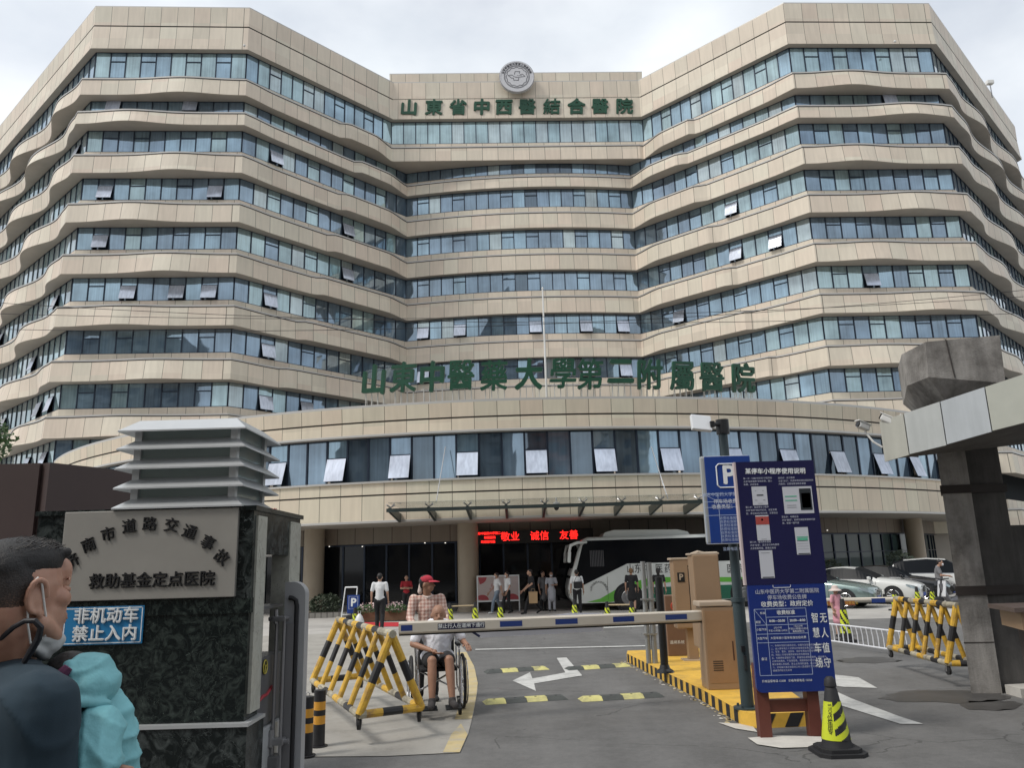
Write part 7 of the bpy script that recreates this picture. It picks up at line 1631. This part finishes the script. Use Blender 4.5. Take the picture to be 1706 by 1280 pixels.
# ------------------------------------------------------------------ wheelchair with the seated man, pushed by the man in the red cap
WL = G(732, 1192); WRZ = RAD(10); WS = 1.20
wc = thing('wheelchair', 'silver folding wheelchair carrying the old man in white beside the barricade', 'wheelchair', (WL.x - .02, WL.y + .12, .008), WRZ); wc.scale = (WS, WS, WS)
M_CHR2 = mat('chair_silver', (.52, .52, .53), .25, .9)
for sg in (1, -1):
    mb = MB(); X = sg * .30; c = (X, .22, .30)
    mb.path([(X, .22 + .29 * math.cos(a), .30 + .29 * math.sin(a)) for a in [i * math.pi / 18 for i in range(36)]], .018, 8, closed=True); wh = mb.build('wheel', [M_TYRE], wc, smooth=True)
    mb = MB(); mb.path([(X, .22 + .265 * math.cos(a), .30 + .265 * math.sin(a)) for a in [i * math.pi / 18 for i in range(36)]], .009, 6, closed=True)
    for kk in range(18): a = kk * math.pi / 9; mb.tube((X - sg * .02, .22, .30), (X, .22 + .262 * math.cos(a), .30 + .262 * math.sin(a)), .002, n=4)
    mb.tube((X - .03, .22, .30), (X + .03, .22, .30), .03, n=12); mb.build('rim', [M_CHR2], wh)
    mb = MB(); mb.path([(X + sg * .035, .22 + .25 * math.cos(a), .30 + .25 * math.sin(a)) for a in [i * math.pi / 18 for i in range(36)]], .008, 6, closed=True); mb.build('hand_rim', [M_CHR2], wh)
    mb = MB(); X2 = sg * .235
    mb.path([(X2, .42, .95), (X2, .36, .93), (X2, .33, .80), (X2, .26, .25)], .011, 8); mb.path([(X2, .30, .70), (X2, -.02, .71), (X2, -.06, .68), (X2, -.06, .48)], .011, 8)
    mb.path([(X2, .30, .47), (X2, -.12, .47), (X2, -.20, .44), (X2, -.26, .20), (X2, -.30, .13)], .012, 8); mb.path([(X2, .26, .25), (X2, -.10, .22), (X2, -.10, .46)], .011, 8); mb.build('side_frame', [M_CHR2], wc, smooth=True)
    mb = MB(); mb.rbox((X2, .12, .725), (.05, .27, .03), .012); mb.build('armrest', [MATS['black_plastic2']], wc)
    mb = MB(); mb.path([(X2, .40, .95), (X2, .50, .94)], .018, 8); mb.build('push_handle', [MATS['black_plastic2']], wc)
    mb = MB(); mb.lathe([(.05, -.018), (.085, -.014), (.085, .014), (.05, .018)], (sg * .22, -.20, .085), 20, axis='X'); cw = mb.build('caster', [M_TYRE], wc, smooth=True)
    mb = MB(); mb.box((sg * .22 + .025, -.19, .12), (.006, .04, .12)); mb.box((sg * .22 - .025, -.19, .12), (.006, .04, .12)); mb.box((sg * .22, -.18, .185), (.06, .05, .015)); mb.build('fork', [MATS['black_plastic2']], cw)
    mb = MB(); mb.box((sg * .13, -.40, .115), (.17, .15, .015), rx=.12); mb.tube((sg * .225, -.28, .13), (sg * .19, -.40, .115), .012, n=8); mb.build('footplate', [MATS['black_plastic2']], wc)
mb = MB(); mb.rbox((0, .09, .47), (.42, .40, .035), .012); mb.build('seat', [C_BK], wc); mb = MB(); mb.rbox((0, .31, .70), (.42, .03, .40), .012, rx=-.1); mb.build('backrest', [C_BK], wc)
mb = MB(); mb.tube((-.22, .15, .22), (.22, .15, .44), .011, n=8); mb.tube((.22, .18, .22), (-.22, .18, .44), .011, n=8); mb.build('cross_brace', [M_CHR2], wc)
SJ = dict(pel=(0, .14, .58), hipl=(.09, .12, .56), hipr=(-.09, .12, .56), kneel=(.10, -.26, .59), kneer=(-.09, -.26, .59), ankl=(.12, -.38, .19), ankr=(-.10, -.36, .19), toel=(.145, -.50, .145), toer=(-.12, -.49, .145), waist=(0, .18, .72), chest=(0, .12, .86), neck=(0, .05, .965), head=(0, -.04, 1.065), shl=(.20, .07, .93), shr=(-.20, .07, .93), ell=(.29, .04, .76), elr=(-.29, .04, .75), wrl=(.31, -.12, .74), wrr=(-.09, -.16, .69))
o, P_, hp_ = person('bald old man in a white T-shirt and black shorts sitting in the wheelchair', (WL.x - .02, WL.y + .12, .008), WRZ, 1.70 * WS, SJ, cl('bright_white_cotton', (.74, .75, .80)), C_BK, hair=None, legs='short', skin=M_SKIN2, voxel=.012, shoes=cl('slipper', (.05, .045, .045)), girth=1.28)
pl_ = G(700, 1185)
CJ = dict(shl=(.19, -.06, 1.37), shr=(-.19, -.06, 1.37), ell=(.25, -.12, 1.12), elr=(-.25, -.12, 1.12), wrl=(.24, -.34, .99), wrr=(-.20, -.36, .99), chest=(0, -.05, 1.26), neck=(0, -.07, 1.42), head=(0, -.12, 1.57), waist=(0, -.01, 1.05))
M_PLAID = None
def plaid():
    m = bpy.data.materials.new('plaid_cloth'); m.use_nodes = True; nt = m.node_tree; b = nt.nodes['Principled BSDF']; b.inputs['Roughness'].default_value = .9
    tcn = nt.nodes.new('ShaderNodeTexCoord'); src = []
    for ax, sc in (('X', 19), ('Z', 19)):
        wv = nt.nodes.new('ShaderNodeTexWave'); wv.bands_direction = ax; wv.inputs['Scale'].default_value = sc * .32; nt.links.new(tcn.outputs['Object'], wv.inputs['Vector']); src.append(wv.outputs['Fac'])
    a = nt.nodes.new('ShaderNodeMath'); a.operation = 'ADD'; nt.links.new(src[0], a.inputs[0]); nt.links.new(src[1], a.inputs[1]); a2 = nt.nodes.new('ShaderNodeMath'); a2.operation = 'MULTIPLY'; a2.inputs[1].default_value = .5; nt.links.new(a.outputs[0], a2.inputs[0])
    r = nt.nodes.new('ShaderNodeValToRGB'); r.color_ramp.elements[0].color = (.40, .22, .18, 1); r.color_ramp.elements[1].color = (.64, .50, .43, 1); r.color_ramp.elements[0].position = .25; r.color_ramp.elements[1].position = .8
    nt.links.new(a2.outputs[0], r.inputs['Fac']); nt.links.new(r.outputs['Color'], b.inputs['Base Color']); return m
hx, hy = WL.x - .02 - .27, WL.y + .12 + 1.0
o, P_, hp_ = person('man in a red cap and checked salmon shirt pushing the wheelchair', (hx, hy, .008), RAD(12), 1.82, CJ, plaid(), C_BK, hair='short', sleeves='long', skin=M_SKIN2, voxel=.012, head_rz=RAD(62))
RH = Matrix.Rotation(RAD(62), 3, 'Z')
M_CAP = cl('red_cap_cloth', (.40, .03, .05))
skin_obj('cap', [('e', hp_(0, .02, .055), (.093, .108, .078), RH)], .009, M_CAP, o, 1)
mb = MB(); vs = []
for i in range(9):
    a = RAD(-65 + i * 130 / 8)
    for r, dz in ((.085, .052), (.125, .046), (.185 * (1 - .10 * abs(math.sin(a))), .030)): vs.append(hp_(r * math.sin(a) * .80, -r * math.cos(a) - .0, dz))
fs = [(3 * i + j, 3 * i + 3 + j, 3 * i + 4 + j, 3 * i + 1 + j) for i in range(8) for j in range(2)]
mb.add(vs + [v - Vector((0, 0, .006)) for v in vs], fs + [tuple(27 + q for q in reversed(f)) for f in fs]); mb.build('cap_peak', [M_CAP], o, smooth=True)
skin_obj('collar', [('c', P_['neck'] + Vector((-.06, -.03, -.02)), P_['neck'] + Vector((.0, -.075, -.035)), .02, .018), ('c', P_['neck'] + Vector((.06, -.03, -.02)), P_['neck'] + Vector((.0, -.075, -.035)), .02, .018), ('c', P_['neck'] + Vector((-.06, .02, -.0)), P_['neck'] + Vector((.06, .02, -.0)), .022, .022)], .009, o.children[2].data.materials[0] if False else MATS['pale_straw'], o, 1)
skin_obj('neck_cloth', [('c', hp_(0, .10, .0), hp_(.0, .115, -.10), .03, .04)], .01, MATS['pale_straw'], o, 1, wrinkle=.004)
# ================================================================== man in the foreground holding a child
MY = 1.62
fm = YP(45, 985, MY); FR = RAD(152)
t = thing('person', 'man in a dark teal T-shirt with his mask pulled down, holding a child', 'person', (0, 0, 0))
RH = Matrix.Rotation(FR, 3, 'Z') @ Matrix.Rotation(RAD(-4), 3, 'X'); HC = YP(34, 993, MY); k = .97
def hh(x, y, z): return HC + RH @ (Vector((x, y, z)) * k)
def cp(px, py, y): return YP(px, py, y)
neckb = cp(2, 1105, 1.66); shr = cp(60, 1188, 1.50); shl = Vector((neckb.x - .20, 1.86, shr.z + .01))
elr = shr + Vector((.0, .02, -.27)); wrr = cp(122, 1296, 1.57); ell = shl + Vector((.03, .04, -.27)); wrl = cp(150, 1400, 1.85)
f2 = Vector((.47, .88, 0)); r2v = Vector((.88, -.47, 0))
pel = Vector((neckb.x - .04, 1.62, 1.02)); hr, hl = pel + r2v * .09, pel - r2v * .09
chest = (neckb + pel) / 2 + Vector((.02, .0, .12)); 
sk = [('e', hh(0, .018, .020), (.077 * k, .098 * k, .094 * k), RH), ('e', hh(0, .04, -.02), (.07 * k, .072 * k, .075 * k), RH), ('e', hh(0, -.03, -.035), (.060 * k, .060 * k, .070 * k), RH), ('e', hh(0, -.052, -.078), (.036 * k, .036 * k, .028 * k), RH), 
      ('c', hh(0, -.078, .045), hh(0, -.080, .022), .028, .024), ('c', hh(0, -.084, .016), hh(0, -.099, -.022), .0075, .0095), ('e', hh(.010, -.091, -.026), (.0085, .009, .0075), RH), ('e', hh(-.010, -.091, -.026), (.0085, .009, .0075), RH), ('c', hh(-.018, -.082, -.051), hh(.018, -.082, -.051), .0085, .0085), ('c', hh(-.016, -.080, -.062), hh(.016, -.080, -.062), .0085, .0085), ('e', hh(.042, -.055, -.012), (.022, .024, .020), RH), ('e', hh(-.042, -.055, -.012), (.022, .024, .020), RH), ('c', hh(.066, -.005, -.055), hh(.030, -.055, -.088), .018, .016), ('c', hh(-.066, -.005, -.055), hh(-.030, -.055, -.088), .018, .016),
      ('c', hh(0, .035, -.05), neckb + Vector((.0, .0, -.02)), .060, .066), ('c', hh(0, .07, -.03), neckb + Vector((-.03, .02, 0)), .05, .06),
      ('e', chest, (.15, .12, .22)), ('c', chest, pel, .12, .12), ('e', pel, (.15, .13, .12)), ('c', shr, shl, .06, .06), ('c', shr, elr, .052, .044), ('c', elr, wrr, .044, .029), ('c', shl, ell, .052, .044), ('c', ell, wrl, .044, .028)]
for hpn, sgn in ((hr, 1), (hl, -1)):
    kn = hpn + Vector((0, 0, -.43)) + f2 * .03; an = Vector((kn.x, kn.y, .24)); sk += [('c', hpn, kn, .085, .058), ('c', kn, an, .056, .038), ('c', an, an + f2 * .14 + Vector((0, 0, -.04)), .04, .035)]
# ears: rim and lobe
for sg in (1, -1):
    sk += [('e', hh(sg * .078, .014, -.006), (.007, .017, .028), RH)]
    rim = [hh(sg * (.086 + .005 * math.sin(a)), .016 + .020 * math.cos(a), .0 + .033 * math.sin(a)) for a in [RAD(-70) + i * RAD(250) / 9 for i in range(10)]]
    for i in range(9): sk.append(('c', rim[i], rim[i + 1], .0056, .0056))
    sk.append(('e', hh(sg * .080, .008, -.034), (.006, .008, .009), RH))
ext = []
for w_, e_, side in ((wrr, elr, (0, 0, 1)), (wrl, ell, (0, 0, 1))):
    tip = cp(196, 1312, 1.68) if w_ is wrr else w_ + (w_ - e_).normalized() * .18; ext.append((mb_items(hand_items(w_, tip, side, .0095, .5), 10), M_SKIN))
ey = MB()
for sg in (1, -1):
    ey.lathe([(.002, -.008), (.011, -.004), (.012, 0), (.011, .004), (.002, .008)], hh(sg * .031, -.074, .004), 12)
brow = MB()
for sg in (1, -1): brow.path([hh(sg * .014, -.0865, .022), hh(sg * .032, -.0835, .027), hh(sg * .050, -.072, .022)], [.0018, .0025, .0012], 6)
lp = MB(); lp.path([hh(-.022, -.086, -.057), hh(0, -.093, -.055), hh(.022, -.086, -.057)], [.003, .005, .003], 8); lp.path([hh(-.018, -.085, -.063), hh(0, -.091, -.065), hh(.018, -.085, -.063)], [.003, .005, .003], 8)
ext += [(ey, M_EYE), (brow, M_HAIR), (lp, M_LIPC)]
def skinmat():
    m = bpy.data.materials.new('warm_skin'); m.use_nodes = True; nt = m.node_tree; b = nt.nodes['Principled BSDF']; b.inputs['Roughness'].default_value = .5; b.inputs['Subsurface Weight'].default_value = .12; b.inputs['Subsurface Radius'].default_value = (.01, .004, .002)
    tcn = nt.nodes.new('ShaderNodeTexCoord'); n = nt.nodes.new('ShaderNodeTexNoise'); n.inputs['Scale'].default_value = 22; n.inputs['Detail'].default_value = 5; nt.links.new(tcn.outputs['Object'], n.inputs['Vector'])
    r = nt.nodes.new('ShaderNodeValToRGB'); r.color_ramp.elements[0].position = .3; r.color_ramp.elements[1].position = .7; r.color_ramp.elements[0].color = (.34, .17, .115, 1); r.color_ramp.elements[1].color = (.44, .25, .175, 1); nt.links.new(n.outputs['Fac'], r.inputs['Fac']); nt.links.new(r.outputs['Color'], b.inputs['Base Color'])
    n2 = nt.nodes.new('ShaderNodeTexNoise'); n2.inputs['Scale'].default_value = 500; bp_ = nt.nodes.new('ShaderNodeBump'); bp_.inputs['Strength'].default_value = .15; bp_.inputs['Distance'].default_value = .001; nt.links.new(tcn.outputs['Object'], n2.inputs['Vector']); nt.links.new(n2.outputs['Fac'], bp_.inputs['Height']); nt.links.new(bp_.outputs['Normal'], b.inputs['Normal']); return m
M_WS = skinmat()
skin_obj('body', sk, .0042, M_WS, t, 2, ext)
# cropped hair: dense cap on top and short clipped sides
def fade_mat():
    m = bpy.data.materials.new('cropped_hair'); m.use_nodes = True; nt = m.node_tree; b = nt.nodes['Principled BSDF']; b.inputs['Roughness'].default_value = .6; N = nt.nodes.new; L = nt.links.new
    tcn = N('ShaderNodeTexCoord'); sp = N('ShaderNodeSeparateXYZ'); L(tcn.outputs['Object'], sp.inputs[0]); n = N('ShaderNodeTexNoise'); n.inputs['Scale'].default_value = 320; n.inputs['Detail'].default_value = 3; L(tcn.outputs['Object'], n.inputs['Vector'])
    n2 = N('ShaderNodeTexNoise'); n2.inputs['Scale'].default_value = 30; L(tcn.outputs['Object'], n2.inputs['Vector'])
    mr = N('ShaderNodeMapRange'); mr.inputs['From Min'].default_value = HC.z - .055; mr.inputs['From Max'].default_value = HC.z + .058; L(sp.outputs[2], mr.inputs['Value'])
    def M(op, a, c):
        q = N('ShaderNodeMath'); q.operation = op
        for i, v in enumerate((a, c)):
            if isinstance(v, (int, float)): q.inputs[i].default_value = v
            else: L(v, q.inputs[i])
        return q.outputs[0]
    f = M('ADD', M('ADD', mr.outputs[0], M('MULTIPLY', M('SUBTRACT', n.outputs['Fac'], .5), .9)), M('MULTIPLY', M('SUBTRACT', n2.outputs['Fac'], .5), .35))
    r = N('ShaderNodeValToRGB'); r.color_ramp.elements[0].position = .05; r.color_ramp.elements[1].position = .95; r.color_ramp.elements[0].color = (.20, .115, .08, 1); r.color_ramp.elements[1].color = (.008, .007, .007, 1); e = r.color_ramp.elements.new(.45); e.color = (.04, .028, .023, 1)
    L(f, r.inputs['Fac']); L(r.outputs['Color'], b.inputs['Base Color']); bp_ = N('ShaderNodeBump'); bp_.inputs['Strength'].default_value = 1.0; bp_.inputs['Distance'].default_value = .002; L(n.outputs['Fac'], bp_.inputs['Height']); L(bp_.outputs['Normal'], b.inputs['Normal']); return m
skin_obj('hair', [('e', hh(0, .036, .024), (.0785 * k, .0840 * k, .0925 * k), RH), ('e', hh(0, .070, -.020), (.058 * k, .050 * k, .055 * k), RH), ('e', hh(0, .012, .068), (.0745 * k, .0925 * k, .052 * k), RH), ('c', hh(-.04, -.070, .082), hh(.04, -.070, .082), .011, .011), ('e', hh(0, .05, .058), (.0755 * k, .066 * k, .053 * k), RH)], .0042, fade_mat(), t, 3, wrinkle=.0012, wscale=140)
# short spikes along the fringe and crown
rr = random.Random(2); mb = MB()
for i in range(420):
    a = rr.uniform(0, 2 * math.pi); q = rr.random() ** .5; x, y = .066 * q * math.cos(a), .012 + .085 * q * math.sin(a)
    z = .068 + .052 * math.sqrt(max(0, 1 - (x / .0745) ** 2 - ((y - .012) / .0925) ** 2)); p0 = hh(x * .98, y, z - .004); p1 = hh(x * 1.1 + rr.uniform(-.005, .005), y - .012 + rr.uniform(-.004, .004), z + rr.uniform(.000, .0035)); mb.tube(p0, p1, .0012, .0003, 4, cap=False)
mb.build('hair_tufts', [M_HAIR], t)
# T-shirt
M_TEAL = mat('dark_teal_jersey', (.016, .032, .046), .9, var=.10, scale=6, bump=.12, bscale=700)
ti = [('e', chest + Vector((0, 0, .02)), (.19, .15, .24)), ('c', chest, pel, .155, .16), ('e', pel, (.185, .16, .14)), ('c', shr, shl, .07, .07), ('c', neckb + Vector((-.03, .0, -.06)), neckb + Vector((-.005, 0, -.035)), .10, .084), ('c', neckb + Vector((0, 0, -.055)), shr, .078, .070), ('c', shr, shr.lerp(elr, .75), .072, .070), ('c', shl, shl.lerp(ell, .72), .08, .07), ('c', neckb + Vector((0, 0, -.05)), shl, .085, .08)]
skin_obj('tshirt', ti, .007, M_TEAL, t, 4, wrinkle=.006, wscale=7, folds=(((.35, .1, .93), .075, .010), ((-.5, .2, .84), .11, .009)))
bi = [('e', pel - Vector((0, 0, .04)), (.17, .15, .13))]
for hpn in (hr, hl): kn = hpn + Vector((0, 0, -.43)) + f2 * .03; an = Vector((kn.x, kn.y, .24)); bi += [('c', hpn, kn, .10, .075), ('c', kn, an, .075, .06)]
skin_obj('trousers', bi, .014, cl('dark_trousers', (.03, .03, .035)), t, 2, wrinkle=.006)
for hpn in (hr, hl): kn = hpn + Vector((0, 0, -.43)) + f2 * .03; an = Vector((kn.x, kn.y, .205)); skin_obj('shoe', [('c', an - f2 * .03, an + f2 * .15 + Vector((0, 0, -.01)), .05, .042), ('c', an, an + Vector((0, 0, .04)), .048, .045)], .012, cl('shoe_black', (.02, .02, .02)), t, 1)
# mask pulled under the chin, ear loops, black strap
M_MASK = mat('mask_cloth', (.40, .41, .41), .7, var=.04, scale=20, bump=.1, bscale=400)
skin_obj('face_mask', [('e', hh(0, -.046, -.108), (.044, .040, .022), RH), ('c', hh(-.050, -.018, -.088), hh(-.02, -.070, -.100), .010, .016), ('c', hh(.050, -.018, -.088), hh(.02, -.070, -.100), .010, .016), ('c', hh(-.056, -.004, -.106), hh(-.02, -.045, -.128), .007, .012), ('c', hh(-.035, -.055, -.085), hh(.0, -.085, -.092), .008, .010)], .0045, M_MASK, t, 5, wrinkle=.0012, wscale=25)
mb = MB()
for sg in (-1,):
    mb.path([hh(sg * .060, -.018, -.082), hh(sg * .075, -.010, -.05), hh(sg * .084, .002, -.01), hh(sg * .089, .010, .024), hh(sg * .091, .020, .037), hh(sg * .0895, .031, .026), hh(sg * .083, .033, -.01), hh(sg * .073, .026, -.05), hh(sg * .062, .012, -.092)], .0022, 6)
mb.build('ear_loop', [mat('loop_white', (.62, .62, .60), .6)], t, smooth=True)
mb = MB(); mb.path([cp(-30, 1085, 1.58), cp(0, 1066, 1.555), cp(22, 1046, 1.535), cp(42, 1035, 1.53), cp(58, 1035, 1.53), cp(68, 1046, 1.535), cp(64, 1064, 1.54), cp(52, 1085, 1.545), cp(40, 1104, 1.55)], [.004, .0045, .005, .005, .0055, .006, .0065, .0065, .005], 8); mb.build('black_strap', [mat('strap_black', (.012, .012, .016), .6)], t, smooth=True)
# ------------------------------------------------------------------ the child
ct = thing('person', 'small child in a hooded turquoise jacket carried by the man in dark teal', 'child', (0, 0, 0))
CH = cp(106, 1141, 1.66); RC = Matrix.Rotation(RAD(-100), 3, 'Z'); kc = .55
def ch(x, y, z): return CH + RC @ (Vector((x, y, z)) * kc)
ctor = cp(152, 1262, 1.70); cpel = cp(155, 1370, 1.72); csh_r = cp(162, 1218, 1.62); csh_l = cp(128, 1215, 1.82); cel = cp(158, 1275, 1.575); cwr = cp(108, 1228, 1.59)
cs = [('e', ch(0, .01, .015), (.078 * kc, .094 * kc, .094 * kc), RC), ('e', ch(0, -.03, -.04), (.058 * kc, .056 * kc, .06 * kc), RC), ('c', ch(0, -.085, -.01), ch(0, -.096, -.02), .010, .011), ('c', ch(0, .02, -.05), ctor + Vector((0, 0, .08)), .038, .04), ('e', ctor, (.06, .06, .10)), ('c', ctor, cpel, .06, .065),
      ('c', cpel, cpel + Vector((.0, -.16, -.10)), .05, .04), ('c', cpel + Vector((0, -.16, -.10)), cpel + Vector((.02, -.16, -.30)), .038, .03), ('c', cpel, cpel + Vector((.02, .16, -.10)), .05, .04), ('c', cpel + Vector((.02, .16, -.10)), cpel + Vector((.04, .16, -.30)), .038, .03),
      ('c', csh_r, cel, .026, .024), ('c', cel, cwr, .022, .018), ('c', csh_l, cp(110, 1230, 1.84), .036, .03)]
ce = MB(); 
for sg in (1, -1): ce.lathe([(.001, -.004), (.008, 0), (.001, .004)], ch(sg * .028, -.079, .0), 8)
cl2 = MB(); cl2.path([ch(-.015, -.088, -.052), ch(.015, -.088, -.052)], .004, 6)
hd = mb_items(hand_items(cwr, cp(88, 1185, 1.61), (0, 1, 0), .006, .4), 8)
skin_obj('body', cs, .0055, M_WS, ct, 2, [(ce, M_EYE), (cl2, M_LIPC), (hd, M_WS)])
skin_obj('hair', [('e', ch(0, .02, .03), (.083 * kc, .095 * kc, .088 * kc), RC)], .006, M_HAIR, ct, 2)
M_TURQ = mat('turquoise_nylon', (.17, .42, .46), .6, var=.12, scale=9, bump=.35, bscale=45)
# hood: shell open toward the face
hood = [('e', cp(146, 1126, 1.66), (.050, .066, .046)), ('e', cp(161, 1142, 1.655), (.040, .066, .040)), ('e', cp(132, 1148, 1.64), (.040, .060, .034)), ('c', cp(112, 1108, 1.61), cp(106, 1160, 1.60), .010, .012), ('c', cp(106, 1160, 1.60), cp(130, 1172, 1.585), .010, .010), ('c', cp(130, 1172, 1.585), cp(180, 1172, 1.63), .010, .008)]
skin_obj('hood', hood, .0042, M_TURQ, ct, 2, folds=(((.8, 0, .55), .035, .006), ((-.4, 0, .9), .045, .005)))
jk = [('e', ctor + Vector((0, 0, .02)), (.082, .09, .12)), ('c', ctor, cpel, .088, .095), ('c', csh_r, csh_l, .045, .045), ('e', cp(150, 1208, 1.66), (.055, .065, .035)), ('c', csh_r, cel, .050, .044), ('c', cel, cwr, .042, .034), ('c', csh_l, cp(112, 1230, 1.84), .055, .05), ('e', cpel, (.10, .10, .09))]
skin_obj('jacket', jk, .0045, M_TURQ, ct, 1, folds=(((.55, .0, .83), .034, .0075), ((-.65, .1, .75), .05, .007), ((.9, 0, .3), .04, .004)))
mb = MB(); mb.path([cp(92, 1136, 1.60), cp(102, 1126, 1.585), cp(114, 1112, 1.59)], [.010, .012, .009], 8); mb.build('collar_trim', [mat('plum_trim', (.10, .025, .07), .6, var=.2, scale=40)], ct, smooth=True)
skin_obj('face_mask', [('e', ch(0, -.070, -.045), (.046 * kc, .030 * kc, .036 * kc), RC)], .0045, mat('pale_blue_mask', (.42, .56, .62), .7), ct, 2)
print('objects', len(bpy.data.objects))
bpy.data.scenes.remove(TMP)
